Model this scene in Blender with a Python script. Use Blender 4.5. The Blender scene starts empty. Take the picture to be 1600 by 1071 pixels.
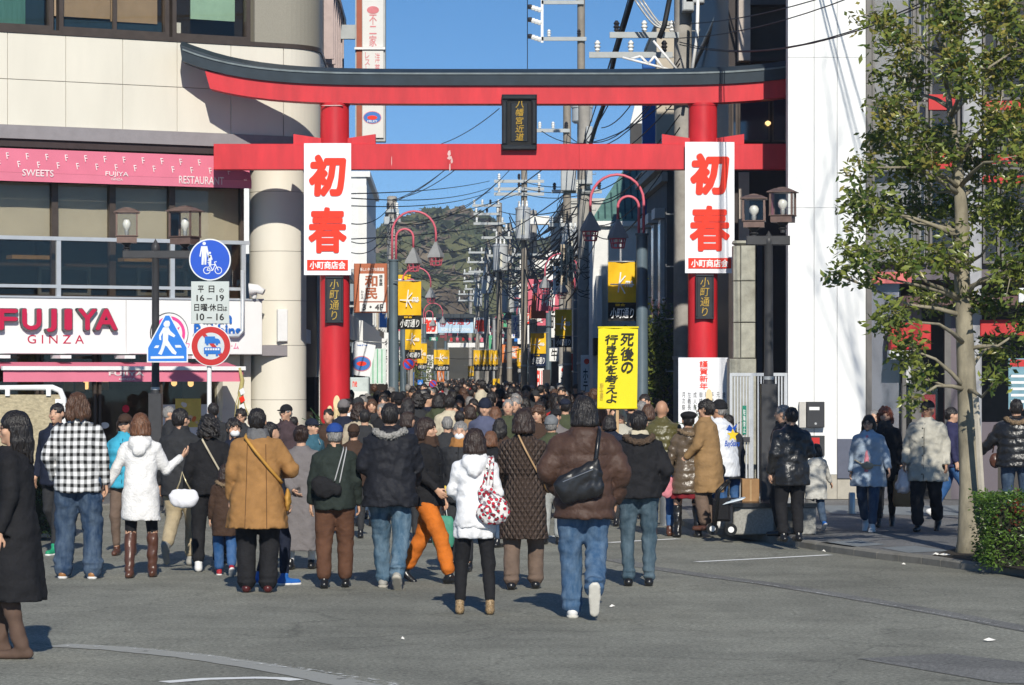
import bpy, bmesh, math, random
import numpy as np
from mathutils import Vector, Matrix
random.seed(7)
rng = np.random.default_rng(7)
S = bpy.context.scene
COL = S.collection
F = 5000.0           # focal length in photo pixels (photo 1600 px wide)
CAMZ = 1.95
HZ = 585.0           # horizon row
cam_d = bpy.data.cameras.new('camera')
cam_d.sensor_width = 36.0
cam_d.lens = 36.0 * F / 1600.0
cam_d.shift_y = (HZ - 535.5) / 1600.0
cam_d.clip_start = 0.5
cam_d.clip_end = 6000
cam = bpy.data.objects.new('camera', cam_d)
COL.objects.link(cam)
cam.location = (0, 0, CAMZ)
cam.rotation_euler = (math.radians(90), 0, 0)
S.camera = cam
SUN_EL, SUN_HEAD = 31.0, 5.5      # elevation; light travels towards +Y, 5.5 deg to the left
W = bpy.data.worlds.new('World')
S.world = W
W.use_nodes = True
wn = W.node_tree
bg = wn.nodes['Background']
sky = wn.nodes.new('ShaderNodeTexSky')
sky.sky_type = 'NISHITA'
sky.sun_disc = False
sky.sun_elevation = math.radians(SUN_EL)
sky.sun_rotation = math.radians(180 - SUN_HEAD)
sky.altitude = 100
sky.air_density = 0.9
sky.dust_density = 0.0
sky.ozone_density = 2.2
_tc = wn.nodes.new('ShaderNodeTexCoord'); _va = wn.nodes.new('ShaderNodeVectorMath'); _va.operation = 'MULTIPLY_ADD'
_va.inputs[1].default_value = (1, 1, 1.9); _va.inputs[2].default_value = (0, 0, 0.09)
wn.links.new(_tc.outputs['Generated'], _va.inputs[0]); wn.links.new(_va.outputs[0], sky.inputs[0])
_hs = wn.nodes.new('ShaderNodeHueSaturation'); _hs.inputs['Saturation'].default_value = 1.25; wn.links.new(sky.outputs[0], _hs.inputs['Color']); wn.links.new(_hs.outputs[0], bg.inputs[0])
bg.inputs[1].default_value = 0.13
sun_d = bpy.data.lights.new('sun', 'SUN')
sun_d.energy = 4.7
sun_d.angle = math.radians(0.5)
sun_d.color = (1.0, 0.95, 0.85)
sun = bpy.data.objects.new('sun', sun_d)
COL.objects.link(sun)
_h = math.radians(SUN_HEAD); _e = math.radians(SUN_EL)
SUNDIR = Vector((-math.sin(_h) * math.cos(_e), math.cos(_h) * math.cos(_e), -math.sin(_e)))
sun.rotation_euler = SUNDIR.to_track_quat('-Z', 'Y').to_euler()
sun.location = (0, -20, 40)
S.view_settings.view_transform = 'Standard'
S.view_settings.look = 'None'
S.view_settings.gamma = 1
S.view_settings.use_curve_mapping = False
S.view_settings.exposure = 0.06
S.render.engine = 'CYCLES'
S.cycles.max_bounces = 5
S.cycles.diffuse_bounces = 2
S.cycles.glossy_bounces = 2
S.cycles.transparent_max_bounces = 8
S.cycles.transmission_bounces = 2
S.cycles.use_denoising = True
def V(*a): return Vector(a)
def P(px, py, D): return Vector(((px - 800) / F * D, D, CAMZ - (py - HZ) / F * D))
def GD(py, z=0.0): return (CAMZ - z) * F / (py - HZ)
def G(px, py, z=0.0): return P(px, py, GD(py, z))
def XP(px, D): return (px - 800) / F * D
def ZP(py, D): return CAMZ - (py - HZ) / F * D
class Frame:
 """u along a surface, v up, w out of it"""
 def __init__(s, O, U, Vv=(0, 0, 1), N=None):
  s.O = Vector(O); s.U = Vector(U).normalized(); s.V = Vector(Vv).normalized()
  s.N = Vector(N).normalized() if N is not None else s.U.cross(s.V).normalized()
 def p(s, u, v, w=0.0): return s.O + s.U * u + s.V * v + s.N * w
 def pix(s, px, py, w=0.0):
  C = Vector((0, 0, CAMZ)); d = Vector(((px - 800) / F, 1, -(py - HZ) / F))
  t = (w - (C - s.O).dot(s.N)) / d.dot(s.N)
  q = C + d * t - s.O
  return q.dot(s.U), q.dot(s.V)
 def sub(s, u, v, w=0.0): return Frame(s.p(u, v, w), s.U, s.V, s.N)
WORLD = Frame((0, 0, 0), (1, 0, 0), (0, 0, 1), (0, -1, 0))
def flat(D): return Frame((0, D, 0), (1, 0, 0), (0, 0, 1), (0, -1, 0))
def vert_frame(p0, p1):
 """vertical plane through two ground points, w towards the camera side (left->right order)"""
 p0 = Vector(p0); p1 = Vector(p1); U = (p1 - p0); U.z = 0
 return Frame((p0.x, p0.y, 0), U, (0, 0, 1), Vector((U.y, -U.x, 0)))
def wloc(o):
 l = Vector((0, 0, 0))
 while o is not None:
  l += Vector(o.location); o = o.parent
 return l
def tag(o, label=None, cat=None, group=None, kind=None):
 if label: o['label'] = label
 if cat: o['category'] = cat
 if group: o['group'] = group
 if kind: o['kind'] = kind
 return o
def thing(name, label, cat, loc=(0, 0, 0), group=None, rz=0.0):
 o = bpy.data.objects.new(name, None); COL.objects.link(o)
 o.location = loc; o.rotation_euler = (0, 0, rz); o.empty_display_size = 0.1
 return tag(o, label, cat, group)
def link(name, me, parent=None, loc=(0, 0, 0), rot=(0, 0, 0)):
 o = bpy.data.objects.new(name, me); COL.objects.link(o)
 o.location = loc; o.rotation_euler = rot
 if parent is not None: o.parent = parent
 return o
def mesh_np(name, v, f, mat, smooth=False):
 me = bpy.data.meshes.new(name)
 v = np.asarray(v, dtype=np.float32); f = np.asarray(f, dtype=np.int32)
 n, k = f.shape
 me.vertices.add(len(v)); me.vertices.foreach_set('co', v.ravel())
 me.loops.add(n * k); me.loops.foreach_set('vertex_index', f.ravel())
 me.polygons.add(n); me.polygons.foreach_set('loop_start', np.arange(0, n * k, k, dtype=np.int32))
 me.update(calc_edges=True)
 if smooth: me.polygons.foreach_set('use_smooth', np.ones(n, dtype=bool))
 if mat: me.materials.append(mat)
 return me
class MB:
 """collects shapes, then links them as ONE mesh object"""
 def __init__(s, fr=WORLD): s.v = []; s.f = []; s.fr = fr; s.sm = []
 def add(s, vs, fs, smooth=False, fr=None):
  fr = fr or s.fr; b = len(s.v)
  s.v += [fr.p(*q) for q in vs]
  s.f += [tuple(i + b for i in q) for q in fs]; s.sm += [smooth] * len(fs)
  return s
 def box(s, u0, u1, v0, v1, w0, w1, fr=None):
  vs = [(u0, v0, w0), (u1, v0, w0), (u1, v1, w0), (u0, v1, w0), (u0, v0, w1), (u1, v0, w1), (u1, v1, w1), (u0, v1, w1)]
  return s.add(vs, [(3, 2, 1, 0), (4, 5, 6, 7), (0, 1, 5, 4), (1, 2, 6, 5), (2, 3, 7, 6), (3, 0, 4, 7)], fr=fr)
 def bev(s, u0, u1, v0, v1, w0, w1, b=0.01):
  """box with a bevelled front"""
  vs = [(u0, v0, w0), (u1, v0, w0), (u1, v1, w0), (u0, v1, w0),
   (u0, v0, w1 - b), (u1, v0, w1 - b), (u1, v1, w1 - b), (u0, v1, w1 - b),
   (u0 + b, v0 + b, w1), (u1 - b, v0 + b, w1), (u1 - b, v1 - b, w1), (u0 + b, v1 - b, w1)]
  return s.add(vs, [(3, 2, 1, 0), (8, 9, 10, 11), (0, 1, 5, 4), (1, 2, 6, 5), (2, 3, 7, 6), (3, 0, 4, 7),
      (4, 5, 9, 8), (5, 6, 10, 9), (6, 7, 11, 10), (7, 4, 8, 11)])
 def poly(s, pts, w0, w1, smooth=False):
  """extruded outline in u,v"""
  n = len(pts)
  vs = [(a, b, w1) for a, b in pts] + [(a, b, w0) for a, b in pts]
  fs = [tuple(range(n)), tuple(reversed(range(n, 2 * n)))] + [(i, i + n, (i + 1) % n + n, (i + 1) % n) for i in range(n)]
  return s.add(vs, fs)
 def quad(s, *pts):
  return s.add(list(pts), [tuple(range(len(pts)))])
 def tube(s, pts, r, n=8, cap=True, fr=None):
  """tube through (u,v,w) points; r number or list"""
  fr = fr or s.fr
  pp = [fr.p(*q) for q in pts]; m = len(pp); b = len(s.v)
  rr = r if isinstance(r, (list, tuple)) else [r] * m
  ref = None
  for i, q in enumerate(pp):
   t = (pp[min(i + 1, m - 1)] - pp[max(i - 1, 0)])
   if t.length < 1e-9: t = Vector((0, 0, 1))
   t.normalize()
   if ref is None:
    a = Vector((0, 0, 1)) if abs(t.z) < 0.9 else Vector((1, 0, 0))
    ref = t.cross(a).normalized()
   else:
    ref = (ref - t * ref.dot(t)).normalized()
   e = t.cross(ref)
   for k in range(n):
    an = 2 * math.pi * k / n
    s.v.append(q + (ref * math.cos(an) + e * math.sin(an)) * rr[i])
  for i in range(m - 1):
   for k in range(n):
    k2 = (k + 1) % n
    s.f.append((b + i * n + k, b + i * n + k2, b + (i + 1) * n + k2, b + (i + 1) * n + k)); s.sm.append(n > 5)
  if cap:
   s.f.append(tuple(b + k for k in reversed(range(n)))); s.sm.append(False)
   s.f.append(tuple(b + (m - 1) * n + k for k in range(n))); s.sm.append(False)
  return s
 def lathe(s, c, prof, n=16, fr=None, a0=0.0):
  """profile [(r, height)] around the v axis at (u,w)=c; sharp profile corners keep their edge"""
  m = len(prof); sm = n > 6
  def ringv(r, h): return [(c[0] + r * math.cos(2 * math.pi * k / n + a0), h, c[1] + r * math.sin(2 * math.pi * k / n + a0)) for k in range(n)]
  runs = [[prof[0]]]
  for i in range(1, m):
   runs[-1].append(prof[i])
   if i < m - 1 and sm:
    d0 = Vector((prof[i][0] - prof[i - 1][0], prof[i][1] - prof[i - 1][1])); d1 = Vector((prof[i + 1][0] - prof[i][0], prof[i + 1][1] - prof[i][1]))
    if d0.length > 1e-7 and d1.length > 1e-7 and d0.angle(d1) > 0.6: runs.append([prof[i]])
  for run in runs:
   if len(run) < 2: continue
   vs = []
   for r, h in run: vs += ringv(r, h)
   s.add(vs, [(i * n + k, i * n + (k + 1) % n, (i + 1) * n + (k + 1) % n, (i + 1) * n + k) for i in range(len(run) - 1) for k in range(n)], smooth=sm, fr=fr)
  s.add(ringv(*prof[0]), [tuple(reversed(range(n)))], fr=fr); s.add(ringv(*prof[-1]), [tuple(range(n))], fr=fr)
  return s
 def disc(s, u, v, r, w0, w1, n=32, ru=None):
  return s.poly([(u + (ru or r) * math.cos(2 * math.pi * k / n), v + r * math.sin(2 * math.pi * k / n)) for k in range(n)], w0, w1)
 def ring(s, u, v, r0, r1, w0, w1, n=32, sx=1.0):
  vs = []
  for r, w in ((r1, w0), (r1, w1), (r0, w1), (r0, w0)):
   vs += [(u + sx * r * math.cos(2 * math.pi * k / n), v + r * math.sin(2 * math.pi * k / n), w) for k in range(n)]
  fs = []
  for a in range(4):
   b = (a + 1) % 4
   for k in range(n):
    k2 = (k + 1) % n
    fs.append((a * n + k, a * n + k2, b * n + k2, b * n + k))
  return s.add(vs, fs)
 def build(s, name, mat, parent=None, smooth=None):
  me = bpy.data.meshes.new(name)
  off = wloc(parent) if parent is not None else Vector((0, 0, 0))
  base = Vector((0, 0, 0))
  if parent is None and s.v:
   c = sum(s.v, Vector((0, 0, 0))) / len(s.v); zm = min(q.z for q in s.v)
   base = Vector((c.x, c.y, zm))
  me.from_pydata([q - off - base for q in s.v], [], s.f)
  if any(s.sm) and smooth is None:
   me.polygons.foreach_set('use_smooth', s.sm)
  bm = bmesh.new(); bm.from_mesh(me); bmesh.ops.recalc_face_normals(bm, faces=bm.faces); bm.to_mesh(me); bm.free()
  if mat: me.materials.append(mat)
  me.update()
  return link(name, me, parent, base)
MATS = {}
def mat(name, col, rough=0.7, metal=0.0, var=0.12, vscale=6.0, bump=0.0, bscale=60.0, spec=0.3, coat=0.0, emit=None, trans=0.0, stretch=None, dirt=0.0, coords='Object'):
 if name in MATS: return MATS[name]
 m = bpy.data.materials.new(name); m.use_nodes = True; MATS[name] = m
 nt = m.node_tree; N = nt.nodes; L = nt.links; b = N['Principled BSDF']
 b.inputs['Roughness'].default_value = rough; b.inputs['Metallic'].default_value = metal
 b.inputs['Specular IOR Level'].default_value = spec
 if coat: b.inputs['Coat Weight'].default_value = coat; b.inputs['Coat Roughness'].default_value = 0.15
 tc = N.new('ShaderNodeTexCoord'); mp = N.new('ShaderNodeMapping')
 L.new(tc.outputs[coords], mp.inputs[0])
 if stretch: mp.inputs['Scale'].default_value = stretch
 c = (*col, 1)
 b.inputs['Base Color'].default_value = c
 if var > 0:
  nz = N.new('ShaderNodeTexNoise'); nz.inputs['Scale'].default_value = vscale; nz.inputs['Detail'].default_value = 5
  nz.inputs['Roughness'].default_value = 0.65
  L.new(mp.outputs[0], nz.inputs[0])
  mr = N.new('ShaderNodeMapRange'); mr.inputs[1].default_value = 0.3; mr.inputs[2].default_value = 0.7
  mr.inputs[3].default_value = 1 - var; mr.inputs[4].default_value = 1 + var
  L.new(nz.outputs[0], mr.inputs[0])
  mx = N.new('ShaderNodeVectorMath'); mx.operation = 'SCALE'; mx.inputs[0].default_value = col
  L.new(mr.outputs[0], mx.inputs['Scale']); L.new(mx.outputs[0], b.inputs['Base Color'])
  if dirt > 0:
   n2 = N.new('ShaderNodeTexNoise'); n2.inputs['Scale'].default_value = vscale * 0.4; n2.inputs['Detail'].default_value = 8
   L.new(mp.outputs[0], n2.inputs[0])
   r2 = N.new('ShaderNodeMapRange'); r2.inputs[1].default_value = 0.5; r2.inputs[2].default_value = 0.75; r2.inputs[3].default_value = 0; r2.inputs[4].default_value = dirt
   L.new(n2.outputs[0], r2.inputs[0])
   mi = N.new('ShaderNodeMix'); mi.data_type = 'RGBA'; L.new(r2.outputs[0], mi.inputs[0])
   L.new(mx.outputs[0], mi.inputs[6]); mi.inputs[7].default_value = (col[0] * .4, col[1] * .37, col[2] * .33, 1)
   L.new(mi.outputs[2], b.inputs['Base Color'])
 if bump > 0:
  nb = N.new('ShaderNodeTexNoise'); nb.inputs['Scale'].default_value = bscale; nb.inputs['Detail'].default_value = 4
  L.new(mp.outputs[0], nb.inputs[0])
  bp = N.new('ShaderNodeBump'); bp.inputs['Strength'].default_value = bump; bp.inputs['Distance'].default_value = 0.01
  L.new(nb.outputs[0], bp.inputs['Height']); L.new(bp.outputs[0], b.inputs['Normal'])
 if emit: b.inputs['Emission Color'].default_value = (*emit[0], 1); b.inputs['Emission Strength'].default_value = emit[1]
 return m
def glass(name, tint=(0.6, 0.65, 0.65), refl=0.12, rough=0.02):
 if name in MATS: return MATS[name]
 m = bpy.data.materials.new(name); m.use_nodes = True; MATS[name] = m
 nt = m.node_tree; N = nt.nodes; L = nt.links; N.remove(N['Principled BSDF']); out = N['Material Output']
 t = N.new('ShaderNodeBsdfTransparent'); t.inputs[0].default_value = (*tint, 1)
 g = N.new('ShaderNodeBsdfGlossy'); g.inputs['Roughness'].default_value = rough; g.inputs[0].default_value = (1, 1, 1, 1)
 lw = N.new('ShaderNodeFresnel'); lw.inputs[0].default_value = 1.33
 ad = N.new('ShaderNodeMath'); ad.operation = 'ADD'; ad.inputs[1].default_value = refl; ad.use_clamp = True
 L.new(lw.outputs[0], ad.inputs[0])
 mx = N.new('ShaderNodeMixShader'); L.new(ad.outputs[0], mx.inputs[0]); L.new(t.outputs[0], mx.inputs[1]); L.new(g.outputs[0], mx.inputs[2])
 L.new(mx.outputs[0], out.inputs[0])
 return m
def node_mat(name, rough=0.8, spec=0.3):
 m = bpy.data.materials.new(name); m.use_nodes = True; MATS[name] = m
 b = m.node_tree.nodes['Principled BSDF']; b.inputs['Roughness'].default_value = rough; b.inputs['Specular IOR Level'].default_value = spec
 return m, m.node_tree.nodes, m.node_tree.links, b
GLY = {}
def glyphs(txt, bold=0.0, shear=0.0, vertical=False, gap=0.0, round_=0.0):
 key = (txt, bold, shear, vertical, gap)
 if key in GLY: return GLY[key]
 def conv(t):
  cu = bpy.data.curves.new('t', 'FONT'); cu.body = t; cu.offset = bold; cu.shear = shear; cu.resolution_u = 3
  if gap and not vertical: cu.space_character = 1 + gap
  o = bpy.data.objects.new('t', cu); COL.objects.link(o)
  dg = bpy.context.evaluated_depsgraph_get(); me = bpy.data.meshes.new_from_object(o.evaluated_get(dg))
  v = [tuple(q.co[:2]) for q in me.vertices]; f = [tuple(p.vertices) for p in me.polygons]
  bpy.data.objects.remove(o); bpy.data.curves.remove(cu); bpy.data.meshes.remove(me)
  return v, f
 if not vertical: r = conv(txt)
 else:
  vs, fs = [], []; y = 0
  for ch in txt:
   if ch == ' ': y -= 0.5; continue
   v, f = conv(ch)
   if not v: y -= 1; continue
   xs = [q[0] for q in v]; ys = [q[1] for q in v]; cx = (min(xs) + max(xs)) / 2; hh = max(ys) - min(ys)
   rot = ch in 'ーー'
   b = len(vs); 
   if rot:
    cy = (min(ys) + max(ys)) / 2; v = [(-(q[1] - cy), (q[0] - cx)) for q in v]
    top = y; hh = max(xs) - min(xs)
    vs += [(q[0], q[1] + y - hh / 2) for q in v]
   else:
    m = max(ys); vs += [(q[0] - cx, q[1] - m + y) for q in v]
   fs += [tuple(i + b for i in q) for q in f]
   y -= max(hh, 0.35) + 0.12 + gap
  r = (vs, fs)
 GLY[key] = r
 return r
def textbox(name, fr, u0, u1, v0, v1, w, txt, m, parent, bold=0.02, shear=0.0, vertical=False, gap=0.0, th=0.0, keep=False):
 """lettering fitted to a rectangle of a surface"""
 v, f = glyphs(txt, 0.0, shear, vertical, gap)
 if not v: return None
 if bold > 0.004:      # strokes thickened with round ends: the glyph repeated round a small circle
  n_ = 12 if bold > 0.03 else 4
  sh_ = [(0, 0)] + [(bold * math.cos(2 * math.pi * k / n_), bold * math.sin(2 * math.pi * k / n_)) for k in range(n_)]
 else: sh_ = [(0, 0)]
 v0l = v; v = [(a + dx, b + dy) for dx, dy in sh_ for a, b in v0l]
 xs = [q[0] for q in v]; ys = [q[1] for q in v]
 x0, x1, y0, y1 = min(xs), max(xs), min(ys), max(ys)
 sx = (u1 - u0) / max(x1 - x0, 1e-6); sy = (v1 - v0) / max(y1 - y0, 1e-6)
 if keep:
  s_ = min(sx, sy); cu, cv = (u0 + u1) / 2, (v0 + v1) / 2
  u0, v0 = cu - s_ * (x1 - x0) / 2, cv - s_ * (y1 - y0) / 2; sx = sy = s_
 mb = MB(fr)
 m_ = len(v0l)
 for k in range(len(sh_)):
  pts = [(u0 + (q[0] - x0) * sx, v0 + (q[1] - y0) * sy) for q in v[k * m_:(k + 1) * m_]]; wk = w + th + 0.0002 * k
  mb.add([(a, b, wk) for a, b in pts], f)
  if th:
   n = len(pts); mb.add([(a, b, wk) for a, b in pts] + [(a, b, w) for a, b in pts],
    [(i, j, j + n, i + n) for q in f for i, j in _edges(q, f)])
 return mb.build(name, m, parent)
_EC = {}
def _edges(q, f):
 k = id(f)
 if k not in _EC:
  c = {}
  for p in f:
   for i in range(len(p)):
    e = frozenset((p[i], p[(i + 1) % len(p)])); c[e] = c.get(e, 0) + 1
  _EC[k] = c
 c = _EC[k]
 return [(q[i], q[(i + 1) % len(q)]) for i in range(len(q)) if c[frozenset((q[i], q[(i + 1) % len(q)]))] == 1]
def tpix(name, fr, px0, py0, px1, py1, w, txt, m, parent, **k):
 a = fr.pix(px0, py1, w); b = fr.pix(px1, py0, w)
 return textbox(name, fr, a[0], b[0], a[1], b[1], w, txt, m, parent, **k)
def ppix(fr, px0, py0, px1, py1, w):
 """u0,u1,v0,v1 of a photo rectangle on a surface"""
 a = fr.pix(px0, py1, w); b = fr.pix(px1, py0, w)
 return a[0], b[0], a[1], b[1]
RED = mat('gate_red_paint', (0.56, 0.022, 0.030), 0.40, var=0.16, vscale=2.2, bump=0.12, bscale=9, spec=0.4, stretch=(2.2, 1, .45), dirt=0.22)
BLACKP = mat('black_paint', (0.016, 0.019, 0.023), 0.38, var=0.3, vscale=5, spec=0.5)
NAVYROOF = mat('dark_slate_roof_paint', (0.022, 0.034, 0.046), 0.45, var=0.25, vscale=3, spec=0.5)
GOLD = mat('gold_leaf', (0.75, 0.45, 0.08), 0.3, metal=0.8, var=0.25, vscale=30)
WHITE = mat('white_paint', (0.78, 0.78, 0.77), 0.55, var=0.04)
BANNERW = mat('white_banner_sheet', (0.80, 0.81, 0.84), 0.6, var=0.03, vscale=2, bump=0.15, bscale=3)
BRED = mat('vermilion_ink', (0.80, 0.035, 0.012), 0.55, var=0.06)
GREYM = mat('galvanised_metal', (0.42, 0.43, 0.43), 0.45, metal=0.4, var=0.15, vscale=9)
DKGREY = mat('dark_grey_paint', (0.045, 0.045, 0.048), 0.45, var=0.2)
BRONZE = mat('bronze_window_frame', (0.085, 0.066, 0.055), 0.4, metal=0.3, var=0.15)
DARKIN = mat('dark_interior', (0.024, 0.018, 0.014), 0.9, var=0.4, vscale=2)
CREAM = mat('cream_wall_panel', (0.70, 0.66, 0.565), 0.5, var=0.05, vscale=1.2, spec=0.35, dirt=0.07, stretch=(1.5, 1.5, .4))
JOINT = mat('panel_joint_sealant', (0.33, 0.30, 0.27), 0.8)
INK = mat('black_ink', (0.012, 0.012, 0.012), 0.6, var=0.1)
BLUEP = mat('sign_blue', (0.012, 0.08, 0.52), 0.35, var=0.04, spec=0.5)
BLUEL = mat('sign_light_blue', (0.02, 0.18, 0.62), 0.35, var=0.04, spec=0.5)
SREDP = mat('sign_red', (0.50, 0.02, 0.015), 0.35, var=0.04, spec=0.5)
YEL = mat('yellow_banner_cloth', (0.80, 0.47, 0.012), 0.7, var=0.12, vscale=3, bump=0.3, bscale=4)
PINKM = mat('pink_lamp_paint', (0.62, 0.13, 0.18), 0.4, var=0.12)
POLEB = mat('blue_grey_lamp_post_paint', (0.10, 0.14, 0.17), 0.4, var=0.12, vscale=4, spec=0.5)
CONC = mat('weathered_concrete', (0.33, 0.31, 0.28), 0.85, var=0.18, vscale=4, bump=0.25, bscale=30, dirt=0.35)
GREYL = mat('light_grey_lamp_hood', (0.27, 0.28, 0.29), 0.5, var=0.12)
CABLE = mat('black_cable', (0.012, 0.014, 0.017), 0.6, var=0.1)
PORC = mat('white_porcelain', (0.78, 0.78, 0.75), 0.25, var=0.05, spec=0.6)
# ================================================================ GROUND
def asphalt(name, base, dark=1.0, seams=True):
 m, N, L, b = node_mat(name, 0.85, 0.35)
 tc = N.new('ShaderNodeTexCoord')
 def noise(sc, det=4, ro=0.6, st=None):
  mp = N.new('ShaderNodeMapping'); L.new(tc.outputs['Object'], mp.inputs[0])
  if st: mp.inputs['Scale'].default_value = st
  n = N.new('ShaderNodeTexNoise'); n.inputs['Scale'].default_value = sc; n.inputs['Detail'].default_value = det; n.inputs['Roughness'].default_value = ro
  L.new(mp.outputs[0], n.inputs[0]); return n
 def mr(s, a, b_, c, d):
  r = N.new('ShaderNodeMapRange'); r.inputs[1].default_value = a; r.inputs[2].default_value = b_; r.inputs[3].default_value = c; r.inputs[4].default_value = d
  L.new(s, r.inputs[0]); return r.outputs[0]
 def mul(a, c):
  x = N.new('ShaderNodeMath'); x.operation = 'MULTIPLY'; L.new(a, x.inputs[0]); L.new(c, x.inputs[1]); return x.outputs[0]
 f1 = mr(noise(30, 4, 0.85).outputs[0], 0.36, 0.64, 0.48, 1.5)
 f2 = mr(noise(0.8, 8, 0.75).outputs[0], 0.35, 0.65, 0.76, 1.18)
 f3 = mr(noise(0.35, 5, 0.7, (1, 0.22, 1)).outputs[0], 0.35, 0.65, 0.82, 1.12)
 vo = N.new('ShaderNodeTexVoronoi'); vo.inputs['Scale'].default_value = 75; L.new(tc.outputs['Object'], vo.inputs[0])
 f4 = mr(vo.outputs['Distance'], 0.0, 0.25, 1.8, 0.97)
 nw = noise(0.5, 4); va = N.new('ShaderNodeVectorMath'); va.operation = 'MULTIPLY_ADD'
 L.new(nw.outputs['Color'], va.inputs[0]); va.inputs[1].default_value = (2.2, 2.2, 0); L.new(tc.outputs['Object'], va.inputs[2])
 vc = N.new('ShaderNodeTexVoronoi'); vc.feature = 'DISTANCE_TO_EDGE'; vc.inputs['Scale'].default_value = 0.42; L.new(va.outputs[0], vc.inputs[0])
 f5 = mr(vc.outputs['Distance'], 0.0, 0.009, 0.72, 1.0)
 k = mul(mul(mul(mul(f1, f2), f3), f4), f5)
 sc = N.new('ShaderNodeVectorMath'); sc.operation = 'SCALE'; sc.inputs[0].default_value = base; L.new(k, sc.inputs['Scale'])
 L.new(sc.outputs[0], b.inputs['Base Color'])
 bp = N.new('ShaderNodeBump'); bp.inputs['Strength'].default_value = 0.6; bp.inputs['Distance'].default_value = 0.008
 L.new(noise(90, 3).outputs[0], bp.inputs['Height']); L.new(bp.outputs[0], b.inputs['Normal'])
 return m
ASPH = asphalt('asphalt', (0.240, 0.237, 0.196))
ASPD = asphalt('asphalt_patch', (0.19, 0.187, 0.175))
WALK = asphalt('pavement_asphalt', (0.17, 0.168, 0.165))
def sheet(name, pts, z, m, parent=None, kind='structure'):
 mb = MB(); mb.add([(x, z, -y) for x, y in pts], [tuple(range(len(pts)))])
 o = mb.build(name, m, parent)
 if kind: o['kind'] = kind
 return o
g = sheet('ground', [(-900, -60), (900, -60), (900, 1500), (-900, 1500)], -0.02, ASPH)
road = sheet('road', [(-40, 5), (40, 5), (40, 62), (3.2, 64), (-5.5, 250), (-11.5, 250), (-3.9, 60), (-40, 46)], 0.0, ASPH)
def ribbon(name, pix, wd, z, m, parent=None, frac=1.0, seed=1, kind='structure'):
 """painted stripe on the road: pix = photo points of its middle, wd = width in m (ground)"""
 pts = [G(x, y, z) for x, y in pix]
 out = []; n = len(pts)
 dense = []
 for i in range(n - 1):
  for k in range(8): dense.append(pts[i].lerp(pts[i + 1], k / 8))
 dense.append(pts[-1]); r = random.Random(seed)
 L_, R_ = [], []
 for i, q in enumerate(dense):
  t = dense[min(i + 1, len(dense) - 1)] - dense[max(i - 1, 0)]; t.z = 0; t.normalize()
  nn = Vector((-t.y, t.x, 0)); w = wd / 2 * (1 + r.uniform(-.06, .06))
  L_.append(q + nn * w); R_.append(q - nn * w)
 mb = MB(); vs = [(q.x, q.z, -q.y) for q in L_ + R_]; k = len(L_)
 mb.add(vs, [(i, i + 1, k + i + 1, k + i) for i in range(k - 1)])
 o = mb.build(name, m, parent); 
 if kind: o['kind'] = kind
 return o
def wornpaint(name, col, wear, scale=9):
 """road paint worn through in flakes, the asphalt showing between"""
 m, N, L, b = node_mat(name, 0.8, 0.3)
 tc = N.new('ShaderNodeTexCoord'); n = N.new('ShaderNodeTexNoise'); n.inputs['Scale'].default_value = scale; n.inputs['Detail'].default_value = 8; n.inputs['Roughness'].default_value = 0.75
 L.new(tc.outputs['Object'], n.inputs[0])
 r = N.new('ShaderNodeMapRange'); r.inputs[1].default_value = wear - 0.04; r.inputs[2].default_value = wear + 0.04; L.new(n.outputs[0], r.inputs[0])
 t = N.new('ShaderNodeBsdfTransparent'); mx = N.new('ShaderNodeMixShader')
 L.new(r.outputs[0], mx.inputs[0]); L.new(t.outputs[0], mx.inputs[1]); L.new(b.outputs[0], mx.inputs[2]); L.new(mx.outputs[0], N['Material Output'].inputs[0])
 b.inputs['Base Color'].default_value = (*col, 1)
 return m
PAINT = wornpaint('road_paint', (0.80, 0.80, 0.77), 0.30)
PAINTW = wornpaint('worn_road_paint', (0.7, 0.7, 0.66), 0.56, 14)
PAINTG = wornpaint('faded_road_paint', (0.34, 0.34, 0.31), 0.38, 5)
ribbon('faded_curved_line', [(90, 1008), (180, 1013), (300, 1025), (400, 1040), (480, 1054), (560, 1071), (600, 1085)], 0.28, 0.004, PAINTG)
ribbon('worn_edge_line', [(100, 1009), (200, 1011), (300, 1022), (400, 1035), (500, 1050), (600, 1066), (640, 1073)], 0.12, 0.008, PAINTW)
ribbon('short_lane_line', [(256, 1066), (320, 1061), (400, 1059), (440, 1060), (464, 1063)], 0.13, 0.004, PAINT)
ribbon('bay_line', [(1088, 878), (1190, 873), (1297, 867)], 0.11, 0.004, PAINT)
ribbon('bay_line', [(952, 848), (1000, 845), (1060, 842)], 0.12, 0.004, PAINT)
ribbon('stop_line', [(640, 846), (800, 840), (930, 836)], 0.16, 0.004, PAINT)
ribbon('resurfacing_seam', [(960, 874), (1010, 886), (1100, 899), (1200, 912), (1300, 928), (1400, 945), (1500, 963), (1640, 990)], 0.24, 0.004, ASPD)
ribbon('seam_crack_line', [(1100, 901), (1200, 913.5), (1300, 930), (1400, 947), (1500, 965), (1640, 992)], 0.035, 0.008, PAINTW)
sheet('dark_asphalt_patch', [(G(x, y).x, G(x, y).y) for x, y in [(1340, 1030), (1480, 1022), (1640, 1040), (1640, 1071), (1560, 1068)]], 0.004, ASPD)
KZ = 0.085
kerb_pix = [(1700, 915), (1600, 901), (1500, 890), (1440, 882), (1370, 874), (1300, 864), (1200, 848), (1130, 836), (1085, 829), (1062, 820), (1052, 806)]
kp = [G(x, y, 0) for x, y in kerb_pix]
sheet('pavement', [(q.x + 0.12, q.y + 0.1) for q in kp] + [(kp[-1].x + 0.2, 62), (30, 62), (30, kp[0].y)], KZ - 0.004, WALK)
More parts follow.
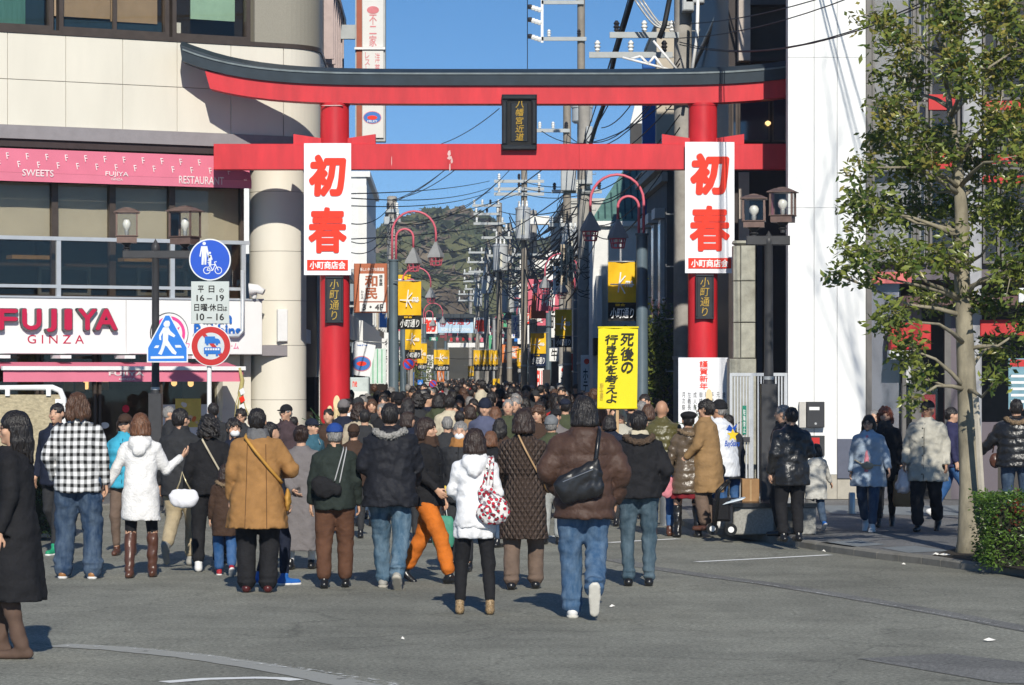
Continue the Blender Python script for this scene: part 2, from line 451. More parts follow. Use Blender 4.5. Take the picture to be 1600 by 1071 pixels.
kb = bpy.data.objects.new('kerb', None); COL.objects.link(kb); kb['kind'] = 'structure'; kb.location = kp[0]
KERB = mat('kerb_concrete', (0.21, 0.20, 0.175), 0.85, var=0.2, vscale=5, bump=0.3, bscale=40, dirt=0.3)
acc = []
for a, b_ in zip(kp[:-1], kp[1:]):
 n = max(1, round((b_ - a).length / 0.6))
 for i in range(n):
  p0 = a.lerp(b_, i / n); p1 = a.lerp(b_, (i + 1) / n)
  fr = vert_frame(p1, p0); L_ = (p1 - p0).length
  MB(fr).add([(0.006, -0.01, 0), (L_ - 0.006, -0.01, 0), (L_ - 0.006, KZ - 0.02, 0), (0.006, KZ - 0.02, 0),
     (0.006, KZ, -0.02), (L_ - 0.006, KZ, -0.02), (L_ - 0.006, KZ, -0.15), (0.006, KZ, -0.15)],
    [(0, 1, 2, 3), (3, 2, 5, 4), (4, 5, 6, 7), (0, 3, 4, 7), (1, 6, 5, 2)]).build('kerb_stone', KERB, kb)
PAVL = mat('light_concrete_paving', (0.20, 0.22, 0.23), 0.85, var=0.2, vscale=6, bump=0.2)
for nm, q in (('paving_slab', [(1280, 848), (1340, 844), (1385, 851), (1330, 855)]), ('paving_slab', [(1375, 856), (1430, 853), (1485, 861), (1420, 864)]), ('paving_slab', [(1280, 790), (1500, 790), (1500, 806), (1300, 803)])):
 pts = [G(x, y, KZ) for x, y in q]
 sheet(nm, [(p.x, p.y) for p in pts], KZ, PAVL)
kl = [G(x, y) for x, y in [(-120, 842), (40, 833), (90, 826), (112, 815), (118, 800), (300, 790), (480, 786)]]
sheet('pavement', [(q.x, q.y) for q in kl] + [(-3.2, 52), (-12, 47)], KZ - 0.004, WALK)
kb2 = bpy.data.objects.new('kerb', None); COL.objects.link(kb2); kb2['kind'] = 'structure'; kb2.location = kl[0]
for a, b_ in zip(kl[:-1], kl[1:]):
 n = max(1, round((b_ - a).length / 0.6))
 for i in range(n):
  p0 = a.lerp(b_, i / n); p1 = a.lerp(b_, (i + 1) / n); fr = vert_frame(p0, p1); L_ = (p1 - p0).length
  MB(fr).add([(0.006, -0.01, 0.02), (L_ - 0.006, -0.01, 0.02), (L_ - 0.006, KZ - 0.02, 0.02), (0.006, KZ - 0.02, 0.02),
     (0.006, KZ, 0), (L_ - 0.006, KZ, 0), (L_ - 0.006, KZ, -0.13), (0.006, KZ, -0.13)],
    [(0, 1, 2, 3), (3, 2, 5, 4), (4, 5, 6, 7), (0, 3, 4, 7), (1, 6, 5, 2)]).build('kerb_stone', KERB, kb2)
LIT = mat('crumpled_white_paper', (0.75, 0.73, 0.68), 0.8)
for i, (x, y, z, s_) in enumerate([(1545, 1003, 0, .035), (629 + 0, 1001, 0, .014), (956, 950, 0, .018), (1412, 884, 0, .022), (1287, 863, 0, .022), (1475, 869, KZ, .05), (1462, 868, KZ, .025)]):
 q = G(x, y, z); mb = MB(Frame(q, (1, 0, 0)))
 r = random.Random(i); n = 7
 mb.add([(s_ * 1.6 * math.cos(k * 2 * math.pi / n) * r.uniform(.6, 1), 0.005 + r.uniform(0, .012), s_ * math.sin(k * 2 * math.pi / n) * r.uniform(.6, 1)) for k in range(n)] + [(0, 0.03, 0)],
  [(k, (k + 1) % n, n) for k in range(n)])
 o = mb.build('paper_scrap', LIT)
 tag(o, ['pale scrap of paper alone on the road at bottom right', 'tiny white scrap on the open road left of centre', 'tiny white scrap on the road behind the walking man in a brown down jacket', 'white scrap on the road near the right kerb', 'flattened white scrap at the end of the painted bay line',
   'crumpled white paper on the pavement beside the tree trunk', 'small white scrap left of the crumpled paper by the tree'][i], 'litter')
# ================================================================ GATE
TY = 50.0; TX = XP(810, TY)
torii = thing('torii_gate', 'big vermilion torii gate with a dark curved roof beam spanning the street entrance', 'torii gate', (TX, TY, 0))
def lift(x):
 t = min(abs(x) / 5.23, 1.0); return 0.38 * t ** 5.6
def beam(name, xs0, xs1, z0, z1, w0, w1, m, grow=0.0, slant=0.0, top=None):
 n = 44; vs = []; fr = Frame((TX, TY, 0), (1, 0, 0), (0, 0, 1), (0, -1, 0))
 prof = top or [(w1, 0, 0), (w1, 1, 0), (w0, 1, 0), (w0, 0, 0)]
 k = len(prof)
 for i in range(n + 1):
  x = xs0 + (xs1 - xs0) * i / n; l = lift(x); g_ = 1 + grow * (abs(x) / 5.23) ** 4
  for w, v, e in prof:
   z = z0 + (z1 - z0) * v * g_ + l + e
   vs.append((x + (slant * v if x > 0 else -slant * v) * (1 if i in (0, n) else 0), z, w))
 fs = [(i * k + a, i * k + (a + 1) % k, (i + 1) * k + (a + 1) % k, (i + 1) * k + a) for i in range(n) for a in range(k)]
 fs += [tuple(range(k)), tuple(n * k + a for a in reversed(range(k)))]
 return MB(fr).add(vs, fs).build(name, m, torii)
zt, zm, zb = ZP(118, TY), ZP(136, TY), ZP(164, TY)
beam('roof_beam', -5.23, 5.23, zm, zt, -0.27, 0.27, NAVYROOF, 0.3, 0.03, top=[(0.25, 0, 0), (0.27, 1, 0), (0.27, 1, 0.012), (0.0, 1, 0.10), (-0.27, 1, 0.012), (-0.27, 1, 0), (-0.25, 0, 0)])
beam('roof_edge_strip', -5.22, 5.22, zt - 0.012, zt + 0.014, 0.272, 0.285, mat('roof_lip_highlight', (0.16, 0.19, 0.20), 0.4, var=.3), 0.0)  # real lip on the roof edge, its highlight put into the paler colour
beam('upper_beam', -4.80, 4.80, zb, zm - 0.002, -0.20, 0.20, RED, 0.0, 0.08)
fr = Frame((TX, TY, 0), (1, 0, 0), (0, 0, 1), (0, -1, 0))
MB(fr).bev(-4.75, 4.75, ZP(266, TY), ZP(226, TY), -0.13, 0.13, 0.006).build('tie_beam', RED, torii)
for sx in (-1, 1):
 cx = -2.87 if sx < 0 else 2.88
 MB(fr).lathe((cx, 0), [(0.242, 0.0), (0.242, 0.3), (0.232, 3.0), (0.225, zb - 0.02), (0.236, zb - 0.02), (0.236, zb + 0.02)], 40).build('pillar', RED, torii)
 MB(fr).lathe((cx, 0), [(0.31, 0.0), (0.31, 0.35), (0.27, 0.42)], 40).build('pillar_foot', BLACKP, torii)
 for e in (-1, 1):
  x0 = cx + e * 0.2; x1 = cx + e * 0.64; v0 = ZP(226, TY) + 0.001
  pts = [(x0, v0), (x1, v0), (x1, v0 + 0.155), (x0, v0 + 0.09)]
  if e < 0: pts = pts[::-1]
  MB(fr).poly(pts, -0.09, 0.09).build('wedge', RED, torii)
a0 = fr.pix(784, 234, 0.3); a1 = fr.pix(839, 147, 0.3)
tf = Frame(fr.p(a0[0], a0[1], 0.17), (1, 0, 0), (0, -0.10, 1)); tw = a1[0] - a0[0]; th_ = a1[1] - a0[1]
tb = MB(tf).box(0, tw, 0, th_, 0, 0.05).build('name_tablet', mat('tablet_black_lacquer', (0.013, 0.013, 0.013), 0.45, var=.2), torii)
for bx in ((0, tw, 0, .085), (0, tw, th_ - .085, th_), (0, .085, .087, th_ - .087), (tw - .085, tw, .087, th_ - .087)):
 MB(tf).bev(*bx, 0.051, 0.10, 0.025).build('frame_moulding', BLACKP, tb)
MB(tf).bev(.14, tw - .14, .13, th_ - .13, 0.051, 0.064, 0.01).build('inner_panel', BLACKP, tb)
textbox('lettering', tf, .21, tw - .20, .15, th_ - .10, 0.067, '八幡宮近道', GOLD, tb, bold=0.012, shear=0.15, vertical=True, th=0.006)
for x in (520, 700, 905, 1098):
 q = fr.pix(x, 240, .131); MB(fr).box(q[0] - .003, q[0] + .003, ZP(265, TY), ZP(227, TY), .128, .1315).build('weld_seam', mat('seam_dark_red', (.28, .012, .014), .6), torii)
FL = mat('bare_flaked_paint', (0.62, 0.42, 0.40), 0.8)
for (x, y, w_, h_) in [(702, 240, .03, .05), (703, 247, .045, .03), (706, 252, .02, .04), (703, 262, .012, .07), (612, 252, .006, .08), (521, 166, .20, .008)]:
 q = fr.pix(x, y, 0.13); MB(fr).poly([(q[0] - w_, q[1] - h_ * .3), (q[0] - w_ * .2, q[1] - h_), (q[0] + w_ * .8, q[1] - h_ * .4), (q[0] + w_ * .5, q[1] + h_), (q[0] - w_ * .6, q[1] + h_ * .7)], 0.1305 if y > 200 else 0.2, 0.132 if y > 200 else 0.24).build('flaked_patch', FL, torii)
for i, (x0, y0, x1, y1) in enumerate([(475, 224, 548.5, 430), (1070.5, 222, 1147.5, 427)]):
 side = ['left', 'right'][i]
 bt = thing('new_year_banner', 'tall white banner with red New Year characters on the %s gate pillar' % side, 'banner', fr.p((-2.87, 2.88)[i], 4.0, 0.25), 'tall white New Year banners on the gate pillars')
 W_ = 0.272
 u0, u1, v0, v1 = ppix(fr, x0, y0, x1, y1, W_)
 n = 14; vs = []
 for k in range(n + 1):
  for j, w in ((0, 0), (1, 0)):
   pass
 mb = MB(fr); vs = []; 
 for k in range(n + 1):
  v = v0 + (v1 - v0) * k / n
  for j in range(5):
   u = u0 + (u1 - u0) * j / 4
   vs.append((u, v, W_ - 0.006 + 0.004 * math.sin(k * 1.3 + j + i)))
 fs = [(k * 5 + j, k * 5 + j + 1, (k + 1) * 5 + j + 1, (k + 1) * 5 + j) for k in range(n) for j in range(4)]
 mb.add(vs, fs, True); vs2 = [(a, b, c - 0.012) for a, b, c in vs]; mb.add(vs2, [tuple(reversed(q)) for q in fs], True)
 mb.add([(u0, v0, W_ - .02), (u1, v0, W_ - .02), (u1, v1, W_ - .02), (u0, v1, W_ - .02), (u0, v0, W_ - .004), (u1, v0, W_ - .004), (u1, v1, W_ - .004), (u0, v1, W_ - .004)], [(0, 1, 5, 4), (1, 2, 6, 5), (2, 3, 7, 6), (3, 0, 4, 7)])
 sh = mb.build('cloth_sheet', BANNERW, bt)
 W2 = W_ + 0.006
 def bx(name, a, b, c, d, txt, m, par, **k):
  px0 = x0 + (x1 - x0) * a; px1 = x0 + (x1 - x0) * b; py0 = y0 + (y1 - y0) * c; py1 = y0 + (y1 - y0) * d
  return tpix(name, fr, px0, py0, px1, py1, k.pop('w', W2), txt, m, par, **k)
 bx('red_character', .10, .90, .085, .405, '初', BRED, bt, bold=0.052, shear=0.06)
 bx('red_character', .09, .91, .485, .835, '春', BRED, bt, bold=0.034, shear=0.0)
 a = ppix(fr, x0 + (x1 - x0) * .065, y0 + (y1 - y0) * .885, x0 + (x1 - x0) * .935, y0 + (y1 - y0) * .965, W2)
 st = MB(fr).box(*a, W2 - 0.004, W2).build('red_strip', BRED, bt)
 bx('association_name', .12, .88, .895, .955, '小町商店会', WHITE, st, bold=0.03, w=W2 + 0.003)
for i, (x0, y0, x1, y1) in enumerate([(508, 432, 536.5, 505), (1087, 429, 1115.5, 499)]):
 u0, u1, v0, v1 = ppix(fr, x0, y0, x1, y1, 0.29)
 pt = thing('street_name_plate', 'narrow black plate with gold street name on the %s gate pillar' % ['left', 'right'][i], 'sign', fr.p((-2.87, 2.88)[i], v0, 0.25), 'black street name plates on the gate pillars')
 bd = MB(fr).bev(u0, u1, v0, v1, 0.20, 0.285, 0.012).build('board', BLACKP, pt)
 for bx_ in ((u0, u1, v0, v0 + .035), (u0, u1, v1 - .035, v1), (u0, u0 + .03, v0 + .037, v1 - .037), (u1 - .03, u1, v0 + .037, v1 - .037)):
  MB(fr).bev(*bx_, 0.2855, 0.305, 0.008).build('frame_strip', BLACKP, bd)
 textbox('lettering', fr, u0 + .07, u1 - .07, v0 + .05, v1 - .05, 0.289, '小町通り', GOLD, pt, bold=0.004, vertical=True, shear=0.1, th=0.004)
u0, u1, v0, v1 = ppix(fr, 1060, 559, 1138.5, 735, 0.42)
nt_ = thing('new_year_notice', 'white New Year notice board with red heading and black columns at the right pillar', 'notice', fr.p((u0 + u1) / 2, v0, 0.4))
MB(fr).box(u0, u1, v0, v1, 0.39, 0.42).build('board', BANNERW, nt_)
MB(fr).box(u0 + .1, u0 + .15, 0.08, v0 - .002, 0.36, 0.41).build('leg', GREYM, nt_)
MB(fr).box(u1 - .15, u1 - .1, 0.08, v0 - .002, 0.36, 0.41).build('leg', GREYM, nt_)
tpix('heading', fr, 1093, 564, 1106, 609, 0.424, '謹賀新年', BRED, nt_, bold=0.02, vertical=True)
cols = ['歳旦祭', '元始祭', '手斧始式', '除魔神事', '御鎮座祭', '成人祭', '左義長神事', '月次祭']
for i, c in enumerate(cols):
 xc = 1131 - i * 9.0
 tpix('small_column', fr, xc - 2.6, 613, xc + 2.6, 613 + 9.5 * len(c), 0.424, c, INK, nt_, bold=0.0, vertical=True)
# ================================================================ RESTAURANT ON THE LEFT
LS = 0.58
LU = Vector((1, LS, 0)).normalized(); LO = Vector((-5.04, 50.42, 0))
LF = Frame(LO, LU, (0, 0, 1), Vector((LU.y, -LU.x, 0)))
rest = thing('restaurant_building', 'cream panelled restaurant building with pink awnings and white shop fascia on the left corner', 'building', (-7, 50, 0))
UC = LF.pix(447, 300)[0]
def contour(off, n=12, far=60.0):
 """outer outline of the corner building, offset outwards: straight front, rounded corner, long side"""
 R = 1.0; pts = []
 p0 = LF.p(-7.5, 0, off); pts.append((p0.x, p0.y))
 c = LF.p(UC, 0, -R); a0 = math.atan2(LF.N.y, LF.N.x); a1 = math.radians(-0.0 + 1.2)
 for k in range(n + 1):
  a = a0 + (a1 - a0) * k / n; pts.append((c.x + (R + off) * math.cos(a), c.y + (R + off) * math.sin(a)))
 x, y = pts[-1]; d = far - y; pts.append((x - 0.021 * d, far))
 return pts
def band(name, z0, z1, off, th, m, parent, far=60.0):
 o = contour(off, far=far); i = contour(off - th, far=far); n = len(o)
 vs = []
 for z in (z0, z1):
  vs += [(x, z, -y) for x, y in o] + [(x, z, -y) for x, y in i]
 fs = []
 for k in range(n - 1):
  fs += [(k, k + 1, 2 * n + k + 1, 2 * n + k), (n + k, 3 * n + k, 3 * n + k + 1, n + k + 1), (2 * n + k, 2 * n + k + 1, 3 * n + k + 1, 3 * n + k), (k, n + k, n + k + 1, k + 1)]
 fs += [(0, 2 * n, 3 * n, n), (n - 1, 2 * n - 1, 4 * n - 1, 3 * n - 1)]
 return MB().add(vs, fs).build(name, m, parent)
zA = LF.pix(0, 50)[1]; zB = LF.pix(0, 123)[1]; zC = LF.pix(0, 195)[1]; zD = LF.pix(0, 216)[1]
zTop = 13.5
band('wall_core', zC, zA, -0.035, 0.3, JOINT, rest)
jx = [-190, -80, 12, 103, 192, 277, 361, 443]
ju = [LF.pix(x, 120)[0] for x in jx]
for (a, b_) in zip(ju[:-1], ju[1:]):
 for z0, z1 in ((zC, zB), (zB, zA)):
  MB(LF).bev(a + .004, b_ - .004, z0 + .004, z1 - .004, -0.034, 0.0, 0.004).build('wall_panel', CREAM, rest)
def corner_panel(z0, z1, off, m, name='corner_panel'):
 o = contour(off)[1:]; i = contour(off - .034)[1:]; n = len(o)
 o[0] = (LF.p(UC - (UC - ju[-1]) + .004, 0, off).x, LF.p(ju[-1] + .004, 0, off).y); 
 i[0] = (LF.p(ju[-1] + .004, 0, off - .034).x, LF.p(ju[-1] + .004, 0, off - .034).y)
 vs = [(x, z, -y) for z in (z0, z1) for x, y in o + i]; fs = []
 for k in range(n - 1):
  fs += [(k, k + 1, 2 * n + k + 1, 2 * n + k), (2 * n + k, 2 * n + k + 1, 3 * n + k + 1, 3 * n + k), (k, n + k, n + k + 1, k + 1)]
 MB().add(vs, fs).build(name, m, rest)
corner_panel(zC + .004, zB - .004, 0, CREAM); corner_panel(zB + .004, zA - .004, 0, CREAM)
band('grey_ledge', zD, zC, 0.05, 0.5, mat('mauve_grey_render', (0.27, 0.25, 0.26), 0.8, var=.08, bump=.2), rest)
SILL = band('window_sill', zA, zA + 0.07, 0.02, 0.3, BRONZE, rest)
band('upper_wall', zA + 2.0, zTop, 0.0, 0.3, CREAM, rest, far=53.6)
tile = mat('beige_mosaic_tile', (0.30, 0.28, 0.23), 0.5, var=.12, vscale=60)
o = [p for p in contour(0.0, far=53.6)[1:]]; i_ = [p for p in contour(-.2, far=53.6)[1:]]
pu = LF.pix(398, 60)[0]; q0 = LF.p(pu, 0, 0.0); q1 = LF.p(pu, 0, -.2)
o = [(q0.x, q0.y)] + o; i_ = [(q1.x, q1.y)] + i_; n = len(o)
vs = [(x, z, -y) for z in (zA + .07, zA + 2.0) for x, y in o + i_]; fs = []
for k in range(n - 1): fs += [(k, k + 1, 2 * n + k + 1, 2 * n + k), (n + k, n + k + 1, 3 * n + k + 1, 3 * n + k)]
fs += [(0, 2 * n, 3 * n, n)]
MB().add(vs, fs).build('tiled_pier', tile, rest)
CURT = [mat('teal_curtain', (0.16, 0.42, 0.42), 0.9, var=.15, vscale=4, stretch=(6, 6, .6)), mat('brown_blind', (0.36, 0.27, 0.19), 0.9, var=.08), mat('dark_blue_board', (0.012, 0.04, 0.075), 0.8), mat('pale_green_sheet', (0.36, 0.58, 0.50), 0.8, var=.08)]
GL = glass('window_glass', (0.88, 0.87, 0.83), 0.0)
wx = [(-190, -90), (-85, 84), (93, 265), (270, 392)]
for i, (a, b_) in enumerate(wx):
 u0 = LF.pix(a, 55)[0]; u1 = LF.pix(b_, 55)[0]; z0, z1 = zA + .07, zA + 1.98
 w = tag(MB(LF).box(u0, u0 + .07, z0, z1, -.14, -.01).box(u1 - .07, u1, z0, z1, -.14, -.01).box(u0 + .07, u1 - .07, z0, z0 + .07, -.14, -.01).box(u0 + .07, u1 - .07, z1 - .07, z1, -.14, -.01).build('window', BRONZE, rest))
 MB(LF).box(u0 + .07, u1 - .07, z0 + .07, z1 - .07, -.09, -.084).build('pane', GL, w)
 if i in (1, 2):
  um = LF.pix((0, 87, 181)[i], 55)[0] if i == 2 else LF.pix(52, 55)[0]
  if i == 2: MB(LF).box(um - .03, um + .03, z0 + .07, z1 - .07, -.08, -.03).build('mullion', BRONZE, w)
 if i <= 1:
  MB(LF).box(u0, LF.pix(52, 50)[0], z0, z1, -.35, -.33).build('curtain', CURT[0], w)
  if i == 1: MB(LF).box(LF.pix(52, 50)[0], u1, z0, z1, -.42, -.40).build('curtain', CURT[2], w)
 if i == 2:
  MB(LF).box(u0, um, z0 + .25, z1, -.25, -.23).build('blind', CURT[1], w)
  MB(LF).box(um + .02, u1 - .1, z0 + .22, z1, -.27, -.25).build('blind', CURT[1], w)
  MB(LF).box(u0, u1, z0, z0 + .25, -.30, -.28).build('board', CURT[2], w)
 if i == 3:
  q = ppix(LF, 297, -90, 366, 30, -.3)
  MB(LF).box(*q, -.3, -.28).build('hanging_sheet', CURT[3], w)
  MB(LF).box(u0 + .13, u0 + .2, z0 + .07, z0 + .25, -.2, -.14).build('bottles', WHITE, w)
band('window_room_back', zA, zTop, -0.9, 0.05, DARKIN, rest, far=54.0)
zS = LF.pix(0, 465, .25)[1]; zS0 = LF.pix(0, 553, .25)[1]
ue = LF.pix(389, 400)[0]; ul = -7.5
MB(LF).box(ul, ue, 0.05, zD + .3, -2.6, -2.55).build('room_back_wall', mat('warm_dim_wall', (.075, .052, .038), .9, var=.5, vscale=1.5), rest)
MB(LF).box(ul, ue, zS0 + .2, zS0 + .4, -2.5, -.26).build('floor_slab', DARKIN, rest)
MB(LF).box(ul, UC, zD - .12, zD - .002, -1.2, .0).build('soffit', mat('shaded_soffit', (0.05, 0.035, 0.035), .8), rest)  # real soffit; shade of the recess under the ledge put into its colour
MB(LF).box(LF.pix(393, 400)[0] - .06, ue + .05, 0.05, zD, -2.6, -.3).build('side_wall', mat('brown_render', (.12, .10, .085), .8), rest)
BL = mat('pale_roller_blind', (0.50, 0.465, 0.40), 0.9, var=.05, vscale=3, bump=.1, bscale=200)
mx = [-170, -60, 85, 175, 268, 380]
for a, b_ in zip(mx[:-1], mx[1:]):
 u0 = LF.pix(a, 300, -.25)[0]; u1 = LF.pix(b_, 300, -.25)[0]
 w = MB(LF).box(u0, u0 + .05, zS, zD - .12, -.32, -.22).box(u1 - .05, u1, zS, zD - .12, -.32, -.22).box(u0 + .05, u1 - .05, zS, zS + .06, -.32, -.22).build('window', BRONZE, rest)
 MB(LF).box(u0 + .05, u1 - .05, zS + .06, zD - .12, -.28, -.275).build('pane', GL, w)
 MB(LF).box(u0 + .03, u1 - .03, LF.pix(0, 374, -.36)[1], LF.pix(0, 284, -.36)[1], -.37, -.36).build('blind', BL, w)
WOOD = mat('light_wood', (.34, .22, .10), .6, var=.2)
for (x0, x1, y0, y1) in ((15, 80, 400, 405), (190, 240, 404, 409)):
 q = ppix(LF, x0, y0, x1, y1, -.6); MB(LF).box(*q, -.75, -.5).build('table_top', WOOD, rest)
for (x0, x1, y0, y1) in ((60, 142, 418, 462), (215, 293, 420, 462)):
 u0, u1, v0, v1 = ppix(LF, x0, y0, x1, y1, -.45)
 MB(LF).box(u0, u0 + .05, v0, v1, -.49, -.45).box(u1 - .05, u1, v0, v1, -.49, -.45).box(u0 + .05, u1 - .05, v1 - .05, v1, -.49, -.45).box(u0 + .05, u1 - .05, v0, v0 + .05, -.49, -.45).build('inner_screen_frame', mat('dull_metal', (.2, .2, .19), .5), rest)
ALU = mat('pale_aluminium', (0.50, 0.53, 0.56), 0.4, metal=0.3, var=.06)
GB = glass('balustrade_glass', (0.78, 0.74, 0.68), 0.01)
w0 = 0.18
rail = MB(LF).box(LF.pix(-180, 372, w0)[0], LF.pix(389, 372, w0)[0], LF.pix(0, 374, w0)[1], LF.pix(0, 368, w0)[1], w0 - .03, w0 + .03).build('balcony_rail', ALU, rest)
MB(LF).box(LF.pix(-180, 372, w0)[0], LF.pix(382, 372, w0)[0], LF.pix(0, 449, w0)[1], LF.pix(0, 444, w0)[1], w0 - .02, w0 + .02).build('lower_rail', ALU, rail)
for x in (-90, 91, 269, 380):
 u = LF.pix(x, 400, w0)[0]; MB(LF).box(u - .035, u + .035, zS + .002, LF.pix(0, 374, w0)[1] - .001, w0 - .025, w0 + .025).build('post', ALU, rail)
xs = [-170, -88, 91, 269, 380]
for a, b_ in zip(xs[:-1], xs[1:]):
 MB(LF).box(LF.pix(a + 4, 400, w0)[0], LF.pix(b_ - 4, 400, w0)[0], LF.pix(0, 443, w0)[1], LF.pix(0, 375, w0)[1], w0 - .006, w0).build('glass_panel', GB, rail)
uf = LF.pix(410, 500, .25)[0]
fas = MB(LF).bev(ul, uf, zS0, zS, -.25, .25, .01).build('fascia', mat('white_sign_face', (0.80, 0.80, 0.79), 0.35, var=.02, spec=.5), rest)
MB(LF).box(LF.pix(197, 500, .25)[0] - .004, LF.pix(197, 500, .25)[0] + .004, zS0 + .02, zS - .02, .25, .252).build('panel_joint', JOINT, fas)
MB(LF).box(ul, uf + .02, zS, zS + .03, -.25, .27).build('top_trim', ALU, fas)
CRIM = mat('crimson_sign_letter', (0.50, 0.015, 0.06), 0.35, var=.05, spec=.5)
SHADOWED = mat('letter_return_shadow', (0.10, 0.11, 0.11), .5)  # dark letter returns, with the letters' shadow put into the same colour
for ch, (x0, x1) in zip('FUJIYA', [(-8, 26), (33, 63), (71, 87), (99, 111), (120, 150), (147, 182)]):
 q = ppix(LF, x0, 483, x1, 516 if ch != 'J' else 519, .30)
 lt = textbox('sign_letter', LF, q[0] - .015, q[1] + .015, q[2] - .02, q[3] + .01, .255, ch, SHADOWED, fas, bold=0.045, th=0.08)
 textbox('letter_face', LF, q[0], q[1], q[2], q[3], .341, ch, CRIM, lt, bold=0.03, th=0.006)
tpix('small_sign_lettering', LF, 43, 524, 131, 537, .253, 'GINZA', CRIM, fas, bold=0.0, gap=.6, th=.004)
cu, cv = LF.pix(265, 521, .27)
MB(LF).disc(cu, cv, .325, .25, .262, ru=.325).build('logo_edge', DKGREY, fas)
MB(LF).disc(cu, cv, .31, .262, .27).build('logo_disc', WHITE, fas)
PK = mat('logo_pink', (.75, .07, .28), .4)
MB(LF).ring(cu, cv, .215, .265, .27, .275).build('logo_ring', PK, fas)
MB(LF).poly([(cu - .17, cv - .02), (cu + .17, cv + .10), (cu + .02, cv - .20)], .27, .276).build('logo_arrow', PK, fas)
MB(LF).disc(cu - .28, cv - .24, .09, .25, .266, n=20).build('logo_dot_edge', WHITE, fas)
MB(LF).disc(cu - .28, cv - .24, .04, .266, .272, n=16).build('logo_dot', PK, fas)
BLUT = mat('logo_blue', (.02, .13, .48), .4)
tpix('brand_lettering', LF, 303, 487, 362, 506, .262, 'Baskin', BLUT, fas, bold=.03, th=.01)
tpix('brand_lettering', LF, 303, 507, 376, 527, .262, 'Robbins', BLUT, fas, bold=.03, th=.01)
tpix('small_sign_lettering', LF, 250, 536, 373, 546, .253, 'サーティワンアイスクリーム', PK, fas, bold=.01)
q = LF.pix(378, 460, .3)
MB(LF).tube([(q[0], q[1] + .38, .33), (q[0], q[1] - .58, .33), (q[0] - .08, q[1] - .66, .33), (q[0] - .85, q[1] - .66, .33)], .035, 8).build('lamp_bracket', ALU, rest)
q = LF.pix(397, 455, .3)
MB(LF).lathe((q[0], .3), [(.03, q[1] - .12), (.05, q[1] - .08), (.05, q[1] - .02)], 12).tube([(q[0] - .1, q[1] + .02, .32), (q[0] + .02, q[1] + .03, .38), (q[0] + .1, q[1] - .02, .45)], [.10, .07, .05], 12).build('floodlight', WHITE, rest)
PINKA = mat('pink_awning_fabric', (0.60, 0.16, 0.23), 0.75, var=.06, vscale=2, bump=.1, bscale=5)
PINKL = mat('pink_awning_valance', (0.68, 0.19, 0.27), 0.7, var=.05, vscale=2)
def awning(name, xl, xr, ytop, wtop, yedge, wedge, ybot, txt, parent):
 u0 = LF.pix(xl, yedge, wedge)[0]; u1 = LF.pix(xr, yedge, wedge)[0]
 zt_ = LF.pix(xl, ytop, wtop)[1]; ze = LF.pix(xl, yedge, wedge)[1]; zb_ = LF.pix(xl, ybot, wedge)[1]
 n = 24; vs = []
 for k in range(n + 1):
  u = u0 + (u1 - u0) * k / n; s_ = .012 * math.sin(k * math.pi / 3) ** 2
  vs += [(u, zt_, wtop), (u, (zt_ + ze) / 2 - .01 - s_, (wtop + wedge) / 2), (u, ze, wedge)]
 fs = [(3 * k + j, 3 * k + 3 + j, 3 * k + 4 + j, 3 * k + 1 + j) for k in range(n) for j in range(2)]
 a = MB(LF).add(vs, fs, True)
 a.add([(u0, zt_, wtop), (u0, ze, wedge), (u0, ze - .0, wtop)], [(0, 1, 2)]).add([(u1, zt_, wtop), (u1, ze, wedge), (u1, ze, wtop)], [(0, 2, 1)])
 aw = a.build(name, PINKA, parent)
 vs = []
 for k in range(n + 1):
  u = u0 + (u1 - u0) * k / n; wv = .006 * math.sin(k * 2.1)
  vs += [(u, ze - .002, wedge), (u, zb_ , wedge + wv)]
 MB(LF).add(vs, [(2 * k, 2 * k + 1, 2 * k + 3, 2 * k + 2) for k in range(n)], True).build('valance', PINKL, aw)
 return aw, (u0, u1, zt_, ze, zb_)
aw, (u0, u1, zt_, ze, zb_) = awning('upper_awning', -170, 393, 225, .02, 263, .20, 277, '', rest)
sf = Frame(LF.p(0, ze, .20), LF.U, (LF.p(0, zt_, .02) - LF.p(0, ze, .20)))
sl = (LF.p(0, zt_, .02) - LF.p(0, ze, .20)).length
WT = mat('awning_white_print', (.78, .66, .66), .7)
k = 0; x = u0 + .1
while x < u1 - .1:
 for r_, off in ((.12, 0.0), (.46, .16)):
  textbox('letter_print', sf, x + off, x + off + .045, sl * r_ + .03, sl * r_ + .14, .016 - .0, 'F', WT, aw, bold=0)
 x += .32
for t_, x0, x1, y0, y1 in (('SWEETS', 35, 84, 266, 275), ('FUJIYA', 165, 201, 269, 277), ('RESTAURANT', 280, 350, 277, 287), ('GINZA', 174, 192, 279, 282)):
 a = ppix(LF, x0, y0, x1, y1, .22); textbox('valance_lettering', LF, a[0], a[1], a[2], a[3], .214, t_, WT, aw, bold=.01)
aw, (u0, u1, zt_, ze, zb_) = awning('lower_awning', 5, 380, 566, .26, 576, .85, 597, '', rest)
MB(LF).box(u0 - .03, u1 + .02, ze - .025, ze + .035, .84, .90).build('front_bar', WHITE, aw)
for t_, x0, x1, y0, y1 in (('FUJIYA', 170, 225, 581, 589), ('GINZA', 186, 212, 591, 594.5)):
 a = ppix(LF, x0, y0, x1, y1, .865); textbox('valance_lettering', LF, a[0], a[1], a[2], a[3], .862, t_, WT, aw, bold=.03)
for x in (0, 95, 195, 300):
 u = LF.pix(x, 562, .3)[0]; MB(LF).box(u - .09, u + .09, zS0 - .07, zS0 - .02, .1, .5).build('awning_bracket', WHITE, aw)
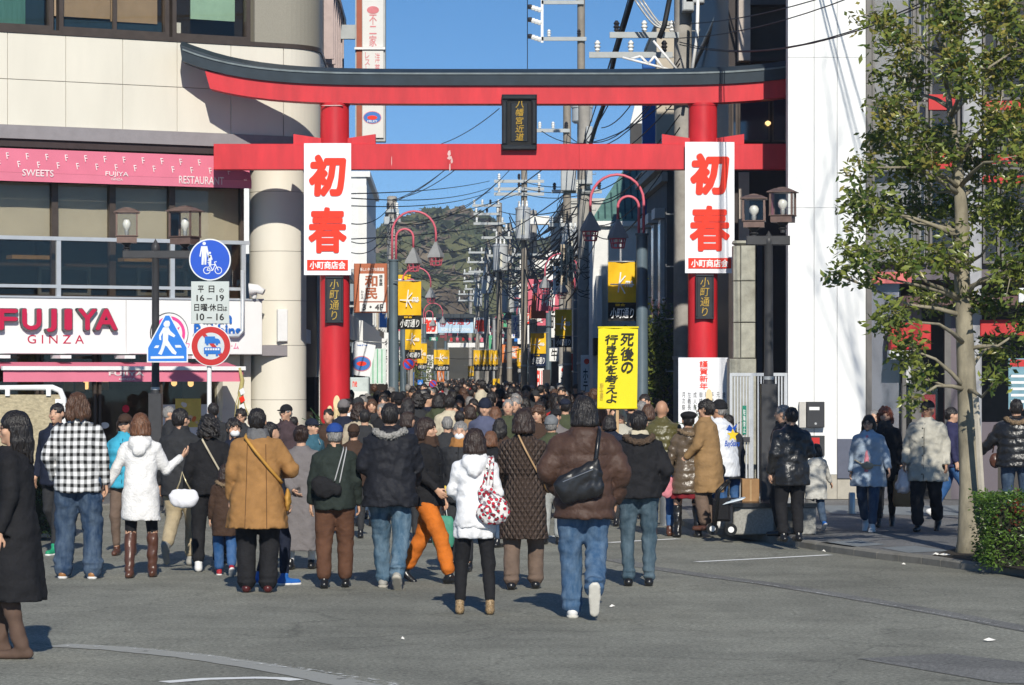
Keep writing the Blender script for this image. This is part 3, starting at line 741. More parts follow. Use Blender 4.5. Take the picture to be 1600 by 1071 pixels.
for a, b_ in ((-150, -20), (-16, 60), (64, 150), (154, 245), (250, 346)):
 u0 = LF.pix(a, 650, -.5)[0]; u1 = LF.pix(b_, 650, -.5)[0]
 w = MB(LF).box(u0, u0 + .04, .09, zS0, -.55, -.48).box(u1 - .04, u1, .09, zS0, -.55, -.48).box(u0 + .04, u1 - .04, .09, .15, -.55, -.48).build('shop_window', BRONZE, rest)
 MB(LF).box(u0 + .04, u1 - .04, .15, zS0, -.52, -.515).build('pane', GL, w)
WARM = mat('warm_lamp', (.9, .6, .3), .5, emit=((1.0, .62, .25), 1.6))
for x, y in ((135, 601), (150, 602), (165, 600), (298, 597), (272, 596)):
 u, v = LF.pix(x, y, -1.6); MB(LF).lathe((u, -1.6), [(.01, v + .12), (.05, v + .05), (.05, v - .05), (.02, v - .08)], 8).build('ceiling_lamp', WARM, rest)
for x0, x1, y0, y1, m in ((100, 115, 596, 612, WOOD), (118, 133, 598, 612, WOOD), (140, 170, 597, 610, WOOD)):
 q = ppix(LF, x0, y0, x1, y1, -1.5); MB(LF).box(*q, -1.55, -1.5).build('hanging_menu', m, rest)
u, v = LF.pix(197, 639, -.5); MB(LF).disc(u, v, .06, -.514, -.508, 20).build('round_sticker', mat('sticker_red', (.75, .02, .06), .5), rest)
for x in (142, 164):
 u, v = LF.pix(x, 665, -.5); MB(LF).disc(u, v, .05, -.514, -.508, 20, ru=.075).build('oval_sticker', WHITE, rest)
q = ppix(LF, 253, 632, 345, 700, -.45); MB(LF).box(*q, -.5, -.47).build('white_poster', WHITE, rest)
q = ppix(LF, 275, 623, 315, 668, -.44); yp = MB(LF).box(*q, -.468, -.462).build('yellow_poster', mat('poster_yellow', (.75, .60, .14), .6), rest)
for k in range(9):
 a = random.Random(k); x = 279 + a.random() * 30; y = 628 + a.random() * 34
 u, v = LF.pix(x, y, -.45); MB(LF).disc(u, v, .02 + .03 * a.random(), -.462, -.459 + .0004 * k, 12).build('printed_blot', [mat('poster_orange', (.8, .2, .04), .6), WHITE, mat('poster_cream', (.8, .6, .4), .6)][k % 3], yp)
q = ppix(LF, 348, 577, 392, 620, -.3)
MB(LF).box(q[0], q[1], .09, zS0 + .0, -.6, -.3).build('pier', CREAM, rest)
MB(LF).box(q[0] - .05, q[1] - .0, .09, 1.4, -.3, -.22).build('pier_base', CREAM, rest)
cc = LF.pix(434, 400, -.40); CU = cc[0]
colw = None
zj = [0.06] + [LF.pix(434, y, -.1)[1] for y in (625, 540, 470, 393, 300)] + [zD - .12]
for z0, z1 in zip(zj[:-1], zj[1:]):
 MB(LF).lathe((CU, -.40), [(.46, z0 + .004), (.46, z1 - .004)], 40).build('column_drum', CREAM, rest)
MB(LF).lathe((CU, -.40), [(.45, .05), (.45, zD - .1)], 32).build('column_core', JOINT, rest)
q = ppix(LF, 411, 540, 450, 556, .1); MB(LF).box(q[0], q[1], q[2], q[3], -.3, .08).build('grey_band', mat('mauve_grey_render', (0, 0, 0)), rest)
q = ppix(LF, 434, 484, 449, 534, .1); MB(LF).bev(*q, .06, .12, .01).build('white_wall_lamp', WHITE, rest)
sx0 = contour(-.05)[-2]; SF = Frame((sx0[0] + .0, sx0[1], 0), (-.021, 1, 0), (0, 0, 1), (1, .021, 0))
MB(SF).box(.1, 30, .06, zD - .12, -.5, -.4).build('side_shop_wall', mat('plum_dark_wall', (.045, .035, .045), .7), rest)
MB(SF).box(1.2, 3.2, 0.06, 1.9, -.4, -.1).build('side_doorway', DARKIN, rest)
MB(SF).box(.5, 2.2, ZP(622, 52) + .9, ZP(515, 53), -.39, -.2).build('side_light_box', WHITE, rest)
sx0 = contour(.0)[-2]; SF = Frame((sx0[0], sx0[1], 0), (-.021, 1, 0), (0, 0, 1), (1, .021, 0)); s0_ = 53.7 - sx0[1]
MB(SF).box(s0_, 60 - sx0[1], zA + .07, 8.35, -3, -.02).build('side_upper_wall', CREAM, rest)
for k in range(7):
 MB(SF).box(s0_ + k * .9, s0_ + .12 + k * .9, zA + .07, 8.5, -.02, .16).build('louvre_fin', mat('pinkish_fin', (.42, .33, .31), .5), rest)
MB(SF).box(s0_, 60 - sx0[1], 8.5, 8.6, -.02, .18).build('fin_rail', BRONZE, rest)
ot = thing('straw_ornament', 'straw New Year ornament with red and white paper hanging by the lower awning', 'ornament', LF.p(LF.pix(374, 640, .9)[0], 1.0, .9))
u, v = LF.pix(376, 600, .9); STRAW = mat('straw', (.42, .36, .14), .9, var=.3)
MB(LF).tube([(u - .02, v + .25, .9), (u + .02, v + .05, .92), (u - .01, v - .15, .9), (u + .05, v - .42, .9)], [.02, .035, .04, .01], 7).build('straw_rope', STRAW, ot)
for k in range(9):
 MB(LF).tube([(u, v - .05, .9), (u + .02 * (k - 4), v - .3 - .03 * (k % 3), .9 + .02 * (k % 2)), (u + .035 * (k - 3), v - .55, .9)], .006, 4).build('straw_tassel', STRAW, ot)
for k in range(4):
 MB(LF).poly([(u - .05, v - .1 - .12 * k), (u + .02, v - .06 - .12 * k), (u + .05, v - .14 - .12 * k), (u - .02, v - .18 - .12 * k)], .95, .955).build('paper_fold', [WHITE, BRED][k % 2], ot)
BAM = mat('cut_bamboo', (.62, .48, .26), .45, var=.12); BAMG = mat('pine_sprig', (.03, .07, .025), .8, var=.4)
for i, (x, y) in enumerate(((526, 622), (1108, 622))):
 D_ = 48.6; kt = thing('bamboo_decoration', ['bamboo New Year decoration with slanted cut tops in front of the left gate pillar', 'bamboo New Year decoration between the notice board and the man in white jacket'][i], 'decoration', (XP(x, D_), D_, 0), 'bamboo New Year decorations')
 for dx, h, r in ((0, ZP(y - 4 if i == 0 else y - 14, D_), .05), (-.11, ZP(y + 12, D_), .045), (.10, ZP(y + 14, D_), .045)):
  f_ = Frame((XP(x, D_) + dx, D_ + abs(dx) * .3, 0), (1, 0, 0), (0, 0, 1), (0, -1, 0)); n = 14
  vs = [(r * math.cos(2 * math.pi * k / n), .1, r * math.sin(2 * math.pi * k / n)) for k in range(n)] + [(r * math.cos(2 * math.pi * k / n), h - .22 * (1 + math.sin(2 * math.pi * k / n)) / 2, r * math.sin(2 * math.pi * k / n)) for k in range(n)]
  MB(f_).add(vs, [(k, (k + 1) % n, n + (k + 1) % n, n + k) for k in range(n)] + [tuple(range(n)), tuple(n + k for k in range(n))]).build('bamboo_stalk', BAM, kt)
 MB(Frame((XP(x, D_), D_, 0), (1, 0, 0))).lathe((0, 0), [(.2, .0), (.22, .5), (.18, .52)], 16).build('straw_base', STRAW, kt)
 mb = MB(Frame((XP(x, D_), D_, 0), (1, 0, 0))); r = random.Random(i)
 for k in range(160):
  a = r.uniform(0, 6.28); e = r.uniform(.1, 1.3); L_ = r.uniform(.2, .5); b0 = (.1 * math.cos(a), r.uniform(.5, 1.1), .1 * math.sin(a))
  mb.tube([b0, (b0[0] + L_ * math.cos(a) * math.cos(e), b0[1] + L_ * math.sin(e), b0[2] + L_ * math.sin(a) * math.cos(e))], .006, 3)
 mb.build('pine_sprigs', BAMG, kt)
D_ = 36.0; bf = flat(D_)
bt = thing('framed_board', 'beige notice board seen from behind in a bent white pipe frame at the left edge', 'board', (XP(30, D_), D_, KZ))
u0, u1, v0, v1 = ppix(bf, -90, 606, 99, 733, 0); r = .035; c = .12
MB(bf).tube([(u0, KZ, 0), (u0, v1, 0), (u1 - c, v1, 0), (u1 - c * .3, v1 - c * .3, 0), (u1, v1 - c, 0), (u1, v0 + .0, 0), (u1, KZ, 0)], r, 10).build('pipe_frame', WHITE, bt)
MB(bf).tube([(u0, v0 + .02, 0), (u1, v0 + .02, 0)], r * .9, 10).build('lower_rail', WHITE, bt)
q = ppix(bf, -85, 617, 94, 726, 0); MB(bf).bev(*q, -.02, .02, .01).build('board_panel', mat('speckled_beige_board', (.40, .34, .22), .6, var=.3, vscale=20, bump=.6, bscale=25, stretch=(1, 1, 2)), bt)
for x in (12, 76):
 u, v = bf.pix(x, 612, .03); MB(bf).box(u - .025, u + .025, v - .05, v + .03, .0, .05).build('clip', WHITE, bt)
u, v = bf.pix(95, 628, .03); MB(bf).box(u - .06, u + .03, v - .02, v + .03, .0, .05).build('clip', WHITE, bt)
LMET = mat('brown_lantern_metal', (.16, .105, .088), .45, metal=.3, var=.25, vscale=10)
LGL = glass('lantern_glass', (.88, .88, .86), .0)
BULB = mat('opal_bulb', (.80, .80, .76), .25, spec=.6)
def lantern(par, x, D_, px, py, hw, h, rot, pink=None):
 """four-sided lantern hung under its cap, base at py (bottom of tray)"""
 z0 = ZP(py, D_); cx = XP(px, D_)
 U = Vector((math.cos(rot), math.sin(rot), 0)); f_ = Frame((cx, D_, z0), U, (0, 0, 1), Vector((U.y, -U.x, 0)))
 ln = MB(f_).lathe((0, 0), [(hw * 1.18, h * .0), (hw * 1.18, h * .17), (hw * 1.35, h * .19), (hw * 1.35, h * .21)], 4, a0=math.pi / 4).build('lantern_tray', LMET, par)
 for sx in (-1, 1):
  for sy in (-1, 1):
   MB(f_).box(sx * hw * .84 - .012, sx * hw * .84 + .012, h * .21, h * .86, sy * hw * .84 - .012, sy * hw * .84 + .012).build('lantern_bar', LMET, ln)
 for k, (a, b_) in enumerate((((-1, 1), (1, 1)), ((1, 1), (1, -1)), ((1, -1), (-1, -1)), ((-1, -1), (-1, 1)))):
  q = hw * .84
  MB(f_).add([(a[0] * q, h * .215, a[1] * q), (b_[0] * q, h * .215, b_[1] * q), (b_[0] * q, h * .85, b_[1] * q), (a[0] * q, h * .85, a[1] * q)], [(0, 1, 2, 3)]).build('lantern_pane', pink if (pink and k == 3) else LGL, ln)
 MB(f_).lathe((0, 0), [(hw * 1.15, h * .84), (hw * 1.55, h * .855), (hw * 1.55, h * .875), (hw * .8, h * .97), (hw * .5, h * .98), (hw * .5, h * 1.0), (hw * .1, h * 1.02)], 4, a0=math.pi / 4).build('lantern_cap', LMET, ln)
 MB(f_).lathe((0, 0), [(.02, h * .21), (.03, h * .28), (.03, h * .36)], 10).build('bulb_socket', GREYM, ln)
 MB(f_).lathe((0, 0), [(.022, h * .36), (.055, h * .46), (.06, h * .56), (.04, h * .66), (.01, h * .69)], 12).build('bulb', BULB, ln)
 MB(f_).lathe((0, 0), [(.03, -.12), (.03, -.09), (.055, -.07), (.03, -.05), (.07, -.01), (.07, 0)], 12).build('lantern_foot', DKGREY, ln)
 return ln
PINKG = mat('pink_panel', (.62, .25, .33), .5)
def lantern_post(D_, px, ytop, ybox, boxw, ybase, ycross, x0, x1, lanterns, label, zb=KZ):
 f_ = flat(D_); u = XP(px, D_)
 t = thing('lantern_post', label, 'street lamp', (u, D_, zb), 'dark lamp posts with glass lanterns')
 zt_ = ZP(ytop, D_); zbx = ZP(ybox, D_)
 MB(f_).lathe((u, 0), [(.062, zbx - .02), (.055, zbx + .3), (.05, zt_ - .1), (.06, zt_ - .08), (.06, zt_ - .02), (.05, zt_), (.0, zt_ + .09)], 14).build('post', DKGREY, t)
 MB(f_).bev(u - boxw / 2, u + boxw / 2, zb, zbx, -boxw / 2, boxw / 2, .008).build('post_box', DKGREY, t)
 MB(f_).lathe((u, 0), [(.068, zbx + .05), (.068, zbx + .09)], 14).build('cable_band', GREYM, t)
 zc = ZP(ycross, D_); MB(f_).bev(XP(x0, D_), XP(x1, D_), zc - .055, zc + .055, -.05, .05, .008).build('cross_arm', DKGREY, t)
 for (lx, ly, hw, h, rot, pk) in lanterns: lantern(t, 0, D_, lx, ly, hw, h, rot, pk)
 return t
lantern_post(45.5, 243, 383, 615, .19, 800, 398, 192, 300, [(198, 380, .17, .50, .12, None), (289, 382, .19, .54, -.35, None)], 'dark lamp post with two glass lanterns in front of the restaurant')
lantern_post(38.5, 1201, 372, 600, .19, 800, 376, 1166, 1234, [(1178, 356, .15, .40, -.10, None), (1223, 348, .155, .42, -.25, PINKG)], 'dark lamp post with two glass lanterns standing in the granite planter')
D_ = 45.2; sfm = flat(D_)
sp = thing('sign_post', 'white signpost carrying the blue round, grey text and red ring road signs', 'sign post', (XP(327, D_), D_, KZ))
MB(sfm).lathe((XP(327, D_), .0), [(.033, KZ), (.033, ZP(380, D_))], 12).build('pole', WHITE, sp)
def sign_back(u, v, r): pass
SW = mat('sign_white', (.72, .74, .74), .4, spec=.5)
t = thing('shared_path_sign', 'round blue road sign with a walking adult and child above a bicycle', 'road sign', (XP(327, D_), D_ - .06, ZP(437, D_)))
u, v = sfm.pix(328, 406, .06); R_ = .295
MB(sfm).disc(u, v, R_, .04, .055, 48).build('white_rim', SW, t); MB(sfm).disc(u, v, R_ - .018, .05, .058, 48).build('blue_disc', BLUEP, t)
sc = R_ / 31.0
def pp(pts, w0, w1, name, m, par, cu, cv, f_=sfm, cx=328, cy=406, s_=None):
 s2 = s_ or sc
 return MB(f_).poly([(cu + (a - cx) * s2, cv - (b_ - cy) * s2) for a, b_ in pts], w0, w1).build(name, m, par)
w0, w1 = .058, .061
MB(sfm).disc(u + (319.5 - 328) * sc, v - (382 - 406) * sc, .024, w0, w1, 12).build('adult_symbol_head', SW, t)
pp([(315, 386), (324, 386), (327, 400), (329, 401), (328, 404), (325, 402), (323, 394), (323, 405), (322.5, 413.5), (320, 413.5), (319.5, 400), (318.5, 413.5), (315.5, 413.5), (316, 400), (316, 392), (314, 402), (312.5, 401)], w0, w1, 'adult_symbol', SW, t, u, v)
MB(sfm).disc(u, v - (396 - 406) * sc, .016, w0, w1, 10).build('child_symbol_head', SW, t)
pp([(326, 399), (330, 399), (332, 406), (330.5, 407), (330, 404), (330, 413.5), (328.3, 413.5), (328, 408), (327.5, 413.5), (326, 413.5), (326, 405)], w0, w1, 'child_symbol', SW, t, u, v)
for bx_ in (323.5, 340.5):
 MB(sfm).ring(u + (bx_ - 328) * sc, v - (422 - 406) * sc, .042, .052, w0, w1, 20).build('wheel_symbol', SW, t)
def strokes(name, segs, wd, m, par, cu, cv, f_, cx, cy, s2, w0=w0, w1=w1):
 mb = MB(f_)
 for i, (x0, y0, x1, y1) in enumerate(segs):
  a = Vector((cu + (x0 - cx) * s2, cv - (y0 - cy) * s2)); b_ = Vector((cu + (x1 - cx) * s2, cv - (y1 - cy) * s2)); d = (b_ - a).normalized(); nn = Vector((-d.y, d.x)) * wd / 2
  mb.poly([tuple(a - nn), tuple(b_ - nn), tuple(b_ + nn), tuple(a + nn)], w0, w1 + .0002 * (i % 5))
 return mb.build(name, m, par)
strokes('bicycle_symbol', [(323.5, 422, 328, 414), (328, 414, 336, 413), (336, 413, 340.5, 422), (328, 414, 332, 422), (332, 422, 336, 413), (323.5, 422, 332, 422), (328, 415, 327, 411), (324.5, 410.5, 329, 410.5), (336, 413, 334.5, 409.5), (334.5, 409.5, 338, 409), (327, 409, 325, 407), (325, 407, 328, 405.5)], .011, SW, t, u, v, sfm, 328, 406, sc)
t = thing('time_limit_plate', 'light grey plate with black Japanese text and times 16-19 and 10-16', 'road sign', (XP(328, D_), D_ - .06, ZP(505, D_)))
q = ppix(sfm, 298.5, 440, 358, 506, .06); MB(sfm).bev(q[0], q[1], q[2], q[3], .04, .055, .004).build('plate', mat('sign_pale_grey', (.52, .56, .54), .45, var=.04), t)
for tx, x0, y0, x1, y1 in (('平', 309, 446.5, 318.5, 457.5), ('日', 326, 446.5, 335, 457.5), ('の', 342.5, 451, 349.5, 457.5), ('16 – 19', 307, 461, 350, 471), ('日曜', 303.5, 475, 324, 486.5), ('・', 324.5, 480, 326.5, 482), ('休日', 327, 475, 347.5, 486.5), ('は', 348.5, 479, 355, 486.5), ('10 – 16', 307, 490, 350, 501)):
 tpix('text', sfm, x0, y0, x1, y1, .058, tx, INK, t, bold=.022)
D2 = 44.9; s2f = flat(D2)
t = thing('crossing_sign', 'blue pentagonal road sign with a white walking figure on the left lamp post', 'road sign', (XP(262, D2), D2, ZP(566, D2)))
def house(x0, x1, ytop, ysh, ybot, n=0): return [(x0, ybot), (x1, ybot), (x1, ysh), ((x0 + x1) / 2 + 3, ytop), ((x0 + x1) / 2 - 3, ytop), (x0, ysh)]
cu, cv = s2f.pix(262, 530, .1); sc2 = D2 / F
def pq(pts, a, b_, nm, m): return pp(pts, a, b_, nm, m, t, cu, cv, s2f, 262, 530, sc2)
pq(house(229.5, 293.5, 490.5, 543, 566.5), .08, .095, 'white_edge', SW); pq(house(231.5, 291.5, 493.5, 544, 564.5), .09, .098, 'blue_face', BLUEL)
pq([(235.5, 557), (287, 556.5), (287.5, 560), (235.5, 561)], .098, .101, 'kerb_symbol', SW)
pq([(243.5, 540), (249, 540), (247, 544), (240.5, 544)], .098, .101, 'stripe_symbol', SW); pq([(273, 539.5), (282, 539.5), (284, 543.5), (274.5, 543.5)], .098, .101, 'stripe_symbol', SW)
MB(s2f).disc(cu + (260.5 - 262) * sc2, cv - (507 - 530) * sc2, .045, .098, .101, 16).build('figure_head', SW, t)
pq([(256, 505.5), (266, 505.5), (264, 501.5), (258.5, 501.5)], .0985, .1015, 'figure_hat', SW)
pq([(255, 512), (263, 511), (266, 517), (274, 524.5), (272, 527.5), (263, 523), (262.5, 532), (268, 541), (276, 551), (274.5, 554.5), (269, 552.5), (261, 542), (258.5, 540), (255, 549), (252.5, 555), (247, 553), (251, 546), (254.5, 534), (254.5, 520), (251.5, 526), (252, 532), (249, 531), (248.5, 524)], .098, .101, 'figure_body', SW)
MB(s2f).box(cu - .25, cu + .0, cv - .1, cv - .05, .06, .079).build('fixing_bar', GREYM, t)
t = thing('no_lorries_sign', 'round road sign, red ring with blue lorry and bus symbols crossed by a red bar', 'road sign', (XP(330, D_), D_ - .07, ZP(572, D_)))
cu, cv = sfm.pix(329.5, 541, .075); R_ = .285; sc3 = R_ / 31.5
MB(sfm).disc(cu, cv, R_, .055, .068, 48).build('white_rim', SW, t); MB(sfm).ring(cu, cv, .19, R_ - .012, .068, .072, 48).build('red_ring', SREDP, t)
MB(sfm).disc(cu, cv, .19, .0681, .070, 48).build('pale_disc', mat('sign_pale', (.55, .60, .62), .4), t)
def pr(pts, nm, m, w=.0705): return pp(pts, w, w + .003, nm, m, t, cu, cv, sfm, 329.5, 541, sc3)
pr([(315, 523), (319, 519), (347, 553), (343, 557)], 'red_bar', SREDP)
BLS = mat('symbol_blue', (.02, .15, .5), .4)
pr([(320, 526), (336, 526), (336, 529), (341, 529.5), (344, 533), (344.5, 537), (320, 537)], 'lorry_symbol', BLS, .074)
pr([(319, 543), (344, 543), (345, 545), (344.5, 553.5), (319, 553.5), (318.5, 545)], 'bus_symbol', BLS, .074)
for x, y in ((324, 538), (339, 538), (323.5, 555), (339, 555)):
 MB(sfm).disc(cu + (x - 329.5) * sc3, cv - (y - 541) * sc3, .018, .074, .078, 12).build('wheel_symbol', BLS, t)
for k in range(6):
 x = 320.5 + k * 3.9; pr([(x, 544.5), (x + 2.9, 544.5), (x + 2.9, 547.5), (x, 547.5)], 'window_symbol', SW, .0775)
# ================================================================ RIGHT SIDE: white tower and bank
TD = 47.7; tfm = flat(TD)
TWM = mat('white_tower_paint', (0.80, 0.80, 0.78), 0.6, var=.03, vscale=1.5, bump=.08, bscale=6)
bank = thing('bank_building', 'bank with a plain white front tower and grey framed glass front behind the tree', 'building', (XP(1300, TD), TD + .3, KZ))
ex = [1231, 1272, 1308, 1353]; ez = [KZ, ZP(742, TD), ZP(325, TD), ZP(90, TD), 12.5]
MB(tfm).box(XP(1231, TD) + .01, XP(1353, TD), KZ, 12.4, -.45, -.03).build('tower_core', mat('shadow_joint', (.55, .55, .53), .8), bank)
for a, b_ in zip(ex[:-1], ex[1:]):
 for c, d in zip(ez[:-1], ez[1:]):
  MB(tfm).bev(XP(a, TD) + .003, XP(b_, TD) - .003, c + .002, d - .002, -.03, 0, .003).build('wall_panel', TWM if c > KZ else mat('tower_plinth', (.40, .37, .31), .8), bank)
FRG = mat('grey_brown_frame', (.15, .14, .13), .45, metal=.3)
BGL = glass('bank_glass', (.80, .80, .80), .0)
BLIND = mat('pale_grey_blind', (.62, .62, .62), .8, var=.04)
PURW = mat('mauve_wall', (.13, .11, .125), .6, var=.05)
x_ = lambda px: XP(px, TD)
def zb_(py): return ZP(py, TD)
MB(tfm).box(x_(1353) + .004, x_(1362), KZ, 12.4, -.2, .02).build('corner_mullion', FRG, bank)
MB(tfm).box(x_(1362), 14, KZ, 12.4, -4.3, -4.2).build('room_back_wall', mat('bank_interior', (.06, .055, .05), .8, var=.4, vscale=1), bank)
MB(tfm).box(x_(1362), 14, zb_(437), zb_(412), -4.2, -.14).build('first_floor_slab', PURW, bank)
cols_ = [(1363, 1430), (1433, 1450), (1453, 1500), (1536, 1562), (1565, 1640), (1643, 1740)]
for i, (a, b_) in enumerate(cols_):
 for (c, d) in ((412, 262), (258, 160), (156, -100)):
  u0, u1, v0, v1 = x_(a), x_(b_), zb_(c), zb_(d); e = .035
  w = MB(tfm).box(u0, u0 + e, v0, v1, -.12, .0).box(u1 - e, u1, v0, v1, -.12, .0).box(u0 + e, u1 - e, v0, v0 + e, -.12, 0).box(u0 + e, u1 - e, v1 - e, v1, -.12, 0).build('window', FRG, bank)
  MB(tfm).box(u0 + e, u1 - e, v0 + e, v1 - e, -.07, -.065).build('pane', BGL, w)
  if i in (0, 1): MB(tfm).box(u0 - .02, u1 + .02, v0, v1, -.32, -.30).build('blind', BLIND, w)
  if i == 4:
   for k in range(14):
    vv = v1 - .08 - k * .09
    if vv > v0 + .05: MB(tfm).box(u0 + .25, u1, vv - .018, vv + .018, -.30, -.24).build('blind_slat', mat('brown_slat', (.20, .16, .10), .7), w)
MB(tfm).bev(x_(1503), x_(1533), KZ, 12.4, -.3, .08, .02).build('pilaster', mat('grey_stone_pilaster', (.36, .36, .37), .6, var=.08), bank)
REDB = mat('bank_red', (.50, .03, .03), .5, var=.06)
for a, b_, c, d in ((1451, 1492, 148, 172), (1535, 1600, 158, 172), (1451, 1494, 238, 264), (1535, 1600, 242, 256), (1535, 1600, 275, 287)):
 MB(tfm).box(x_(a), x_(b_), zb_(d), zb_(c), -.2, .02 if a < 1500 else .01).build('red_panel', REDB, bank)
MB(tfm).box(x_(1363), x_(1408), KZ, zb_(443), -.3, -.26).build('pale_inner_panel', mat('pale_lilac_panel', (.42, .43, .50), .6, var=.05), bank)
MB(tfm).box(x_(1363), x_(1425), zb_(443), zb_(425), -.2, -.05).build('pink_band', mat('faded_red_band', (.62, .16, .15), .6), bank)
MB(tfm).box(x_(1363), x_(1408), KZ, zb_(444), -.10, -.095).build('pane', BGL, bank)
MB(tfm).bev(x_(1403), x_(1600), zb_(480), zb_(464), -.2, .55, .02).build('entrance_canopy', mat('canopy_brown', (.13, .07, .065), .5), bank)
MB(tfm).box(x_(1410), x_(1440), zb_(600), zb_(481), -.12, -.06).build('door_head_panel', BLIND, bank)
asn = MB(tfm).bev(x_(1388), x_(1450), zb_(547), zb_(505), .0, .35, .01).build('red_sign_box', REDB, bank)
tpix('lettering', tfm, 1414, 535, 1440, 544, .352, 'ATM', mat('sign_faded_letter', (.5, .12, .1), .6), asn, bold=.02)
MB(tfm).bev(x_(1386), x_(1420), zb_(562), zb_(548), .0, .33, .01).build('white_sign_strip', WHITE, bank)
for a, b_ in ((1410, 1416), (1425, 1440), (1476, 1486)):
 MB(tfm).box(x_(a), x_(b_), KZ, zb_(481), -.15, .0).build('door_post', FRG, bank)
MB(tfm).box(x_(1418), x_(1466), KZ, zb_(605), -.09, -.085).build('glass_door', BGL, bank)
MB(tfm).box(x_(1442), x_(1464), zb_(680), zb_(617), -.2, -.18).build('red_door_poster', REDB, bank)
MB(tfm).box(x_(1486), x_(1502), KZ, zb_(481), -.1, .0).build('mauve_pier', PURW, bank)
rb = MB(tfm).bev(x_(1530), x_(1620), zb_(526), zb_(500), -.1, .12, .01).build('red_fascia', REDB, bank)
tpix('lettering', tfm, 1575, 506, 1617, 520, .123, 'UFJ銀行', mat('sign_faded_letter', (.5, .12, .1)), rb, bold=.012)
MB(tfm).bev(x_(1582), x_(1640), zb_(474), zb_(452), .56, .6, .005).build('white_canopy_sign', WHITE, bank)
pm = MB(tfm).box(x_(1580), x_(1640), zb_(640), zb_(560), -.3, -.26).build('lit_poster', mat('blue_poster', (.16, .30, .36), .6, var=.2, vscale=8), bank)
MB(tfm).box(x_(1582), x_(1640), zb_(573), zb_(562), -.259, -.255).build('poster_heading', REDB, pm)
for k in range(5): MB(tfm).box(x_(1584), x_(1630), zb_(590 + k * 10), zb_(586 + k * 10), -.259, -.256).build('poster_line', WHITE, pm)
MB(tfm).box(x_(1534), x_(1560), KZ, zb_(660), -.2, -.06).build('mauve_low_wall', PURW, bank)
mb_ = thing('mail_box', 'black letter box with white name plate fixed to the white tower wall', 'letter box', (x_(1272), TD, zb_(668)))
MB(tfm).bev(x_(1259), x_(1287), zb_(668), zb_(628), .003, .14, .008).build('box_body', mat('dark_grey_box', (.03, .03, .033), .4, spec=.5), mb_)
MB(tfm).box(x_(1248), x_(1258), zb_(668), zb_(628), .003, .13).build('box_side_plate', mat('beige_metal', (.5, .48, .44), .5), mb_)
MB(tfm).box(x_(1263), x_(1279), zb_(641), zb_(636), .14, .144).build('name_plate', WHITE, mb_)
MB(tfm).disc(x_(1273), zb_(662), .018, .14, .15, 10).build('lock', GREYM, mb_)
rp = thing('red_notice_box', 'dark framed notice with a red face below the black letter box', 'notice', (x_(1270), TD, zb_(712)))
MB(tfm).bev(x_(1252), x_(1288), zb_(712), zb_(681), .003, .06, .006).build('frame', DKGREY, rp)
MB(tfm).box(x_(1255), x_(1280), zb_(695), zb_(684), .06, .064).build('red_face', SREDP, rp)
gp = MB(tfm).bev(x_(1308), x_(1331), zb_(748), zb_(686), .003, .03, .005).build('grey_wall_rectangle', mat('plain_blue_grey', (.10, .11, .15), .5))  # flat dark blue grey rectangle just proud of the wall
tag(gp, 'flat blue grey rectangle low on the white tower wall', 'panel')
BARK = mat('grey_bark', (.26, .23, .165), .9, var=.4, vscale=6, bump=.5, bscale=18, stretch=(1, 1, .4), dirt=.2)
def branchy(mb, p, d, L_, r, depth, rnd, spread=.6):
 pts = [p]; rr = [r]; q = p
 for k in range(3):
  d = (d + Vector((rnd.uniform(-.12, .12), rnd.uniform(-.12, .12), rnd.uniform(-.02, .1)))).normalized(); q = q + d * L_ / 3
  pts.append(q); rr.append(r * (1 - .22 * (k + 1) / 1.0))
 mb.tube([(a.x, a.z, -a.y) for a in pts], rr, 5 if depth > 1 else 3)
 if depth > 0:
  for k in range(3 if depth > 1 else 4):
   dd = (d + Vector((rnd.uniform(-spread, spread), rnd.uniform(-spread, spread), rnd.uniform(-.1, .4)))).normalized()
   branchy(mb, pts[rnd.choice((1, 2, 3))], dd, L_ * rnd.uniform(.6, .8), r * .5, depth - 1, rnd, spread)
bt = thing('bare_street_tree', 'tall leafless street tree standing just right of the frame, shading the white tower', 'tree', (6.2, 35, KZ))
mb = MB(); branchy(mb, Vector((6.4, 35, KZ)), Vector((0, 0, 1)), 6.8, .06, 4, random.Random(5), .8)
mb.build('trunk', BARK, bt)
fd = 46.6; ff = flat(fd)
fe = thing('metal_pale_fence', 'light grey metal fence of thin vertical pales beside the white tower', 'fence', (XP(1185, fd), fd, KZ))
mb = MB(ff); FM = mat('pale_fence_metal', (.52, .53, .54), .4, metal=.4)
x = 1142.0
while x < 1228:
 if not 1172 < x < 1180: mb.box(XP(x, fd), XP(x + 2.3, fd), KZ + .08, ZP(588, fd), -.02, .02)
 x += 4.6
o = mb.build('pales', FM, fe); o['kind'] = 'stuff'
for a, b_ in ((1140, 1143), (1172, 1177), (1194, 1197), (1226, 1230)):
 MB(ff).box(XP(a, fd), XP(b_, fd), KZ, ZP(583, fd), -.035, .035).build('fence_post', FM, fe)
MB(ff).box(XP(1140, fd), XP(1230, fd), ZP(588, fd) + .001, ZP(583, fd), -.03, .03).build('top_rail', FM, fe)
MB(ff).box(XP(1140, fd), XP(1230, fd), KZ + .03, KZ + .08, -.03, .03).build('bottom_rail', FM, fe)
MB(ff).box(XP(1158, fd), XP(1171, fd), ZP(691, fd), ZP(683, fd), .03, .08).build('lock_case', DKGREY, fe)
gs = MB(ff).box(XP(1159.5, fd), XP(1166, fd), ZP(679, fd), ZP(634, fd), .03, .045).build('green_gate_sign', mat('sign_green', (.01, .19, .12), .5))
tag(gs, 'narrow green upright sign on the grey metal fence', 'sign')
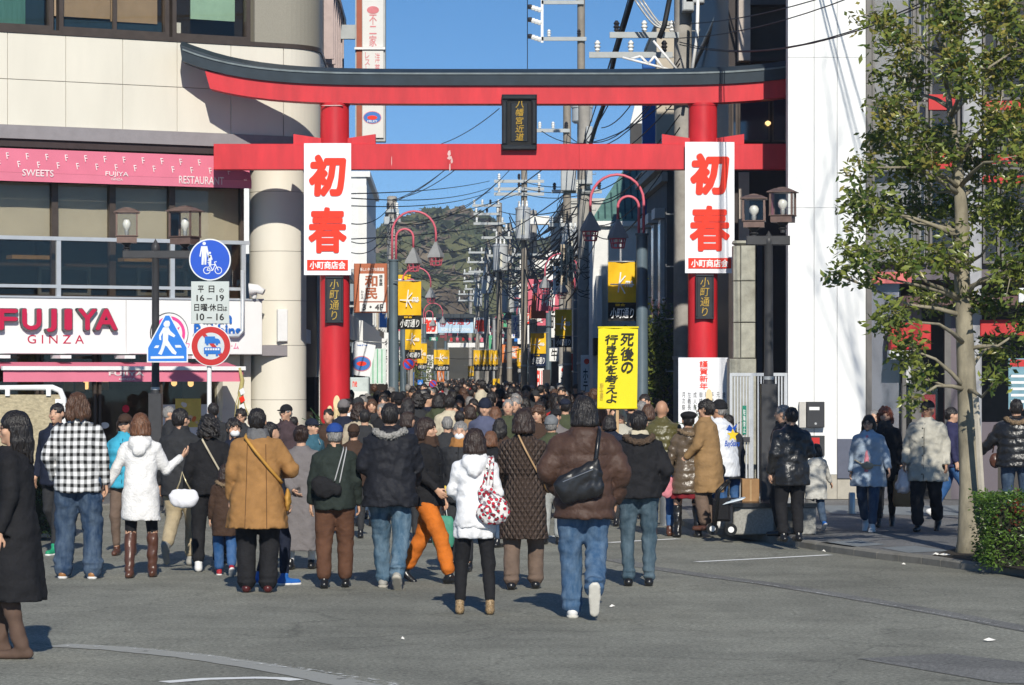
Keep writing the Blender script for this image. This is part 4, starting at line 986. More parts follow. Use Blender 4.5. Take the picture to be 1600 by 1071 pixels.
textbox('lettering', ff, XP(1161, fd), XP(1164.5, fd), ZP(676, fd), ZP(640, fd), .047, '駐輪禁止', WHITE, gs, bold=.01, vertical=True)
STONE = mat('weathered_granite', (.36, .35, .29), .85, var=.22, vscale=7, bump=.4, bscale=30, dirt=.4)
pd = 49.0; pf = flat(pd)
pi = thing('stone_gate_pier', 'weathered granite gate pier behind the metal fence, right of the gate', 'pier', (XP(1163, pd), pd, KZ))
for c, d in ((585, 561),): MB(pf).bev(XP(1139, pd), XP(1181, pd), KZ, ZP(561, pd), -.5, .06, .01).build('pier_base', STONE, pi)
for c, d in ((560, 505), (504, 440), (439, 384)):
 MB(pf).bev(XP(1146, pd), XP(1157, pd), ZP(c, pd) + .002, ZP(d, pd), -.35, -.04, .01).build('stone_block', STONE, pi)
 MB(pf).bev(XP(1157.5, pd), XP(1180, pd), ZP(c, pd) + .002, ZP(d, pd), -.4, .02, .012).build('stone_block', STONE, pi)
MB(pf).lathe(((XP(1163, pd)), -.2), [(.17, ZP(383, pd)), (.24, ZP(380, pd)), (.22, ZP(376, pd))], 4, a0=math.pi / 4).build('pier_cap', STONE, pi)
# ================================================================ STREET BEYOND THE GATE
def XL(D): return -3.55 - .0215 * (D - 60)
def XR(D): return 2.75 - .021 * (D - 58)
PALE = [mat('off_white_wall', (.72, .71, .67), .8, var=.08, vscale=1.5, dirt=.15), mat('warm_grey_wall', (.46, .44, .39), .8, var=.1, vscale=2), mat('pale_tan_wall', (.48, .42, .33), .8, var=.1, vscale=2), mat('white_plaster', (.72, .72, .70), .8, var=.06, dirt=.1), mat('brown_tile_wall', (.17, .11, .08), .6, var=.15, vscale=9), mat('blue_grey_wall', (.28, .33, .37), .7, var=.08)]
WINM = mat('dark_window_pane', (.03, .04, .05), .12, spec=.7, var=.3, vscale=2)
FRAMEW = mat('white_window_frame', (.55, .56, .55), .5)
def building(name, side, D0, D1, h, wm, label, off=0.0, depth=7.0, win=(1.2, 1.0), roof=None, shop=True, front_win=True, awn=None):
 """block whose street face runs along the street; windows are parts with panes"""
 X0 = (XL if side < 0 else XR)(D0) + side * off; X1 = (XL if side < 0 else XR)(D1) + side * off
 t = thing(name, label, 'building', (X0 + side * depth / 2, D0, 0))
 xo0, xo1 = X0 + side * depth, X1 + side * depth
 vs = [(X0, 0, -D0), (X1, 0, -D1), (xo1, 0, -D1), (xo0, 0, -D0)]
 vs = vs + [(a, h, c) for a, b_, c in vs]
 MB().add(vs, [(0, 1, 5, 4), (1, 2, 6, 5), (2, 3, 7, 6), (3, 0, 4, 7), (4, 5, 6, 7), (3, 2, 1, 0)]).build('wall', wm, t)
 U = Vector((X1 - X0, D1 - D0, 0)); Ls = U.length
 fs_ = Frame((X0, D0, 0), U, (0, 0, 1), (-side, 0, 0)); fs_.N = Vector((-side * U.y, side * U.x, 0)).normalized()
 ff_ = Frame((min(X0, xo0), D0, 0), (1, 0, 0), (0, 0, 1), (0, -1, 0))
 nf = max(1, int((h - 2.9) / 2.7))
 MB(fs_).box(-.08, Ls + .05, h, h + .18, -.3, .12).build('parapet', wm if roof is None else roof, t)
 if depth: MB(ff_).box(-.05, depth + .05, h, h + .18, -.3, .08).build('front_parapet', wm if roof is None else roof, t)
 def windows(fr_, L_, n, zlo, ww, hh, nm='window'):
  for k in range(n):
   u = L_ * (k + .5) / n
   w = MB(fr_).box(u - ww / 2, u + ww / 2, zlo, zlo + .06, .0, .07).box(u - ww / 2, u + ww / 2, zlo + hh - .05, zlo + hh, 0, .05).box(u - ww / 2, u - ww / 2 + .05, zlo + .06, zlo + hh - .05, 0, .05).box(u + ww / 2 - .05, u + ww / 2, zlo + .06, zlo + hh - .05, 0, .05).build(nm, FRAMEW, t)
   MB(fr_).box(u - ww / 2 + .05, u + ww / 2 - .05, zlo + .06, zlo + hh - .05, .0, .015).build('pane', WINM, w)
 for f_ in range(nf):
  zlo = 3.6 + f_ * 2.7
  if zlo + 1.3 < h:
   windows(fs_, Ls, max(1, int(Ls / 3.2)), zlo, win[0], win[1])
   if front_win: windows(ff_, depth, max(1, int(depth / 2.6)), zlo, win[0], win[1])
 if shop:
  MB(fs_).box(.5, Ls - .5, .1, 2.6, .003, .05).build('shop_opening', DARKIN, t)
  MB(fs_).box(.3, Ls - .3, 2.7, 3.25, .003, .22).build('shop_fascia', awn or WHITE, t)
 return t
BROWN = mat('dark_brown_cladding', (.035, .026, .024), .5, var=.15, vscale=3)
X0b = 3.52; D0b = 52.0; D1b = 62.0
bb = thing('brown_office_building', 'dark brown office building with glazed first floor between gate and white tower', 'building', (X0b + 3, D0b, 0))
MB().add([(X0b, 0, -D0b), (X0b - .21, 0, -D1b), (X0b + 8, 0, -D1b), (X0b + 8, 0, -D0b), (X0b, 12.5, -D0b), (X0b - .21, 12.5, -D1b), (X0b + 8, 12.5, -D1b), (X0b + 8, 12.5, -D0b)], [(0, 1, 5, 4), (1, 2, 6, 5), (2, 3, 7, 6), (3, 0, 4, 7), (4, 5, 6, 7)]).build('wall', BROWN, bb)
bfm = flat(D0b)
def bx_(a, b_, c, d): return XP(a, D0b), XP(b_, D0b), ZP(d, D0b), ZP(c, D0b)
q = bx_(1152, 1170, -80, 98); MB(bfm).box(*q, .003, .35).build('beige_fin', mat('beige_concrete_fin', (.42, .36, .31), .7, var=.1), bb)
q = bx_(1170, 1232, 92, 100); MB(bfm).box(*q, .003, .5).build('balcony_edge', BROWN, bb)
q = bx_(1170, 1232, -80, 12); MB(bfm).box(*q, .003, .4).build('upper_panel', mat('dark_grey_cladding', (.05, .05, .055), .6), bb)
SKYGL = mat('dark_reflecting_glass', (.02, .03, .045), .06, spec=1.0, metal=.0, var=0)
for a, b_, c, d in ((1143, 1152, 150, 222), (1154, 1203, 150, 222), (1206, 1232, 150, 222)):
 q = bx_(a, b_, c, d); w = MB(bfm).box(q[0], q[1], q[2], q[3], .003, .03).build('window', BRONZE, bb)
 MB(bfm).box(q[0] + .03, q[1] - .03, q[2] + .03, q[3] - .03, .031, .035).build('pane', SKYGL, w)
q = bx_(1154, 1170, 270, 380); MB(bfm).box(*q, .003, .1).build('lower_fin', mat('beige_concrete_fin', (0, 0, 0)), bb)
q = bx_(1182, 1190, 382, 600); MB(bfm).box(q[0], q[1], .1, q[3], .003, .12).build('drain_column', mat('blue_black_metal', (.04, .045, .06), .5), bb)
lp = MB(bfm).lathe((XP(1199, D0b), .12), [(.01, ZP(198, D0b)), (.045, ZP(195, D0b)), (.045, ZP(192, D0b)), (.01, ZP(190, D0b))], 12).build('round_lamp', WARM, bb)
for (a, b_) in (((1152, -20), (1085, 118)), ((1180, 12), (1120, 118))):
 p0, p1 = P(a[0], a[1], 53.2), P(b_[0], b_[1], 53.2 + 5)
 MB().tube([(p0.x - .1, p0.z, -p0.y), (p1.x - .1, p1.z, -p1.y)], .05, 6).build('diagonal_brace', GREYM, bb)
CLG = mat('dark_grey_stucco', (.13, .125, .12), .8, var=.1, vscale=2)
cb = thing('grey_stucco_building', 'dark grey stucco building with tall corniced windows just beyond the right gate pillar', 'building', (4, 62.5, 0))
xa, xb = 3.02, 2.88
MB().add([(xa, 0, -62.4), (xb, 0, -68.4), (xa + 6, 0, -68.4), (xa + 6, 0, -62.4), (xa, 6.1, -62.4), (xb, 6.1, -68.4), (xa + 6, 6.1, -68.4), (xa + 6, 6.1, -62.4)], [(0, 1, 5, 4), (1, 2, 6, 5), (2, 3, 7, 6), (3, 0, 4, 7), (4, 5, 6, 7)]).build('wall', CLG, cb)
csf = Frame((xa, 62.4, 0), (xb - xa, 6, 0), (0, 0, 1), (-1, 0, 0))
MB(csf).box(-.2, 6.1, 5.9, 6.15, .0, .25).box(-.2, 6.1, 5.7, 5.88, 0, .12).build('cornice', PALE[1], cb)
for k in range(3):
 u = 1.0 + k * 2.0
 w = MB(csf).box(u - .4, u + .4, 3.0, 5.0, .003, .08).box(u - .5, u + .5, 5.02, 5.22, .003, .2).build('window', FRAMEW, cb)
 MB(csf).box(u - .32, u + .32, 3.1, 4.92, .081, .085).build('pane', WINM, w)
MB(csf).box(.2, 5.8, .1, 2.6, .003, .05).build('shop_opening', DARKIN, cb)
tpix('wall_lettering', csf, 1027, 460, 1040, 480, .02, 'ins', WHITE, cb, bold=.03, th=.03)
cs = thing('cream_tower_block', 'narrow cream building wall rising above the gate beam beside the blue sign', 'building', (XP(1040, 70), 70, 0))
MB(flat(70)).box(XP(1026, 70), XP(1110, 70), 0, ZP(40, 70), -6, 0).build('wall', PALE[2], cs)
MB(flat(70)).box(XP(1024, 70), XP(1110, 70), ZP(40, 70), ZP(34, 70), -6.1, .1).build('parapet', PALE[1], cs)
BL2 = mat('deep_blue_sign', (.008, .10, .36), .4, var=.05)
bs = thing('blue_tower_sign', 'tall narrow blue sign rising beside the cream wall behind the gate', 'sign', (XP(1013, 68), 68, 2.4))
MB(flat(68.6)).bev(XP(1004, 68.6), XP(1024, 68.6), ZP(640, 68.6), ZP(84, 68.6), -.3, 0, .01).build('sign_box', BL2, bs)
MB(flat(68.6)).box(XP(1007, 68.6), XP(1021, 68.6), 0, ZP(640, 68.6), -.2, -.1).build('post', GREYM, bs)
wb = thing('white_black_sign', 'sloped white panel above a black box left of the blue sign', 'sign', (XP(994, 72), 72, 5))
MB(flat(72)).poly([(XP(985, 72), ZP(193, 72)), (XP(1003, 72), ZP(193, 72)), (XP(1003, 72), ZP(160, 72)), (XP(993, 72), ZP(160, 72))], -.3, 0).build('white_panel', WHITE, wb)
MB(flat(72)).box(XP(985, 72), XP(1003, 72), ZP(250, 72), ZP(193.5, 72), -.3, 0).build('black_box', DKGREY, wb)
gh = thing('green_roofed_house', 'white shop house with a steep ribbed verdigris roof on the right of the street', 'building', (XR(76) + 2, 76, 0))
hx0, hx1 = XP(926, 76), XP(1012, 76)
MB(flat(76)).box(hx0, hx1 + 3, 0, ZP(348, 76), -9, 0).build('wall', PALE[3], gh)
VG = mat('verdigris_roof', (.10, .20, .18), .6, var=.25, vscale=3, dirt=.3)
rz = ZP(346, 76); rp_ = ZP(215, 76)
MB(flat(76)).add([(hx0 - .05, rz, .1), (hx1 + 3, rz, .1), (hx1 + 3, rp_, -2.5), (hx1 - .1, rp_, -2.5), (hx0 - .05, rz, -9)], [(0, 1, 2, 3), (0, 3, 4)]).build('roof', VG, gh)
rf_ = Frame((hx0, 76, rz), (1, 0, 0), (0, 2.6, rp_ - rz)); Lr = math.hypot(2.6, rp_ - rz)
for k in range(11):
 u = .12 + k * .16; frac = min(1, u / (hx1 - hx0 - .05)); 
 v_ = Lr * frac * .96
 MB(rf_).box(u, u + .04, 0.02, v_, .02, .08).build('roof_rib', mat('dark_verdigris', (.03, .07, .07), .6), gh)
MB(flat(76)).box(hx0 - .1, hx1 + 3, rz - .12, rz, -.0, .14).build('eaves', WHITE, gh)
MB(flat(76)).box(XP(931, 76), XP(940, 76), 0, ZP(432, 76), .003, .5).build('porch_wall', PALE[3], gh)
MB(flat(76)).box(XP(926, 76), XP(1008, 76), 2.4, 2.8, .003, .9).build('shop_awning', mat('dark_canopy', (.03, .03, .03), .8), gh)
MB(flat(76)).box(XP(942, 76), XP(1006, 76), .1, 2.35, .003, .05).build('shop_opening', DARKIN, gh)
building('white_shop_building', 1, 86, 100, 5.2, PALE[3], 'white two storey shop with dark opening beyond the green roofed house', off=.1)
building('red_roofed_building', 1, 101, 116, 4.8, PALE[0], 'pale building under an orange red tiled roof right of the far street', off=.2, roof=mat('orange_tile', (.42, .10, .05), .7, var=.15))
MB(flat(100.9)).poly([(XP(826, 101), ZP(498, 101)), (XP(853, 101), ZP(498, 101)), (XP(853, 101), ZP(458, 101)), (XP(834, 101), ZP(458, 101))], -.2, 0).build('tiled_gable', mat('orange_tile', (0, 0, 0)), bpy.data.objects['red_roofed_building'])
building('grey_balcony_building', 1, 117, 138, 8.2, PALE[1], 'grey flats with balconies rising behind the transformers on the right', off=.6)
for k in range(3):
 MB(flat(117)).box(XP(812, 117), XP(858, 117), 4.2 + k * 1.6, 4.5 + k * 1.6, .003, .9).build('balcony', PALE[0], bpy.data.objects['grey_balcony_building'])
building('tan_shop_building', 1, 140, 165, 5.6, PALE[2], 'low tan shop building far up the right side of the street')
building('pale_shop_building', 1, 167, 200, 6.5, PALE[0], 'pale building at the far right end of the street', off=-.1)
building('far_brown_building', 1, 203, 260, 5.5, PALE[4], 'brown building at the far end of the street on the right', off=-.6)
building('low_entrance_shop', -1, 62, 76, 4.1, PALE[0], 'low pale shop with a green striped shutter beyond the left gate pillar', off=-.05, front_win=False)
STR = mat('green_stripe', (.10, .42, .22), .7); lsh = bpy.data.objects['low_entrance_shop']
building('white_gable_building', -1, 99, 113, 8.05, PALE[3], 'tall blank white building with a sloping roof line on the left of the street', off=.12, win=(.7, .6), front_win=False)
MB(flat(99)).box(XP(560, 99), XP(573, 99), ZP(420, 99), ZP(290, 99), .003, .02).build('wall_panel', PALE[0], bpy.data.objects['white_gable_building'])
building('narrow_blue_grey_building', -1, 77, 98, 4.3, PALE[5], 'blue grey shop between the low entrance shop and the white gable building', off=-.1, front_win=False)
building('cream_left_building', -1, 116, 140, 5.0, PALE[2], 'cream shop building far up the left side of the street', off=.1)
building('dark_left_building', -1, 142, 170, 5.4, PALE[4], 'brown tiled building far up the left side of the street')
building('pale_left_building', -1, 172, 215, 6.2, PALE[0], 'pale building near the far left end of the street', off=.1)
building('grey_left_building', -1, 218, 270, 7.0, PALE[1], 'grey building closing the far left end of the street')
lf_ = flat(61.8)
vb = thing('vending_cabinet', 'white lit cabinet with small red lettering beside the left gate pillar', 'vending machine', (XP(562, 61.8), 62, 0))
MB(lf_).bev(XP(547, 61.8), XP(576, 61.8), .05, ZP(590, 61.8), -.6, 0, .02).build('cabinet', mat('pale_cabinet', (.55, .62, .62), .4), vb)
MB(lf_).box(XP(549, 61.8), XP(574, 61.8), ZP(640, 61.8), ZP(612, 61.8), .0, .006).build('display_panel', WHITE, vb)
tpix('lettering', lf_, 551, 596, 558, 605, .004, 'ne', BRED, vb, bold=.02)
st = thing('striped_shutter', 'white shutter with green vertical stripes above a dark doorway', 'shutter', (XP(585, 76.5), 76.5, 1.5))
sfm2 = flat(76.5)
MB(sfm2).box(XP(571, 76.5), XP(603, 76.5), ZP(600, 76.5), ZP(545, 76.5), -.1, 0).build('shutter_sheet', mat('mint_white', (.60, .70, .66), .6), st)
for k in range(4): MB(sfm2).box(XP(575 + k * 7, 76.5), XP(576.5 + k * 7, 76.5), ZP(599, 76.5), ZP(546, 76.5), .0, .005).build('stripe', STR, st)
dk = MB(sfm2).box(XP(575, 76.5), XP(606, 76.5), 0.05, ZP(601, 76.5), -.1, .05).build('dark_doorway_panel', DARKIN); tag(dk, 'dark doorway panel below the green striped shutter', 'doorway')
WDK = mat('watami_brown', (.42, .13, .06), .5, var=.06)
D_ = 71.0; f_ = flat(D_)
t = thing('izakaya_sign', 'brown framed projecting sign with 和民 in brush lettering and 3・4F', 'sign', (XP(578, D_), D_, ZP(489, D_)))
q = ppix(f_, 553, 412, 605, 489, 0); MB(f_).bev(*q, -.2, 0, .02).build('brown_case', WDK, t)
q = ppix(f_, 561.5, 428, 600.5, 471, 0); MB(f_).box(*q, .0, .012).build('white_window', WHITE, t)
q = ppix(f_, 562, 473, 603, 487, 0); MB(f_).box(*q, .0, .012).build('floor_plate', WHITE, t)
tpix('heading', f_, 563, 418.5, 600, 424, .004, '新しいタイプの居酒屋', WHITE, t, bold=.02)
tpix('big_lettering', f_, 570, 430, 590, 468, .016, '和民', WDK, t, bold=.035, vertical=True)
tpix('small_lettering', f_, 592, 430, 598, 447, .016, '居食屋', DKGREY, t, vertical=True); tpix('small_lettering', f_, 564, 454, 568, 468, .016, 'わたみ', DKGREY, t, vertical=True)
tpix('floor_lettering', f_, 566, 475.5, 599, 485.5, .016, '3・4F', DKGREY, t, bold=.03)
MB(f_).box(XP(540, D_), XP(553, D_), ZP(425, D_), ZP(422, D_), -.12, -.08).box(XP(540, D_), XP(553, D_), ZP(480, D_), ZP(477, D_), -.12, -.08).build('bracket', GREYM, t)
VS = mat('aged_white_sign', (.66, .65, .63), .5, var=.05, vscale=2, dirt=.12); PKL = mat('faded_pink_letter', (.62, .20, .22), .6); FRM = mat('sign_steel_frame', (.38, .40, .40), .5, var=.1); RUST = mat('red_brown_sign_side', (.33, .09, .05), .6, var=.12)
MNB = mat('oval_logo_blue', (.05, .17, .50), .5)
def vsign(D_, x0, x1, ytop, ybot, xw, txtx, label, full=True):
 f_ = flat(D_); t = thing('vertical_shop_sign', label, 'sign', (XP((x0 + x1) / 2, D_), D_, ZP(ybot, D_)), 'tall vertical restaurant signs behind the gate')
 MB(f_).box(XP(x0, D_), XP(x1, D_), ZP(ybot, D_), ZP(ytop, D_), -.35, -.02).build('steel_frame', FRM, t)
 MB(f_).box(XP(x0 + 2, D_), XP(xw - .5, D_), ZP(ybot - 2, D_), ZP(ytop, D_), -.02, .0).build('red_brown_strip', RUST, t)
 yy = [ybot - 3, 76, -78, ytop] if full else [ybot - 3, 76, ytop]
 for a, b_ in zip(yy[:-1], yy[1:]):
  MB(f_).bev(XP(xw, D_), XP(x1 - 2.5, D_), ZP(a, D_) + .02, ZP(b_, D_) - .02, -.02, .02, .008).build('white_face', VS, t)
 MB(f_).box(XP(x0 - 1, D_), XP(x1, D_), ZP(78, D_), ZP(74.5, D_), .02, .06).build('joint_bar', WHITE, t)
 c = (xw + x1 - 2.5) / 2; s_ = (x1 - 2.5 - xw) / 34.0
 tpix('lettering', f_, c - 6 * s_, 23, c + 6 * s_, 73, .024, '不二家', PKL, t, bold=.01, vertical=True)
 tpix('lettering', f_, c - 13 * s_, 82, c - 5 * s_, 114, .024, 'レスト', PKL, t, bold=.005, vertical=True)
 tpix('lettering', f_, c + 3 * s_, 83, c + 11 * s_, 116, .024, '洋菓', PKL, t, bold=.005, vertical=True)
 u, v = f_.pix(c, 16, .02); MB(f_).disc(u, v, .07, .02, .026, 20, ru=.11).build('oval_mark', PKL, t)
 u, v = f_.pix(c - 1, 184, .02); MB(f_).disc(u, v, 10 * D_ / F, .02, .026, 24, ru=14.5 * s_ * D_ / F).build('oval_logo', PKL, t)
 MB(f_).disc(u, v, 9 * D_ / F, .026, .03, 24, ru=13.5 * s_ * D_ / F).build('oval_logo_face', MNB, t)
 MB(f_).disc(u, v - .2 * D_ / F, 3.4 * D_ / F, .03, .034, 16, ru=8 * s_ * D_ / F).build('logo_hill', BRED, t)
 tpix('logo_lettering', f_, c - 9 * s_, 188, c + 7 * s_, 191.5, .035, 'MILKY', WHITE, t)
 return t
vsign(58.0, 555, 602, -150, 221, 566, 0, 'tall white vertical sign with faded pink lettering standing against the sky')
vsign(58.0, 478, 525, -150, 214, 484, 0, 'second tall white vertical sign partly hidden behind the left gate pillar')
MB(flat(58)).box(XP(523, 58), XP(555, 58), ZP(60, 58), ZP(38, 58), -.25, -.1).build('link_box', FRM, bpy.data.objects['vertical_shop_sign'])
BLKB = mat('black_banner_cloth', (.012, .012, .013), .7, var=.2, bump=.2, bscale=5)
def ybanner(x0, x1, y0, y1, y2, D_, label, dark=BLKB, ax=None):
 f_ = flat(D_); k = D_ / F
 t = thing('street_banner', label, 'banner', (XP((x0 + x1) / 2, D_), D_, ZP(y2, D_)), 'yellow and black street banners')
 def cloth(ya, yb, m, nm):
  n = 8; vs = []
  for i in range(n + 1):
   for j in range(7):
    vs.append((XP(x0 + (x1 - x0) * j / 6 + .6 * math.sin(i * .9) * k * 0, D_), ZP(ya + (yb - ya) * i / n, D_), .035 * math.sin(j * 1.1 + i * .5 + x0)))
  fs = [(i * 7 + j, i * 7 + j + 1, (i + 1) * 7 + j + 1, (i + 1) * 7 + j) for i in range(n) for j in range(6)]
  m2 = MB(f_); m2.add(vs, fs, True); m2.add([(a, b_, c - .006) for a, b_, c in vs], [q[::-1] for q in fs], True)
  return m2.build(nm, m, t)
 a = cloth(y0, y1 - .15, YEL, 'yellow_cloth'); b_ = cloth(y1, y2, dark, 'black_cloth')
 w = x1 - x0; h = y1 - y0
 strokes('letter_strokes', [(x0 + w * .45, y0 + h * .25, x0 + w * .36, y0 + h * .75), (x0 + w * .40, y0 + h * .52, x0 + w * .62, y0 + h * .34), (x0 + w * .40, y0 + h * .52, x0 + w * .60, y0 + h * .78), (x0 + w * .08, y0 + h * .55, x0 + w * .92, y0 + h * .56)], w * .045 * k, WHITE, a, *f_.pix(x0, y0, 0), f_, x0, y0, k, .045, .047)
 tpix('letters', f_, x0 + w * .6, y0 + h * .46, x0 + w * .88, y0 + h * .62, .048, 'ma', WHITE, a, shear=.3)
 tpix('letters', f_, x0 + w * .08, y1 + (y2 - y1) * .28, x0 + w * .92, y1 + (y2 - y1) * .85, .046, '小町通り', WHITE, b_, bold=.015, shear=.2)
 tpix('letters', f_, x0 + w * .25, y1 + (y2 - y1) * .06, x0 + w * .62, y1 + (y2 - y1) * .2, .046, '鎌倉', YEL, b_, bold=.02)
 xe = ax if ax is not None else x0 - 6
 MB(f_).tube([(XP(min(xe, x0), D_), ZP(y0 - 1, D_), 0), (XP(max(x1, xe), D_), ZP(y0 - 1, D_), 0)], .012, 6).build('banner_rod', GREYM, t)
 return t
ybanner(622, 658, 440, 493, 515, 64.8, 'nearest yellow and black banner, hung from the first left lamp post', ax=615)
ybanner(950, 994, 410, 473, 502, 53.6, 'nearest yellow and black banner on the first right lamp post', ax=1003)
ybanner(867, 893.5, 484, 525, 543, 86.8, 'yellow and black banner on the second right lamp post, above the hotel sign', ax=901)
ybanner(829, 853, 521, 553, 572, 109.0, 'yellow banner with dark blue foot on the third right lamp post', dark=mat('navy_banner_cloth', (.01, .02, .06), .7), ax=857)
ybanner(808, 818, 545, 573, 584, 128, 'small yellow banner left of the pale concrete pole')
ybanner(633, 658, 512, 547, 561, 92, 'yellow banner just below and behind the nearest left one')
ybanner(652, 667, 537, 568, 578, 118, 'third yellow banner down on the left side of the street')
ybanner(678, 702, 547, 570, 580, 118, 'yellow banner hanging left of the far street centre below the gate sign', ax=676)
for i in range(6):
 ybanner(740 + i * 6, 748 + i * 6, 547 + (i % 2), 570, 580, 150 - i * 6, '%s from the left in the tight row of small yellow banners' % ['first', 'second', 'third', 'fourth', 'fifth', 'sixth'][i])
ybanner(731, 740, 572, 588, 594, 190, 'tiny yellow banner at the far end of the street')
def arc_lamp(px, D_, sgn, ptop, label):
 f_ = Frame((XP(px, D_), D_, 0), (sgn, 0, 0), (0, 0, 1), (0, -1, 0)); h = ptop
 t = thing('arched_street_lamp', label, 'street lamp', (XP(px, D_), D_, 0), 'blue grey lamp posts with pink arched arms')
 MB(f_).lathe((0, 0), [(.125, 0), (.125, .05), (.11, .1), (.095, h - .04), (.115, h - .03), (.115, h)], 16).build('post', POLEB, t)
 for (x1, top, end, x0, w) in ((.86, .98, .34, -.03, .01), (.40, .62, .22, .05, -.03)):
  pts = [(x0, h, w), (x0, h + top - (x1 - x0) * .5, w)]
  r = (x1 - x0) / 2; cy = h + top - r
  pts += [(x0 + r - r * math.cos(math.pi * k / 12), cy + r * math.sin(math.pi * k / 12), w) for k in range(1, 12)]
  pts += [(x1, cy, w), (x1, h + end, w)]
  a = MB(f_).tube(pts, .023, 8).build('arched_arm', PINKM, t)
  z = h + end
  hd = MB(f_).lathe((x1, w), [(.025, z + .03), (.035, z), (.19, z - .26), (.20, z - .30), (.17, z - .30), (.03, z - .06)], 4, a0=math.pi / 4 + .3).build('lamp_hood', GREYL, t)
  MB(f_).lathe((x1, w), [(.02, z - .24), (.06, z - .30), (.05, z - .37), (.01, z - .39)], 10).build('bulb', BULB, hd)
  b_ = MB(f_)
  for k in range(8):
   an = 2 * math.pi * k / 8; b_.tube([(x1 + .13 * math.cos(an), z - .30, w + .13 * math.sin(an)), (x1 + .10 * math.cos(an), z - .46, w + .10 * math.sin(an))], .010, 4)
  for r_, zz in ((.13, z - .31), (.115, z - .38), (.10, z - .46)):
   b_.tube([(x1 + r_ * math.cos(2 * math.pi * k / 8), zz, w + r_ * math.sin(2 * math.pi * k / 8)) for k in range(9)], .010, 4)
  b_.build('wire_basket', PINKM, hd)
 return t
arc_lamp(615, 65, 1, 4.28, 'first arched lamp on the left, in front of the concrete pole')
arc_lamp(1003, 53.4, -1, 4.30, 'first arched lamp on the right, behind the yellow text placard')
arc_lamp(901, 87, -1, 4.25, 'second arched lamp on the right side')
arc_lamp(857, 110, -1, 4.2, 'third arched lamp on the right side')
arc_lamp(630, 100, 1, 4.3, 'second arched lamp on the left side')
arc_lamp(663, 150, 1, 4.3, 'third arched lamp on the left side')
arc_lamp(822, 140, -1, 4.3, 'fourth arched lamp on the right side')
for px, D_, s_ in ((680, 185, 1), (795, 180, -1), (696, 225, 1), (770, 220, -1)):
 arc_lamp(px, D_, s_, 4.3, 'small distant arched lamp in the far part of the street')
D_ = 175; f_ = flat(D_)
t = thing('second_gate_sign', 'far sign gantry with red character panels beside a blue and white name board', 'sign gantry', (XP(715, D_), D_, 0))
for x in (660, 772): MB(f_).lathe((XP(x, D_), -.1), [(.09, 0), (.09, ZP(497, D_))], 10).build('pole', GREYM, t)
MB(f_).box(XP(682, D_), XP(741, D_), ZP(497, D_), ZP(491, D_), -.6, .4).build('dark_roof', NAVYROOF, t)
MB(f_).box(XP(684, D_), XP(739.5, D_), ZP(520.5, D_), ZP(497.2, D_), -.2, 0).build('name_board', mat('pale_blue_board', (.45, .62, .78), .5), t)
tpix('street_name', f_, 690, 498, 735, 508, .01, '小町通り', SREDP, t, bold=.03); tpix('street_name_roman', f_, 690, 513, 735, 518, .01, 'KOMACHI DORI TOWN', WHITE, t, bold=.02)
for a, b_, ch in ((661, 683.5, '初'), (740.5, 765, '春')):
 MB(f_).box(XP(a, D_), XP(b_, D_), ZP(521.5, D_), ZP(496.5, D_), -.1, 0.02).build('white_panel', WHITE, t)
 tpix('red_character', f_, a + 2, 499, b_ - 2, 519, .03, ch, BRED, t, bold=.05)
D_ = 215; f_ = flat(D_)
t = thing('white_street_gantry', 'white horizontal sign board across the far street below the second gate sign', 'sign gantry', (XP(735, D_), D_, 0))
MB(f_).box(XP(700, D_), XP(790, D_), ZP(543, D_), ZP(536, D_), -.2, 0).build('board', WHITE, t)
for x in (700, 790): MB(f_).lathe((XP(x, D_), -.1), [(.08, 0), (.08, ZP(536, D_))], 8).build('pole', GREYM, t)
r = random.Random(3)
for k in range(9): MB(f_).box(XP(703 + k * 9.6, D_), XP(707 + k * 9.6, D_), ZP(535 - 5 * r.random(), D_), ZP(528, D_), -.1, -.05).build('red_pennant', [SREDP, PINKM][k % 2], t)
def hotel(x0, x1, y0, y1, D_, label, full=True):
 f_ = flat(D_); t = thing('hotel_sign', label, 'sign', (XP((x0 + x1) / 2, D_), D_ , ZP(y1, D_)), 'white vertical hotel signs on concrete poles')
 MB(f_).bev(XP(x0, D_), XP(x1, D_), ZP(y1, D_), ZP(y0, D_), -.12, 0, .01).build('sign_box', WHITE, t)
 w = x1 - x0; c = (x0 + x1) / 2; u, v = f_.pix(c, y0 + w * .55, .0)
 MB(f_).disc(u, v, w * .24 * D_ / F, .0, .006, 16).build('red_sun', BRED, t)
 tpix('lettering', f_, x0 + w * .18, y0 + w * 1.15, x0 + w * .62, y0 + w * 4.2, .006, 'ホテル', INK, t, bold=.015, vertical=True)
 tpix('small_lettering', f_, x0 + w * .74, y0 + w * 1.2, x0 + w * .9, y0 + w * 4.0, .006, 'ニュー鎌倉', INK, t, vertical=True)
hotel(907.5, 926, 555, 640, 79.5, 'large white vertical hotel sign with a red sun on the main concrete pole')
hotel(873, 888, 570, 625, 96.5, 'smaller white vertical hotel sign on the concrete pole behind')
hotel(827, 839, 592, 625, 124, 'smallest white hotel sign on the third concrete pole')
